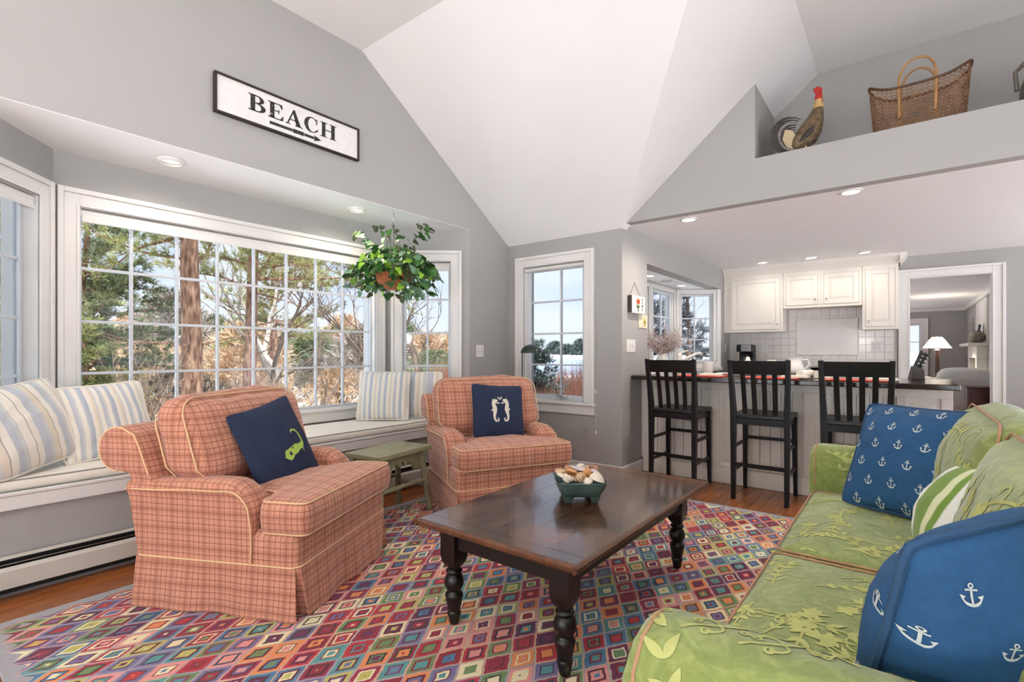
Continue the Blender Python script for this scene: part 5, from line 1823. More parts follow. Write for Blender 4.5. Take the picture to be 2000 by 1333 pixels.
MB().box(FX0, FX1, YK - 0.0135, YK - 0.0061, FZ0, FZ1).build('framed_tile_panel', M_tile, bsp)
fr = MB()
for (a, b_) in (((FX0, FZ0), (FX1, FZ0)), ((FX1, FZ0), (FX1, FZ1)), ((FX1, FZ1), (FX0, FZ1)), ((FX0, FZ1), (FX0, FZ0))):
    n = 26
    for k in range(n):
        q0, q1 = k / n, (k + 1) / n
        p0 = (a[0] + (b_[0] - a[0]) * q0, YK - 0.014, a[1] + (b_[1] - a[1]) * q0)
        p1 = (a[0] + (b_[0] - a[0]) * q1, YK - 0.014, a[1] + (b_[1] - a[1]) * q1)
        mid = tuple((p0[i] + p1[i]) / 2 for i in range(3))
        fr.tube([p0, mid, p1], [0.006, 0.011, 0.006], 6)
fr.build('rope_moulding', M_cab, bsp)

def wall_cabinet(label, x0, x1, z0, doors, yf=7.78):
    t = thing('wall_cabinet', label, 'cabinet', ((x0 + x1) / 2, yf, z0), (0, 0, 0), 'cream wall cabinets')
    w = (x1 - x0) / 2
    H = 2.30 - z0
    MB().box(-w + 0.001, w - 0.001, 0.0, YK - yf - 0.013, 0.012, H).build('body', M_cab, t)
    MB().box(-w + 0.001, w - 0.001, -0.018, YK - yf - 0.013, 0.0, 0.0118).build('bottom_moulding', M_cab, t, bevel=0.003)
    # face frame
    ff = MB()
    n = len(doors)
    edges = [-w] + [d for d in doors[:-1]] + [w]
    ff.box(-w + 0.001, w - 0.001, -0.012, -0.0005, 0.0125, 0.035)
    ff.build('face_rail', M_cab, t)
    MB().box(-w + 0.001, w - 0.001, -0.012, -0.0005, H - 0.055, H).build('face_rail', M_cab, t)
    for i in range(n):
        a, b_ = edges[i] + 0.035, edges[i + 1] - 0.035
        MB().box(edges[i] + 0.001, a - 0.003, -0.012, -0.0005, 0.0355, H - 0.0555).build('face_stile', M_cab, t)
        MB().box(b_ + 0.003, edges[i + 1] - 0.001, -0.012, -0.0005, 0.0355, H - 0.0555).build('face_stile', M_cab, t)
        d = MB()
        zz0, zz1 = 0.038, H - 0.058
        d.box(a, b_, -0.010, -0.002, zz0, zz1)
        e = 0.055
        for (xa, xb, za, zb) in ((a, a + e, zz0, zz1), (b_ - e, b_, zz0, zz1), (a + e, b_ - e, zz0, zz0 + e), (a + e, b_ - e, zz1 - e, zz1)):
            d.box(xa, xb, -0.022, -0.0101, za, zb)
        door = d.build('door', M_cab, t, bevel=0.002)
        rp = MB()
        rp.loft([[(a + e + q, y, zz0 + e + q), (b_ - e - q, y, zz0 + e + q), (b_ - e - q, y, zz1 - e - q), (a + e + q, y, zz1 - e - q)] for q, y in ((0.004, -0.0102), (0.008, -0.011), (0.032, -0.020), (0.036, -0.021))])
        rp.build('raised_panel', M_cab, door, angle=12)
        kx = b_ - 0.03 if (i == 0 and label.find('narrow') < 0) else a + 0.03
        MB().lathe([(0.006, 0.0), (0.006, 0.012), (0.014, 0.020), (0.012, 0.028), (0.004, 0.030)], 14, Matrix.Translation((kx, -0.022, zz0 + 0.065)) @ Matrix.Rotation(R(90), 4, 'X')).build('knob', M_chrome, door)
    return t
wall_cabinet('tall cream wall cabinet above the coffee maker', -2.02, -1.312, 1.49, [0.3])
wall_cabinet('low double-door cream wall cabinet above the framed tile', -1.310, -0.412, 1.805, [0.0, 1.0])
wall_cabinet('narrow cream wall cabinet beside the doorway', -0.410, -0.045, 1.49, [0.3])
cr = thing('crown_moulding', 'cream crown moulding along the top of the wall cabinets', 'moulding', (0, 7.78, 0))
MB().prism([(0.0, 2.301), (-0.015, 2.301), (-0.022, 2.33), (-0.045, 2.36), (-0.07, 2.395), (-0.075, ZK - 0.0005), (0.0, ZK - 0.0005)], -2.095, -0.03, 'x').build('front_run', M_cab, cr)
MB().prism([(-0.0295, 2.301), (-0.02, 2.301), (-0.012, 2.33), (0.012, 2.36), (0.037, 2.395), (0.042, ZK - 0.0005), (-0.0295, ZK - 0.0005)], -0.075, 0.31, 'y').build('side_run', M_cab, cr)
MB().box(-2.095, -2.021, 0.0, 0.3, 1.49, 2.30).build('filler', M_cab, cr)
for (x0, x1, lab, nd) in ((-2.08, -1.16, 'cream base cabinet under the coffee maker', 2), (-0.40, -0.06, 'cream base cabinet beside the doorway', 1)):
    t = thing('base_cabinet', lab, 'cabinet', ((x0 + x1) / 2, 7.52, 0), (0, 0, 0), 'cream base cabinets')
    w = (x1 - x0) / 2
    MB().box(-w, w, 0.02, 0.565, 0.0, 0.868).build('body', M_cab, t)
    for i in range(nd):
        a = -w + i * 2 * w / nd
        d = MB().box(a + 0.01, a + 2 * w / nd - 0.01, 0.0, 0.0195, 0.12, 0.70).build('door', M_cab, t, bevel=0.003)
        MB().lathe([(0.006, 0), (0.014, 0.02), (0.004, 0.03)], 12, Matrix.Translation((a + 0.05, 0, 0.62)) @ Matrix.Rotation(R(90), 4, 'X')).build('knob', M_chrome, d)
        d = MB().box(a + 0.01, a + 2 * w / nd - 0.01, 0.0, 0.0195, 0.71, 0.86).build('drawer', M_cab, t, bevel=0.003)
    tt = thing('countertop', 'dark counter slab on the ' + lab, 'countertop', ((x0 + x1) / 2, 7.50, 0.869))
    MB().box(-w, w, 0.0, 0.585, 0.0, 0.04).build('slab', M_counter, tt, bevel=0.005)
rgn = thing('range', 'kitchen range with black grates under the framed tile', 'stove', (-0.78, 7.50, 0))
MB().box(-0.37, 0.37, 0.02, 0.58, 0.0, 0.90).build('body', M_chrome, rgn, bevel=0.004)
MB().box(-0.33, 0.33, 0.0, 0.0195, 0.2, 0.72).build('oven_door', M_black, rgn, bevel=0.004)
for x in (-0.25, 0.0, 0.25):
    g_ = MB()
    for y in (0.10, 0.20, 0.30, 0.40, 0.50):
        g_.box(x - 0.11, x + 0.11, y - 0.007, y + 0.007, 0.93, 0.95)
    for q in (-0.1, 0.0, 0.1):
        g_.box(x + q - 0.007, x + q + 0.007, 0.08, 0.52, 0.902, 0.935)
    g_.build('grate', M_black, rgn)
sk_ = lathe_thing('skillet', 'low black pan standing on the range', 'pan', (-0.86, 7.78, 0.9505), [(0.10, 0.0005), (0.13, 0.05), (0.125, 0.05), (0.098, 0.008)], M_black, capt=True)
MB().beam((0.12, 0, 0.045), (0.30, -0.03, 0.07), 0.02, 0.012).build('handle', M_black, sk_)
MB().lathe([(0.125, 0.051), (0.09, 0.07), (0.02, 0.08), (0.012, 0.105), (0.002, 0.108)], 22).build('lid', M_chrome, sk_)
# coffee maker
cf = thing('coffee_maker', 'black and steel drip coffee maker under the wall cabinet', 'coffee maker', (-1.775, 7.70, 0.9095), (0, 0, R(-6)))
MB().box(-0.10, 0.10, -0.11, 0.12, 0.0005, 0.04).build('base', M_black, cf, bevel=0.006)
MB().box(-0.10, 0.10, 0.03, 0.12, 0.041, 0.40).build('tank', M_black, cf, bevel=0.008)
MB().box(-0.095, 0.10, -0.10, 0.029, 0.30, 0.405).build('brew_head', M_black, cf, bevel=0.008)
MB().box(-0.03, 0.098, -0.106, -0.1005, 0.305, 0.40).build('steel_panel', M_chrome, cf, bevel=0.002)
ca = MB().lathe([(0.055, 0.042), (0.075, 0.07), (0.078, 0.14), (0.06, 0.2), (0.045, 0.225), (0.052, 0.24), (0.05, 0.245)], 22, Matrix.Translation((0.01, -0.03, 0))).build('carafe', plain('smoked glass', rgb(40, 38, 36), 0.05, coat=0.5), cf)
MB().tube([(0.06, -0.05, 0.21), (0.115, -0.07, 0.20), (0.115, -0.07, 0.11), (0.08, -0.055, 0.09)], 0.009, 8).build('handle', M_black, ca)
MB().lathe([(0.05, 0.246), (0.052, 0.26), (0.02, 0.265)], 18, Matrix.Translation((0.01, -0.03, 0))).build('lid', M_black, ca)

# sink side: cabinets, counter, faucet, vase
sk = thing('sink_cabinet', 'cream base cabinet run under the kitchen bay window', 'cabinet', (X2, 5.5, 0))
MB().box(0.001, 0.56, 0.0, 1.9, 0.0, 0.868).build('body', M_cab, sk)
for i in range(3):
    d = MB().box(0.561, 0.58, i * 0.63 + 0.01, i * 0.63 + 0.62, 0.12, 0.85).build('door', M_cab, sk, bevel=0.003)
    MB().lathe([(0.006, 0), (0.014, 0.02), (0.004, 0.03)], 12, Matrix.Translation((0.58, i * 0.63 + 0.06, 0.7)) @ Matrix.Rotation(R(90), 4, 'Y')).build('knob', M_chrome, d)
tt = thing('countertop', 'dark counter slab under the kitchen bay window', 'countertop', (X2, 5.5, 0.869))
MB().box(0.001, 0.60, 0.0, 1.985, 0.0, 0.04).build('slab', M_counter, tt, bevel=0.005)
fc = thing('faucet', 'white pull-out kitchen faucet in front of the bay window', 'faucet', (-1.93, 5.45, 0.9095), (0, 0, R(52)))
M_fauc = plain('white enamel faucet', rgb(228, 224, 218), 0.2, coat=0.4)
MB().lathe([(0.04, 0.0005), (0.04, 0.012), (0.026, 0.02), (0.026, 0.20), (0.030, 0.22), (0.028, 0.27), (0.012, 0.285)], 18).build('body', M_fauc, fc)
MB().tube([(0.02, 0, 0.20), (0.10, 0, 0.235), (0.20, 0, 0.275), (0.25, 0, 0.285), (0.27, 0, 0.27)], [0.018, 0.016, 0.015, 0.018, 0.019], 10).build('spout', M_fauc, fc)
MB().tube([(0.0, 0, 0.27), (0.03, 0.0, 0.295), (0.11, 0.0, 0.315)], [0.012, 0.010, 0.008], 8).build('lever', M_fauc, fc)
vs = thing('vase', 'vase of dried pinkish twigs on the kitchen bay sill', 'vase', (-2.33, 5.98, 0.985))
MB().lathe([(0.05, 0.0005), (0.085, 0.05), (0.09, 0.11), (0.06, 0.17), (0.055, 0.20), (0.065, 0.21), (0.058, 0.209), (0.05, 0.19)], 22, capt=False).build('body', M_china, vs)
rv = random.Random(3)
tw_, bd = MB(), MB()
for k in range(120):
    a = rv.uniform(0, 6.28); sp = rv.uniform(0.1, 1.0) ** 0.6
    p = Vector((0, 0, 0.18)); d = Vector((math.cos(a) * sp * 0.8, math.sin(a) * sp * 1.0, 1.0 - 0.45 * sp)).normalized()
    pts = [p.copy()]
    L = rv.uniform(0.22, 0.40)
    for j in range(5):
        d = (d + Vector((rv.uniform(-.2, .2), rv.uniform(-.2, .2), rv.uniform(-.1, .1)))).normalized()
        p = p + d * L / 5
        pts.append(p.copy())
        for q in range(4):
            o = p + Vector((rv.uniform(-.03, .03), rv.uniform(-.03, .03), rv.uniform(-.03, .03)))
            r_ = rv.uniform(0.004, 0.010)
            bd.add([o + Vector((r_, 0, 0)), o + Vector((-r_, 0, 0)), o + Vector((0, r_, 0)), o + Vector((0, -r_, 0)), o + Vector((0, 0, r_)), o + Vector((0, 0, -r_))], [(0, 2, 4), (2, 1, 4), (1, 3, 4), (3, 0, 4), (2, 0, 5), (1, 2, 5), (3, 1, 5), (0, 3, 5)])
    tw_.tube(pts, [0.0025, 0.002, 0.002, 0.0015, 0.001, 0.0008], 4, caps=False)
o = tw_.build('twigs', plain('grey pink twig', rgb(150, 128, 122), 0.9), vs, fix=False); o['kind'] = 'stuff'
o = bd.build('buds', plain('dusty pink buds', rgb(198, 176, 170), 0.9, var=0.2, vscale=30), vs, fix=False); o['kind'] = 'stuff'

# tulip sign on a string, and the small card below it
hs = thing('hanging_sign', 'small white block sign with orange tulips reading HOME, hung on a string', 'sign', (X2, 4.66, 1.585), (0, 0, R(90)))
MB().box(-0.155, 0.155, -0.045, -0.002, 0.0, 0.172).build('block', plain('cream block', rgb(230, 224, 212), 0.6), hs, bevel=0.002)
MB().box(-0.158, -0.1552, -0.0445, -0.0025, 0.002, 0.17).build('dark_side', plain('dark block edge', rgb(64, 52, 44), 0.7), hs)
MB().tube([(-0.13, -0.015, 0.172), (-0.01, -0.006, 0.305), (0.12, -0.015, 0.172)], 0.003, 6).build('string', plain('jute', rgb(140, 126, 108), 0.9), hs)
M_tul = plain('orange tulip paint', rgb(232, 104, 66), 0.6)
M_stem = plain('green stem paint', rgb(86, 128, 72), 0.6)
pet = [strip([(a, 0.095), (a + 0.004, 0.12), (a + 0.002, 0.145)], [0.012, 0.020, 0.004]) for a in (-0.030, -0.008, 0.016)]
flat2d(pet, -0.0472, 1, 1, -0.01, 0.0).build('tulips', M_tul, hs)
lv = [strip([(x0, 0.04), ((x0 + x1) / 2, 0.07), (x1, 0.098)], [0.003, 0.004, 0.002]) for x0, x1 in ((-0.004, -0.03), (0.0, -0.005), (0.004, 0.018))] + [leaf2d(0, 0.05, R(150), 0.06, 0.008), leaf2d(0, 0.05, R(32), 0.055, 0.008), leaf2d(0, 0.06, R(165), 0.055, 0.006)]
flat2d(lv, -0.0470, 1, 1, -0.012, 0.0).build('stems', M_stem, hs)
flat2d([strip([(0, 0.012), (0, 0.045)], [0.004, 0.014])], -0.0471, 1, 1, -0.012, 0).build('vase_mark', plain('slate paint', rgb(96, 104, 116), 0.6), hs)
LT = {'H': [bxp(0, .2, 0, 1), bxp(.6, .8, 0, 1), bxp(.2, .6, .42, .58)], 'O': [ring(.4, .5, .4, .5, .22, .34, 0, 360, 16)], 'M': [bxp(0, .18, 0, 1), bxp(.72, .9, 0, 1), ([(0.18, 1), (.45, .35), (.45, .6), (.25, 1)], [(0, 1, 2, 3)]), ([(.72, 1), (.65, 1), (.45, .6), (.45, .35)], [(0, 1, 2, 3)])], 'E': [bxp(0, .2, 0, 1), bxp(.2, .7, 0, .16), bxp(.2, .6, .42, .58), bxp(.2, .7, .84, 1)]}
for i, ch in enumerate('HOME'):
    flat2d(LT[ch], -0.0470, 0.026, 0.026, 0.075, 0.128 - i * 0.033).build('letter', M_ink, hs)
cd = thing('wall_card', 'little pale card hanging under the tulip sign', 'card', (X2, 4.86, 1.45), (0, 0, R(90)))
MB().box(-0.11, 0.10, -0.008, -0.002, 0.0, 0.135).build('card', plain('pale yellow card', rgb(224, 214, 186), 0.7, var=0.08, vscale=40), cd)
flat2d([leaf2d(0, 0.06, R(a), 0.05, 0.012) for a in range(0, 360, 60)], -0.0095, 1, 1, 0.03, 0.0).build('printed_flower', plain('faded yellow print', rgb(206, 190, 110), 0.7), cd)
# ------------------------------------------------------------------ loft ledge: rooster, basket, jug
ro = thing('rooster_figurine', 'painted wooden rooster with a red comb on the loft ledge', 'figurine', (-0.62, 4.60, ZLEDGE), (0, 0, R(30)))
M_rb = plain('mottled brown feathers', rgb(104, 86, 62), 0.55, var=0.5, vscale=26, bump=0.3)
M_rn = plain('golden neck feathers', rgb(196, 160, 104), 0.55, var=0.25, vscale=30)
M_rt = plain('charcoal tail paint', rgb(54, 48, 46), 0.5, var=0.25, vscale=20)
M_rr = plain('red comb paint', rgb(176, 40, 36), 0.45)
bd = MB()
path = [(-0.085, 0.075, 0.025, 0.025), (-0.06, 0.105, 0.052, 0.045), (-0.02, 0.135, 0.075, 0.06), (0.02, 0.175, 0.086, 0.066), (0.052, 0.23, 0.080, 0.060), (0.078, 0.295, 0.062, 0.048), (0.094, 0.36, 0.044, 0.036), (0.100, 0.41, 0.032, 0.028)]
def section(c, tan, a, b_, n=14):
    t = Vector((tan[0], 0, tan[1])).normalized()
    u = Vector((-t.z, 0, t.x))
    return [tuple(Vector((c[0], 0, c[1])) + u * math.cos(2 * math.pi * k / n) * a + Vector((0, 1, 0)) * math.sin(2 * math.pi * k / n) * b_) for k in range(n)]
tans = [(1, 0.9), (1, 0.8), (1, 0.8), (1, 1), (0.6, 1), (0.35, 1), (0.2, 1), (0, 1)]
bd.loft([section((p[0], p[1]), t, p[2], p[3]) for p, t in zip(path, tans)])
bd.build('body', M_rb, ro, angle=60)
nk = MB()
nk.loft([section((0.098, 0.385), (0, 1), 0.040, 0.035), section((0.100, 0.42), (0, 1), 0.032, 0.029), section((0.102, 0.455), (0.1, 1), 0.024, 0.022)])
nk.build('neck', M_rn, ro)
hd = MB()
hd.loft([section((0.100, 0.45), (0, 1), 0.023, 0.021), section((0.102, 0.475), (0.2, 1), 0.027, 0.023), section((0.106, 0.50), (0.2, 1), 0.024, 0.02), section((0.108, 0.515), (0, 1), 0.008, 0.008)])
head = hd.build('head', M_rr, ro)
MB().lathe([(0.012, 0.0), (0.008, 0.018), (0.001, 0.036)], 8, Matrix.Translation((0.122, 0, 0.485)) @ Matrix.Rotation(R(98), 4, 'Y')).build('beak', M_rn, head)
MB().prism([(0.085, 0.495), (0.066, 0.525), (0.064, 0.55), (0.08, 0.542), (0.088, 0.565), (0.100, 0.548), (0.113, 0.562), (0.120, 0.54), (0.130, 0.545), (0.128, 0.512), (0.115, 0.50)], -0.007, 0.007, 'y').build('comb', M_rr, head, bevel=0.003)
MB().loft([section((0.120, 0.470), (0, -1), 0.006, 0.005, 8), section((0.126, 0.445), (0, -1), 0.012, 0.008, 8), section((0.124, 0.425), (0, -1), 0.004, 0.004, 8)]).build('wattle', M_rr, head)
for k in range(7):
    r0 = 0.140 - k * 0.015
    cx, cz = -0.115 + 0.010 * k, 0.165
    a0, a1 = 300, 60 + k * 6
    pts = [(cx + r0 * math.cos(R(a)), (k - 3) * 0.010, cz + r0 * 1.05 * math.sin(R(a))) for a in [310 - (310 - a1) * i / 14 for i in range(15)]]
    ws = [0.004 + 0.016 * math.sin(math.pi * min(1, 0.12 + i / 15)) for i in range(15)]
    mb = MB()
    loops = []
    for i, p in enumerate(pts):
        q = pts[min(i + 1, 14)]; q0 = pts[max(i - 1, 0)]
        tv = Vector((q[0] - q0[0], 0, q[2] - q0[2])).normalized()
        u = Vector((-tv.z, 0, tv.x)) * ws[i]
        y = Vector((0, 0.006, 0))
        c = Vector(p)
        loops.append([tuple(c + u), tuple(c + y), tuple(c - u), tuple(c - y)])
    mb.loft(loops)
    mb.build('tail_feather', M_rt if k != 2 else plain('white streaked feather', rgb(120, 114, 108), 0.5, var=0.6, vscale=30), ro, angle=60)
MB().prism([(-0.13, 0.07), (-0.17, 0.15), (-0.15, 0.23), (-0.09, 0.22), (-0.05, 0.14), (-0.07, 0.07)], -0.004, 0.004, 'y').build('tail_ground', plain('tan tail paint', rgb(190, 172, 138), 0.6), ro, bevel=0.002)
wg = MB()
wg.loft([section((-0.06, 0.11), (1, 0.8), 0.010, 0.052), section((-0.02, 0.145), (1, 0.8), 0.036, 0.068), section((0.015, 0.18), (1, 1), 0.046, 0.074), section((0.04, 0.22), (0.7, 1), 0.026, 0.068)])
wg.build('wing', M_rt, ro)
for s in (-1, 1):
    MB().tube([(-0.005, s * 0.025, 0.10), (0.0, s * 0.028, 0.025)], 0.008, 8).build('leg', M_rn, ro)
MB().box(-0.09, 0.16, -0.05, 0.05, 0.0005, 0.026).build('base', M_rt, ro, bevel=0.003)

bk = thing('woven_basket', 'large woven bamboo basket with two hoop handles on the loft ledge', 'basket', (0.085, 4.72, ZLEDGE), (0, 0, R(-3)))
M_bam = plain('brown bamboo strip', rgb(136, 98, 64), 0.6, var=0.45, vscale=16)
M_bamd = plain('dark bamboo rim', rgb(84, 56, 36), 0.6, var=0.3, vscale=20)
M_bamh = plain('golden cane handle', rgb(166, 124, 76), 0.45, var=0.2, vscale=20)
def _oval(a):
    ca, sa = math.cos(a), math.sin(a)
    return (math.copysign(abs(ca) ** 0.55, ca), math.copysign(abs(sa) ** 0.55, sa))
_tab, _L = [(0.0, 0.0)], 0.0
_p = _oval(0)
for k in range(1, 721):
    q_ = _oval(2 * math.pi * k / 720)
    _L += math.hypot((q_[0] - _p[0]) * 0.27, (q_[1] - _p[1]) * 0.12)
    _p = q_
    _tab.append((_L, 2 * math.pi * k / 720))
def _even(a):
    """angle at an even arc-length share of the outline"""
    s_ = (a / (2 * math.pi)) % 1.0 * _L
    lo, hi = 0, 720
    while hi - lo > 1:
        m_ = (lo + hi) // 2
        if _tab[m_][0] <= s_:
            lo = m_
        else:
            hi = m_
    d = _tab[hi][0] - _tab[lo][0]
    return _tab[lo][1] + (_tab[hi][1] - _tab[lo][1]) * ((s_ - _tab[lo][0]) / d if d else 0)
def bpt(a, q, off=0.0):
    """point on the basket wall: a = share of the outline as an angle, q = height fraction"""
    c_ = _oval(_even(a))
    x = c_[0] * (0.255 + 0.035 * q + off)
    y = c_[1] * (0.125 - 0.01 * q + off)
    top = 0.365 + 0.085 * abs(c_[0]) ** 3.6
    return (x, y, 0.002 + q * top)
wv = MB()
NS = 50
for dirn in (-1, 1):
    for k in range(NS):
        a0 = 2 * math.pi * k / NS
        pts = []
        for i in range(13):
            q = i / 12
            a = a0 + dirn * q * 1.9
            pts.append((a, q))
        vs, fs = [], []
        for i, (a, q) in enumerate(pts):
            off = 0.0022 * (1 if (i + k) % 2 else -1) * dirn
            w_ = 0.0125
            vs += [bpt(a - w_, q, off + 0.001), bpt(a + w_, q, off + 0.001), bpt(a + w_, q, off - 0.0012), bpt(a - w_, q, off - 0.0012)]
        for i in range(12):
            for j in range(4):
                l = (j + 1) % 4
                fs.append((4 * i + j, 4 * i + l, 4 * (i + 1) + l, 4 * (i + 1) + j))
        wv.add(vs, fs)
for i in range(1, 14):
    q = i / 14
    wv.tube([bpt(2 * math.pi * k / 64, q) for k in range(64)], 0.0022, 4, closed=True)
o = wv.build('weave', M_bam, bk, fix=False); o['kind'] = 'stuff'
MB().tube([bpt(2 * math.pi * k / 72, 1.0) for k in range(72)], 0.010, 8, closed=True).build('rim', M_bamd, bk)
MB().prism([bpt(2 * math.pi * k / 40, 0)[:2] for k in range(40)], 0.0008, 0.006, 'z').build('bottom', M_bamd, bk)
for s in (-1, 1):
    hp = []
    for k in range(17):
        a = math.pi * k / 16
        hp.append((-0.105 * math.cos(a), s * (0.112 - 0.02 * math.sin(a)), 0.37 + 0.19 * math.sin(a) ** 0.75))
    hp = [(-0.10, s * 0.128, 0.14)] + hp + [(0.10, s * 0.128, 0.14)]
    MB().tube(hp, 0.0085, 8).build('handle', M_bamh, bk)

jg = thing('ribbed_jug', 'dark ribbed stoneware jug at the right end of the loft ledge', 'jug', (0.80, 4.62, ZLEDGE))
pf = [(0.12, 0.0005)]
for i in range(24):
    q = i / 23
    r_ = 0.15 + 0.07 * math.sin(math.pi * (0.12 + 0.80 * q)) - 0.05 * q
    pf.append((r_ + (0.004 if i % 2 else 0), 0.01 + q * 0.30))
pf += [(0.07, 0.34), (0.06, 0.38), (0.072, 0.40), (0.06, 0.40)]
M_jug = plain('grey brown stoneware', rgb(98, 92, 82), 0.3, var=0.15, vscale=12, coat=0.3)
MB().lathe(pf, 30, capt=False).build('body', M_jug, jg, angle=50)
MB().tube([(-0.065, -0.01, 0.36), (-0.15, -0.02, 0.35), (-0.225, -0.03, 0.26), (-0.215, -0.03, 0.14)], [0.016, 0.014, 0.012, 0.014], 8).build('handle', M_jug, jg)

# ------------------------------------------------------------------ hanging plant
hp_ = thing('hanging_plant', 'leafy green plant in a coir basket hanging from the bay ceiling', 'plant', (-3.57, 2.86, 1.76))
MB().tube([(0, 0, ZS - 1.76), (0.0, 0, 0.665), (0.012, 0, 0.645), (0.0, 0.0, 0.625), (-0.012, 0, 0.60), (0, 0, 0.575)], 0.003, 6).build('hook', M_chrome, hp_)
for k in range(3):
    a = R(120 * k + 20)
    MB().tube([(0, 0, 0.58), (0.15 * math.cos(a), 0.15 * math.sin(a), 0.14)], 0.0018, 5).build('wire', M_darkgap, hp_)
co_ = MB()
loops = []
for i in range(9):
    q = i / 8
    r_ = 0.155 * math.sin(R(15 + 75 * q))
    loops.append([(r_ * math.cos(2 * math.pi * k / 28) * (1 + 0.05 * fbm((k, q * 4, 1), 1.3)), r_ * math.sin(2 * math.pi * k / 28) * (1 + 0.05 * fbm((k, q * 4, 2), 1.3)), 0.14 * q ** 1.6) for k in range(28)])
co_.loft(loops)
M_coir = plain('rusty coir fibre', rgb(158, 92, 54), 0.95, var=0.4, vscale=60, bump=0.9, bscale=180)
co_.build('coir_liner', M_coir, hp_)
MB().tube([(0.157 * math.cos(2 * math.pi * k / 32), 0.157 * math.sin(2 * math.pi * k / 32), 0.14) for k in range(32)], 0.003, 6, closed=True).build('wire_rim', M_darkgap, hp_)
def leaf_mesh(seed):
    n = 10
    r2 = random.Random(seed)
    vs = [(0, 0, 0)]
    for k in range(n + 1):
        a = R(-150 + 300 * k / n)
        r_ = (0.028 + 0.009 * math.cos(a * 2.5)) * r2.uniform(0.9, 1.1)
        x, y = r_ * math.cos(a) + 0.022, r_ * math.sin(a)
        vs.append((x, y, -0.25 * y * y / 0.03 - 0.006 * (x / 0.05) ** 2))
    return vs, [(0, i, i + 1) for i in range(1, n + 1)]
M_lf = []
for nm, c in (('deep green leaf', rgb(52, 100, 50)), ('mid green leaf', rgb(84, 138, 62)), ('bright lime leaf', rgb(150, 200, 60)), ('dusky olive leaf', rgb(72, 84, 50)), ('grey green leaf', rgb(110, 150, 116))):
    t = NT(nm)
    nz = t.noise(t.coord(), 60, 3)
    t.link(t.ramp(nz.outputs['Fac'], [(0.3, tuple(x * 0.75 for x in c[:3]) + (1,)), (0.7, c)]), t.b.inputs['Base Color'])
    t.b.inputs['Roughness'].default_value = 0.45
    t.b.inputs['Subsurface Weight'].default_value = 0.0
    M_lf.append(t.m)
lmes = []
for i in range(5):
    v_, f_ = leaf_mesh(i)
    mb = MB(); mb.add(v_, f_)
    me = mb.mesh('leaf', fix=False, angle=60)
    me.materials.append(M_lf[i])
    lmes.append(me)
rl = random.Random(8)
stems, mass = MB(), {i: MB() for i in range(5)}
spots = []
for k in range(640):
    a = rl.uniform(0, 6.28)
    if k < 400:                                    # dome of leaves over the basket
        e = rl.uniform(0.0, 1.0)
        rad = 0.37 * math.sqrt(e) * rl.uniform(0.8, 1.12)
        lump = 0.06 * fbm((math.cos(a) * 1.7, math.sin(a) * 1.7, 5), 1.0)
        z = 0.15 + 0.20 * math.sqrt(max(0.0, 1 - (rad / 0.42) ** 2)) * rl.uniform(0.55, 1.15) + lump - 0.10 * (rad / 0.4) ** 2
    elif k < 560:                                  # trailing skirt
        rad = rl.uniform(0.17, 0.40)
        z = rl.uniform(-0.02, 0.17) - 0.10 * max(0, rad - 0.28)
    else:                                          # a few tall sprays
        s4 = k % 4
        a = (0.4, 2.3, 3.9, 5.4)[s4] + rl.uniform(-0.35, 0.35)
        q = rl.random()
        rad = 0.10 + 0.24 * q
        z = 0.33 + (0.20, 0.12, 0.19, 0.14)[s4] * q + rl.uniform(-0.04, 0.04)
    spots.append(Vector((rad * math.cos(a), rad * math.sin(a), z)))
rl.shuffle(spots)
for k, p in enumerate(spots):
    w_ = rl.random()
    if p.z > 0.33:
        ki = 3 if w_ < 0.45 else 0 if w_ < 0.7 else 1
    else:
        ki = 0 if w_ < 0.28 else 1 if w_ < 0.58 else 4 if w_ < 0.76 else 3 if w_ < 0.90 else 2
    eul = Euler((rl.uniform(-0.9, 0.9), rl.uniform(0.1, 1.2), math.atan2(p.y, p.x) + rl.uniform(-1, 1)))
    s_ = rl.uniform(0.8, 1.45)
    if k < 295:
        o = link('leaf', lmes[ki], None, hp_)
        o.location = p; o.rotation_euler = eul; o.scale = (s_, s_, s_)
    else:
        Mx = Matrix.Translation(p) @ eul.to_matrix().to_4x4() @ Matrix.Scale(s_, 4)
        v_, f_ = leaf_mesh(ki)
        mass[ki].add(v_, f_, Mx)
    if k % 5 == 0:
        q0 = Vector((p.x * 0.25, p.y * 0.25, 0.13))
        stems.tube([q0, q0.lerp(p, 0.5) + Vector((0, 0, 0.05)), p], [0.0022, 0.0018, 0.001], 4, caps=False)
for ki, mb in mass.items():
    o = mb.build('inner_leaves', M_lf[ki], hp_, fix=False, angle=60)
    o['kind'] = 'stuff'
st = stems.build('stems', plain('olive stem', rgb(92, 98, 62), 0.7), hp_, fix=False)
st['kind'] = 'stuff'

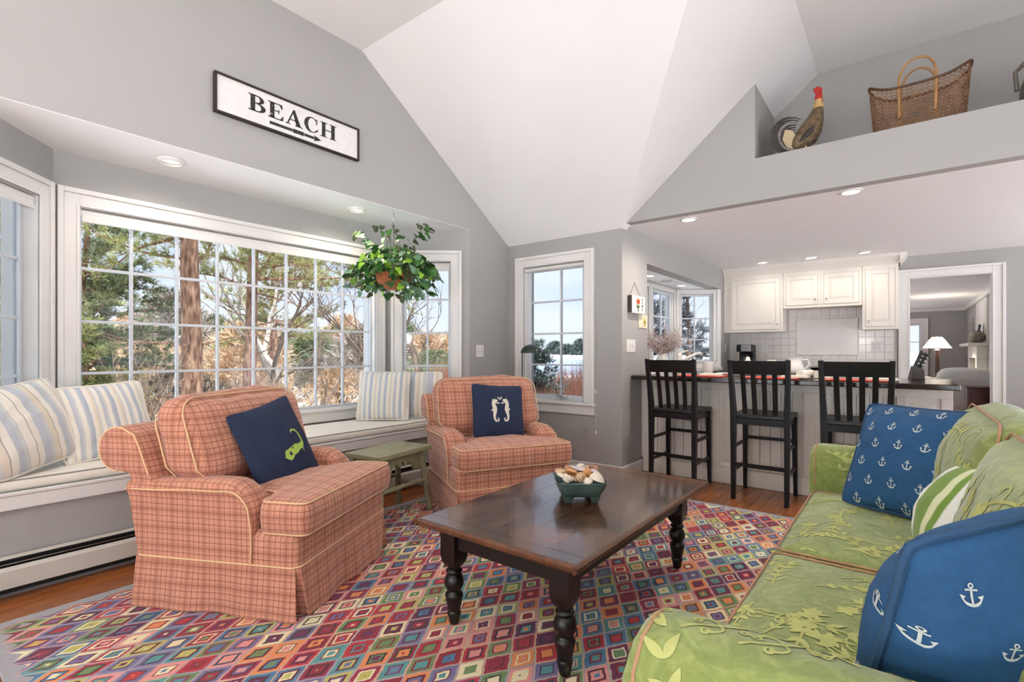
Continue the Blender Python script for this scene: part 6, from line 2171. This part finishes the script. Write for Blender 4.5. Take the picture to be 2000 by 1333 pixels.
# ------------------------------------------------------------------ room beyond the doorway
FY, FXR, FZC = 15.5, 1.15, 2.26
wall_obj('wall_far_end', panel(MB(), (-1.6, FY), 0, 3.0, 0, FZC, [(1.40, 1.95, 0.55, 1.90)], 0.12))
wall_obj('wall_far_right', MB().box(FXR, FXR + 0.12, YK + 0.15, FY, 0, FZC))
wall_obj('wall_far_left', panel(MB(), (-1.6, YK + 0.15), R(90), FY - YK - 0.15, 0, FZC, [(0.5, 3.4, 0.3, 2.15), (3.7, 6.8, 0.3, 2.15)], 0.12))  # unseen side openings added to bring sky light into the far room
struct('floor_far', MB().box(-1.6, FXR, YK + 0.15, FY, -0.06, -0.001), M_floor)
struct('ceiling_far', MB().box(-1.7, FXR + 0.12, YK + 0.15, FY + 0.12, FZC, FZC + 0.1), M_ceil)
struct('trim_1', MB().box(-1.6, FXR, FY - 0.05, FY, FZC - 0.09, FZC), M_trim, bevel=0.01)
struct('trim_2', MB().box(FXR - 0.05, FXR, YK + 0.2, FY - 0.05, FZC - 0.09, FZC), M_trim, bevel=0.01)
portal(-1.74, 10.2, 1.22, 2.9, 1.85, (1, 0, 0)); portal(-1.74, 13.5, 1.22, 3.1, 1.85, (1, 0, 0))
window((-1.6, FY), 0, 1.40, 1.95, 0.55, 1.90, [1.675], [1.0, 1.45], cw=0.12, sash=0.05, depth=0.10, setback=0.05, sill=False)
# table lamp
sdt = thing('side_table', 'small white side table carrying the lamp in the far room', 'table', (0.50, 12.30, 0))
MB().box(-0.28, 0.28, -0.22, 0.22, 0.70, 0.735).build('top', M_trim, sdt, bevel=0.004)
for a in (-1, 1):
    for b_ in (-1, 1):
        MB().box(a * 0.24 - 0.02, a * 0.24 + 0.02, b_ * 0.18 - 0.02, b_ * 0.18 + 0.02, 0, 0.6995).build('leg', M_trim, sdt)
tl = thing('table_lamp', 'table lamp with a lit white cone shade in the far room', 'lamp', (0.50, 12.30, 0.736))
MB().lathe([(0.09, 0.0), (0.09, 0.015), (0.045, 0.03), (0.035, 0.06), (0.04, 0.10), (0.032, 0.40), (0.045, 0.49), (0.05, 0.51), (0.02, 0.53)], 20).build('base', plain('dark bronze', rgb(58, 40, 34), 0.4), tl)
sh = NT('lit lamp shade')
sh.b.inputs['Base Color'].default_value = rgb(244, 238, 226)
sh.b.inputs['Emission Color'].default_value = rgb(255, 244, 226)
sh.b.inputs['Emission Strength'].default_value = 1.1
MB().lathe([(0.215, 0.545), (0.18, 0.60), (0.12, 0.70), (0.075, 0.755), (0.072, 0.752), (0.115, 0.695), (0.175, 0.597), (0.21, 0.545)], 28, capb=False, capt=False).build('lamp_shade', sh.m, tl)
MB().lathe([(0.004, 0.5), (0.004, 0.77), (0.010, 0.775), (0.008, 0.79), (0.002, 0.795)], 10).build('finial', M_black, tl)
ld = bpy.data.lights.new('bulb', 'POINT'); ld.energy = 32; ld.color = (1, 0.85, 0.66); ld.shadow_soft_size = 0.05
lo = bpy.data.objects.new('bulb', ld); lo.parent = tl; lo.location = (0, 0, 0.64); col.objects.link(lo)
# white sofas
M_wht = plain('white linen', rgb(226, 224, 220), 0.9, var=0.03, bump=0.1, bscale=200)
def white_sofa(lab, loc, w, rz):
    t = thing('white_sofa', lab, 'sofa', loc, (0, 0, rz), 'white sofas in the far room')
    puff(w, 0.85, 0.34, 0.04, n=6).xf(Matrix.Translation((0, 0, 0.23))).build('base', M_wht, t)
    puff(w - 0.04, 0.24, 0.60, 0.10, (0, 0, 0.05), n=8).xf(Matrix.Translation((0, -0.32, 0.60))).build('back', M_wht, t)
    for s in (-1, 1):
        puff(0.22, 0.80, 0.36, 0.09, n=8).xf(Matrix.Translation((s * (w / 2 - 0.10), 0.02, 0.50))).build('arm', M_wht, t)
        for y in (-0.3, 0.3):
            MB().lathe([(0.02, 0), (0.028, 0.06)], 10, Matrix.Translation((s * (w / 2 - 0.12), y, 0))).build('foot', M_tleg, t)
    puff(w - 0.46, 0.55, 0.14, 0.05, (0, 0, 0.02), n=8).xf(Matrix.Translation((0, 0.10, 0.47))).build('seat_cushion', M_wht, t)
    return t
white_sofa('white slipcovered sofa seen from behind just past the doorway', (0.76, 10.35, 0), 0.74, 0)
white_sofa('second white slipcovered sofa deeper in the far room', (0.78, 11.6, 0), 0.70, 0)
ch = thing('wooden_chest', 'dark red-brown wooden chest with a drawer beside the doorway', 'chest', (0.86, 9.05, 0))
MB().box(-0.20, 0.20, -0.25, 0.25, 0.05, 0.73).build('body', M_red, ch, bevel=0.004)
MB().box(-0.215, 0.215, -0.265, 0.265, 0.731, 0.755).build('top', M_red, ch, bevel=0.004)
for z in (0.10, 0.30, 0.51):
    d = MB().box(-0.17, 0.17, -0.262, -0.2505, z, z + 0.18).build('drawer', M_red, ch, bevel=0.004)
    MB().tube([(-0.05, -0.264, z + 0.10), (-0.04, -0.285, z + 0.085), (0.04, -0.285, z + 0.085), (0.05, -0.264, z + 0.10)], 0.005, 6).build('pull', M_black, d)
for a in (-1, 1):
    for b_ in (-1, 1):
        MB().box(a * 0.17 - 0.025, a * 0.17 + 0.025, b_ * 0.22 - 0.025, b_ * 0.22 + 0.025, 0, 0.0495).build('foot', M_red, ch)
# mantel on the far room's side wall
mt = thing('fireplace_mantel', 'white fireplace surround with a shelf in the far room', 'fireplace', (FXR - 0.001, 12.6, 0))
MB().box(-0.26, -0.0, -0.85, 0.85, 1.32, 1.37).build('shelf', M_trim, mt, bevel=0.006)
MB().box(-0.14, -0.0, -0.75, 0.75, 1.10, 1.319).build('frieze', M_trim, mt, bevel=0.004)
for y in (-0.72, 0.52):
    MB().box(-0.14, -0.0, y, y + 0.2, 0.0, 1.0995).build('pilaster', M_trim, mt, bevel=0.004)
MB().box(-0.03, -0.0, -0.515, 0.515, 0.0, 1.0995).build('slip', M_black, mt)
MB().box(-0.02, -0.0, -0.80, 0.80, 1.3705, FZC - 0.1).build('overmantel', M_trim, mt)
for i, (y, hgt, lab) in enumerate(((12.95, 0.40, 'tall pale candlestick on the mantel, the farther one'), (12.62, 0.46, 'tall pale candlestick on the mantel, the nearer one'))):
    t = thing('candlestick', lab, 'candlestick', (FXR - 0.13, y, 1.3705), (0, 0, 0), 'candlesticks on the mantel')
    MB().lathe([(0.05, 0.0005), (0.05, 0.01), (0.015, 0.03), (0.012, 0.12), (0.025, 0.14), (0.02, 0.15)], 14).build('holder', M_chrome, t)
    MB().lathe([(0.016, 0.1505), (0.012, hgt), (0.003, hgt + 0.02)], 12).build('candle', plain('grey green candle', rgb(128, 130, 126), 0.6), t)
pf_ = thing('picture_frame', 'small dark framed picture leaning on the mantel', 'picture', (FXR - 0.12, 12.22, 1.371), (0, R(8), 0))
MB().box(-0.012, 0.012, -0.12, 0.12, 0.0005, 0.33).build('frame', M_black, pf_, bevel=0.003)
MB().box(-0.0135, -0.0121, -0.10, 0.10, 0.02, 0.31).build('picture', plain('pale blue print', rgb(150, 168, 190), 0.5, var=0.3, vscale=10), pf_)
lathe_thing('ginger_jar', 'round mottled pottery jar on the near end of the mantel', 'jar', (FXR - 0.13, 11.93, 1.3705), [(0.06, 0.0005), (0.11, 0.05), (0.12, 0.11), (0.09, 0.17), (0.055, 0.19), (0.06, 0.21), (0.05, 0.21)], plain('mottled pottery', rgb(126, 118, 104), 0.35, var=0.4, vscale=20))
# ------------------------------------------------------------------ outdoors
GZ = -0.75
def snow_mat():
    t = NT('patchy snow')
    co = t.coord()
    n1 = t.noise(co, 0.35, 6, 0.7)
    n2 = t.noise(co, 3.0, 5, 0.7)
    f = t.math('ADD', t.math('MULTIPLY', n1.outputs['Fac'], 0.65), t.math('MULTIPLY', n2.outputs['Fac'], 0.35))
    t.link(t.ramp(f, [(0.36, rgb(178, 146, 116)), (0.43, rgb(214, 196, 174)), (0.48, rgb(236, 236, 240))]), t.b.inputs['Base Color'])
    t.b.inputs['Roughness'].default_value = 0.9
    return t.m
gm = MB()
N = 60
vs, fs = [], []
gx0, gx1, gy0, gy1 = -150.0, 60.0, -60.0, 42.0
for i in range(N + 1):
    for j in range(N + 1):
        x = gx0 + (gx1 - gx0) * i / N; y = gy0 + (gy1 - gy0) * j / N
        vs.append((x, y, GZ + 0.35 * fbm((x, y, 0), 0.06) + 0.05 * fbm((x, y, 2), 0.5) - (0.35 if y > 24 else 0.0)))
for i in range(N):
    for j in range(N):
        a = i * (N + 1) + j
        fs.append((a, a + N + 1, a + N + 2, a + 1))
gm.add(vs, fs)
gr = gm.build('ground', snow_mat(), None, fix=True, angle=60); gr['kind'] = 'structure'
wt = NT('cold bay water')
wt.b.inputs['Base Color'].default_value = rgb(150, 166, 184)
wt.b.inputs['Roughness'].default_value = 0.25
wt.link(wt.noise(wt.coord(), 2.0, 3).outputs['Fac'], wt.new('ShaderNodeMath').inputs[0])
wo = MB().box(-300, 260, 26, 330, GZ - 0.6, GZ - 0.30).build('water', wt.m); wo['kind'] = 'structure'
sh_ = MB()
pts = [(-300 + 14 * i, 150 + 12 * fbm((i, 0, 0), 0.35), 0) for i in range(42)]
for i in range(41):
    a, b_ = pts[i], pts[i + 1]
    sh_.add([(a[0], a[1], GZ - 0.4), (b_[0], b_[1], GZ - 0.4), (b_[0], b_[1] + 4, GZ + 0.9), (a[0], a[1] + 4, GZ + 0.9), (a[0], a[1] + 60, GZ + 1.6), (b_[0], b_[1] + 60, GZ + 1.6)], [(0, 1, 2, 3), (3, 2, 5, 4)])
so = sh_.build('shore', snow_mat(), None, fix=True); so['kind'] = 'structure'

def needles_mat(name, c1, c2, c3):
    t = NT(name)
    co = t.coord()
    n1 = t.noise(co, 0.9, 4)
    n2 = t.noise(co, 9.0, 3)
    f = t.math('ADD', t.math('MULTIPLY', n1.outputs['Fac'], 0.5), t.math('MULTIPLY', n2.outputs['Fac'], 0.5))
    t.link(t.ramp(f, [(0.36, c1), (0.5, c2), (0.64, c3)]), t.b.inputs['Base Color'])
    t.b.inputs['Roughness'].default_value = 0.7
    return t.m
M_pine = needles_mat('olive pine needles', rgb(104, 112, 60), rgb(154, 152, 92), rgb(198, 190, 126))
M_pine2 = needles_mat('dark pine needles', rgb(70, 84, 58), rgb(114, 122, 80), rgb(166, 164, 116))
M_spruce = needles_mat('blue spruce needles', rgb(48, 58, 52), rgb(84, 94, 84), rgb(140, 150, 146))
M_brown = needles_mat('brown winter brush', rgb(164, 128, 96), rgb(204, 170, 134), rgb(230, 208, 180))
M_grey = needles_mat('grey bare twigs', rgb(120, 108, 98), rgb(156, 142, 128), rgb(186, 174, 160))
M_snowy = needles_mat('snowy evergreen', rgb(46, 52, 50), rgb(110, 112, 112), rgb(226, 228, 232))
def bark():
    t = NT('reddish pine bark')
    mp = t.mapping(t.coord(), (9, 9, 2.2))
    v = t.new('ShaderNodeTexVoronoi'); v.inputs['Scale'].default_value = 2.2
    t.link(mp, v.inputs['Vector'])
    n1 = t.noise(mp, 4, 5)
    f = t.math('ADD', t.math('MULTIPLY', v.outputs['Distance'], 0.6), t.math('MULTIPLY', n1.outputs['Fac'], 0.6))
    t.link(t.ramp(f, [(0.3, rgb(74, 52, 40)), (0.55, rgb(134, 96, 74)), (0.8, rgb(176, 138, 112))]), t.b.inputs['Base Color'])
    t.b.inputs['Roughness'].default_value = 0.95
    t.bump(f, 1.0, 0.05)
    return t.m
M_bark = bark()
M_bark2 = plain('grey brown bark', rgb(116, 96, 80), 0.95, var=0.25, vscale=8)

def tuft(mb, p, d, L, w, n, rn, spread=0.9):
    """spray of needle blades around direction d"""
    d = Vector(d).normalized()
    for k in range(n):
        v = (d + Vector((rn.uniform(-1, 1), rn.uniform(-1, 1), rn.uniform(-1, 1))) * spread).normalized()
        s = v.cross(Vector((rn.uniform(-1, 1), rn.uniform(-1, 1), rn.uniform(-1, 1)))).normalized() * w
        l = L * rn.uniform(0.7, 1.15)
        o = len(mb.v)
        mb.v += [tuple(p - s), tuple(p + s), tuple(p + v * l)]
        mb.f.append((o, o + 1, o + 2))

def pine(label, loc, H, r, seed, crown0, nbr, blen, mat, tl=0.13, tn=12, tw=0.006, per=7, bark_m=None, lean=(0, 0), name='pine_tree', group='trees outside the windows', dead=4):
    t = thing(name, label, 'tree', loc, (0, 0, 0), group)
    rn = random.Random(seed)
    pts, rs = [], []
    n = 12
    for i in range(n + 1):
        q = i / n
        pts.append(Vector((lean[0] * q * q * H + 0.10 * fbm((q * 3 + seed, 0, 0), 1), lean[1] * q * H + 0.10 * fbm((0, q * 3 + seed, 0), 1), q * H)))
        rs.append(r * (1.15 - 0.9 * q) if q > 0.02 else r * 1.4)
    MB().tube(pts, rs, 12).build('trunk', bark_m or M_bark, t, fix=False)
    br, nd = MB(), MB()
    def at(z):
        q = max(0, min(1, z / H)) * n
        i = min(int(q), n - 1)
        return pts[i].lerp(pts[i + 1], q - i)
    for k in range(nbr + dead):
        isd = k >= nbr
        z = H * rn.uniform(crown0, 1.0) if not isd else H * rn.uniform(0.12, crown0 + 0.1)
        q = (z / H - crown0) / (1 - crown0)
        a = rn.uniform(0, 6.28)
        L = blen * (1.0 - 0.65 * max(0, q)) * rn.uniform(0.6, 1.15) * (0.6 if isd else 1)
        p = at(z)
        d = Vector((math.cos(a), math.sin(a), rn.uniform(-0.15, 0.35))).normalized()
        path = [p.copy()]
        m = 7
        for i in range(m):
            d = (d + Vector((rn.uniform(-.22, .22), rn.uniform(-.22, .22), rn.uniform(-.16, .20)))).normalized()
            p = p + d * L / m
            path.append(p.copy())
            if isd and i < 3:
                continue
            ns = 2 if not isd else 1
            for s in range(ns):
                sd = (d + Vector((rn.uniform(-1, 1), rn.uniform(-1, 1), rn.uniform(-.3, .5)))).normalized()
                e = p + sd * L * rn.uniform(0.12, 0.25)
                br.tube([p, p.lerp(e, .5), e], [0.010 * L / 2, 0.007 * L / 2, 0.003], 3, caps=False)
                if not isd:
                    for w_ in range(per):
                        o = p.lerp(e, rn.random()) + Vector((rn.uniform(-.07, .07), rn.uniform(-.07, .07), rn.uniform(-.05, .07)))
                        tuft(nd, o, sd + Vector((0, 0, .3)), tl, tw, tn, rn)
        br.tube(path, [max(0.004, 0.018 * L * (1 - i / (m + 1))) for i in range(m + 1)], 5, caps=False)
    o = br.build('branches', bark_m or M_bark, t, fix=False); o['kind'] = 'stuff'
    o = nd.build('needles', mat, t, fix=False); o['kind'] = 'stuff'
    return t

def bare_tree(label, loc, H, r, seed, mat, depth=5, name='bare_tree', group='trees outside the windows', spread=0.75):
    t = thing(name, label, 'tree', loc, (0, 0, 0), group)
    rn = random.Random(seed)
    mb = MB(); tr = MB()
    def grow(p, d, L, rr, k):
        pts, rs = [p], [rr]
        for i in range(4):
            d = (d + Vector((rn.uniform(-.25, .25), rn.uniform(-.25, .25), rn.uniform(-.1, .18)))).normalized()
            p = p + d * L / 4
            pts.append(p); rs.append(rr * (1 - 0.1 * (i + 1)))
        (tr if k == depth else mb).tube(pts, rs, 8 if k == depth else (5 if k > 2 else 3), caps=False)
        if k == 0:
            return
        for j in range(rn.choice((2, 3, 3))):
            nd_ = (d + Vector((rn.uniform(-1, 1), rn.uniform(-1, 1), rn.uniform(-.4, .6))) * spread).normalized()
            grow(pts[rn.choice((2, 3, 4))], nd_, L * rn.uniform(.6, .85), rr * 0.58, k - 1)
    grow(Vector((0, 0, 0)), Vector((0, 0, 1)), H * 0.3, r, depth)
    tr.build('trunk', mat, t, fix=False)
    o = mb.build('branches', mat, t, fix=False); o['kind'] = 'stuff'
    return t

def shrub(label, loc, rx, rz, seed, mat, n=900, L=0.30, w=0.012, name='shrub', group='brush outside the windows', up=0.6):
    t = thing(name, label, 'shrub', loc, (0, 0, 0), group)
    rn = random.Random(seed)
    mb, tw_ = MB(), MB()
    for k in range(26):
        a = rn.uniform(0, 6.28); e = rn.uniform(0.2, 1)
        tip = Vector((rx * e * math.cos(a), rx * e * math.sin(a), rz * rn.uniform(.5, 1)))
        tw_.tube([Vector((0, 0, 0)), tip * 0.5 + Vector((rn.uniform(-.2, .2), rn.uniform(-.2, .2), .1)), tip], [0.02, 0.013, 0.005], 4, caps=False)
    for k in range(n):
        a = rn.uniform(0, 6.28); e = rn.random() ** 0.6
        z = rn.random()
        rr = rx * e * math.sqrt(max(0.05, 1 - z * z))
        p = Vector((rr * math.cos(a), rr * math.sin(a), 0.05 + z * rz + 0.15 * fbm((a * 2, z * 3, seed), 1)))
        tuft(mb, p, Vector((math.cos(a) * .6, math.sin(a) * .6, up)), L, w, 6, rn, 0.8)
    o = tw_.build('stems', M_bark2, t, fix=False); o['kind'] = 'stuff'
    o = mb.build('foliage', mat, t, fix=False); o['kind'] = 'stuff'
    return t

# near pines in front of the picture window
pine('big red-barked pine with the thick trunk in the picture window', (-9.0, 3.14, GZ), 9.5, 0.155, 1, 0.34, 46, 2.4, M_pine, tl=0.15, tn=10, tw=0.006, per=6)
pine('second red-barked pine, slimmer and leaning, right of the thick trunk', (-10.6, 4.75, GZ), 9.0, 0.125, 2, 0.36, 40, 2.3, M_pine, tl=0.15, tn=10, tw=0.006, per=6, lean=(0.0, 0.03), dead=7)
pine('dark bushy pine low at the left of the picture window', (-12.6, 2.55, GZ), 5.2, 0.10, 3, 0.12, 50, 2.2, M_pine2, tl=0.15, tn=10, tw=0.007, per=6)
pine('yellow-green young pine at the far left of the picture window', (-9.6, 1.55, GZ), 2.9, 0.06, 4, 0.10, 44, 1.25, M_pine, tl=0.13, tn=10, tw=0.006, per=6)
pine('tall pine behind the yellow-green one at the far left', (-17.0, 2.4, GZ), 8.0, 0.16, 5, 0.3, 44, 2.8, M_pine, tl=0.2, tn=9, tw=0.010, per=5)
pine('thin pine near the right end of the picture window', (-13.4, 9.9, GZ), 8.2, 0.10, 6, 0.45, 40, 2.2, M_pine, tl=0.16, tn=9, tw=0.007, per=5, dead=8)
bare_tree('spreading bare tree in the middle of the picture window', (-13.6, 7.3, GZ), 7.0, 0.13, 7, M_grey)
bare_tree('leafless branchy tree in the bay\'s narrow right window', (-12.2, 10.9, GZ), 7.2, 0.09, 12, M_bark2)
bare_tree('low twiggy tree just outside the picture window', (-8.6, 5.15, GZ), 3.6, 0.05, 14, M_bark2, depth=4)
bare_tree('small crooked bare tree near the left of the picture window', (-8.2, 2.4, GZ), 3.2, 0.045, 15, M_bark2, depth=4)
bare_tree('slim bare tree left of the thin pine', (-11.4, 8.5, GZ), 5.6, 0.07, 16, M_bark2)
bare_tree('many-branched bare tree right of the leaning pine', (-12.4, 6.0, GZ), 5.8, 0.08, 17, M_bark2)
bare_tree('low bare tree close to the right end of the picture window', (-9.0, 6.7, GZ), 3.4, 0.05, 18, M_bark2, depth=4)
pine('olive pine behind the bare trees in the picture window', (-17.2, 8.6, GZ), 7.6, 0.13, 19, 0.3, 40, 2.5, M_pine, tl=0.2, tn=9, tw=0.010, per=5)
for i, (x, y, rx, rz, m, lab) in enumerate(((-15.5, 6.6, 1.7, 1.9, M_brown, 'rounded orange-brown bush behind the bare tree'), (-14.2, 9.2, 1.2, 1.3, M_brown, 'orange-brown bush left of the thin pine'), (-18.5, 11.2, 1.9, 1.6, M_grey, 'wide grey-brown bush behind the thin pine'), (-12.0, 6.0, 1.4, 1.1, M_brown, 'low orange-brown bush under the picture window\'s middle'), (-11.4, 3.7, 1.2, 0.9, M_brown, 'low orange-brown bush between the two pine trunks'), (-10.4, 8.0, 1.2, 0.8, M_brown, 'low orange-brown bush at the picture window\'s lower right'), (-16.0, 15.0, 1.8, 1.9, M_pine2, 'olive bush low in the bay\'s narrow right window'), (-14.0, 14.6, 1.0, 1.1, M_brown, 'tan bush in front of the olive one'), (-21.0, 6.0, 2.3, 2.2, M_brown, 'far orange-brown thicket behind the trunks'), (-13.0, 4.3, 1.5, 1.4, M_grey, 'grey twiggy bush behind the thick trunk'))):
    shrub(lab, (x, y, GZ), rx, rz, 30 + i, m, n=1000 if rx > 1.5 else (500 if rz > 1.2 else 150))
# tree line far behind
rt_ = random.Random(77)
for i in range(16):
    ang = R(131 + i * 3.1)
    dist = (27, 41, 34, 48)[i % 4] + rt_.uniform(-1, 1)
    x, y = dist * math.cos(ang), dist * math.sin(ang)
    shrub('hazy grey-green tree, number %s from the kitchen side, in the far tree line' % ['one', 'two', 'three', 'four', 'five', 'six', 'seven', 'eight', 'nine', 'ten', 'eleven', 'twelve', 'thirteen', 'fourteen', 'fifteen', 'sixteen'][i], (x, y, GZ), rt_.uniform(1.9, 2.7), rt_.uniform(2.6, 5.0), 60 + i, (M_pine2, M_grey, M_brown)[i % 3], n=520, L=0.7, w=0.05, name='distant_tree', group='far tree line')
# reeds and the view of the water
rd = MB()
rr_ = random.Random(9)
for k in range(16000):
    ang = R(rr_.uniform(115, 137)); dist = rr_.uniform(8.5, 15.0)
    x, y = dist * math.cos(ang), dist * math.sin(ang)
    h_ = rr_.uniform(1.25, 1.85) * (0.85 + 0.3 * fbm((x, y, 0), 0.5))
    lx, ly = rr_.uniform(-.18, .18), rr_.uniform(-.18, .18)
    w_ = rr_.uniform(0.006, 0.014)
    o = len(rd.v)
    rd.v += [(x - w_, y, GZ), (x + w_, y, GZ), (x + lx, y + ly, GZ + h_)]
    rd.f.append((o, o + 1, o + 2))
M_reed = needles_mat('rust red reeds', rgb(128, 78, 62), rgb(172, 116, 92), rgb(202, 156, 126))
ro_ = rd.build('reeds', M_reed, None, fix=False)
tag(ro_, 'rust-coloured reeds below the narrow window and the bay', 'reeds', None, 'stuff')
pine('small blue-grey spruce at the left of the narrow window', (-5.45, 7.62, GZ), 2.2, 0.05, 21, 0.05, 60, 0.75, M_spruce, tl=0.09, tn=9, tw=0.006, per=5, name='spruce_tree', dead=0)
for i in range(14):
    x = -150 + i * 9.5 + rt_.uniform(-0.4, 0.4)
    shrub('dark tree %s along the opposite shore' % ['one', 'two', 'three', 'four', 'five', 'six', 'seven', 'eight', 'nine', 'ten', 'eleven', 'twelve', 'thirteen', 'fourteen'][i], (x, 165 + rt_.uniform(-5, 8), GZ + 1.0), rt_.uniform(3.4, 4.4), rt_.uniform(3.0, 5.5), 90 + i, M_spruce, n=380, L=1.6, w=0.2, name='shore_tree', group='trees on the opposite shore')
# evergreens outside the kitchen bay
pine('snow-dusted dark evergreen outside the kitchen end window', (-5.2, 15.4, GZ), 5.0, 0.09, 23, 0.06, 60, 1.6, M_snowy, tl=0.16, tn=9, tw=0.010, per=5, name='evergreen_tree', dead=0)
pine('snow-dusted evergreen nearer the kitchen bay centre window', (-5.9, 13.2, GZ), 5.4, 0.09, 24, 0.06, 60, 1.6, M_snowy, tl=0.16, tn=9, tw=0.010, per=5, name='evergreen_tree', dead=0)
pine('pale evergreen seen through the far room window', (-1.6, 20.0, GZ), 5.0, 0.09, 25, 0.06, 50, 1.7, M_snowy, tl=0.18, tn=9, tw=0.012, per=5, name='evergreen_tree', dead=0)
bare_tree('wispy bare tree above the snowy evergreens', (-6.6, 17.5, GZ), 7.0, 0.08, 26, M_grey)
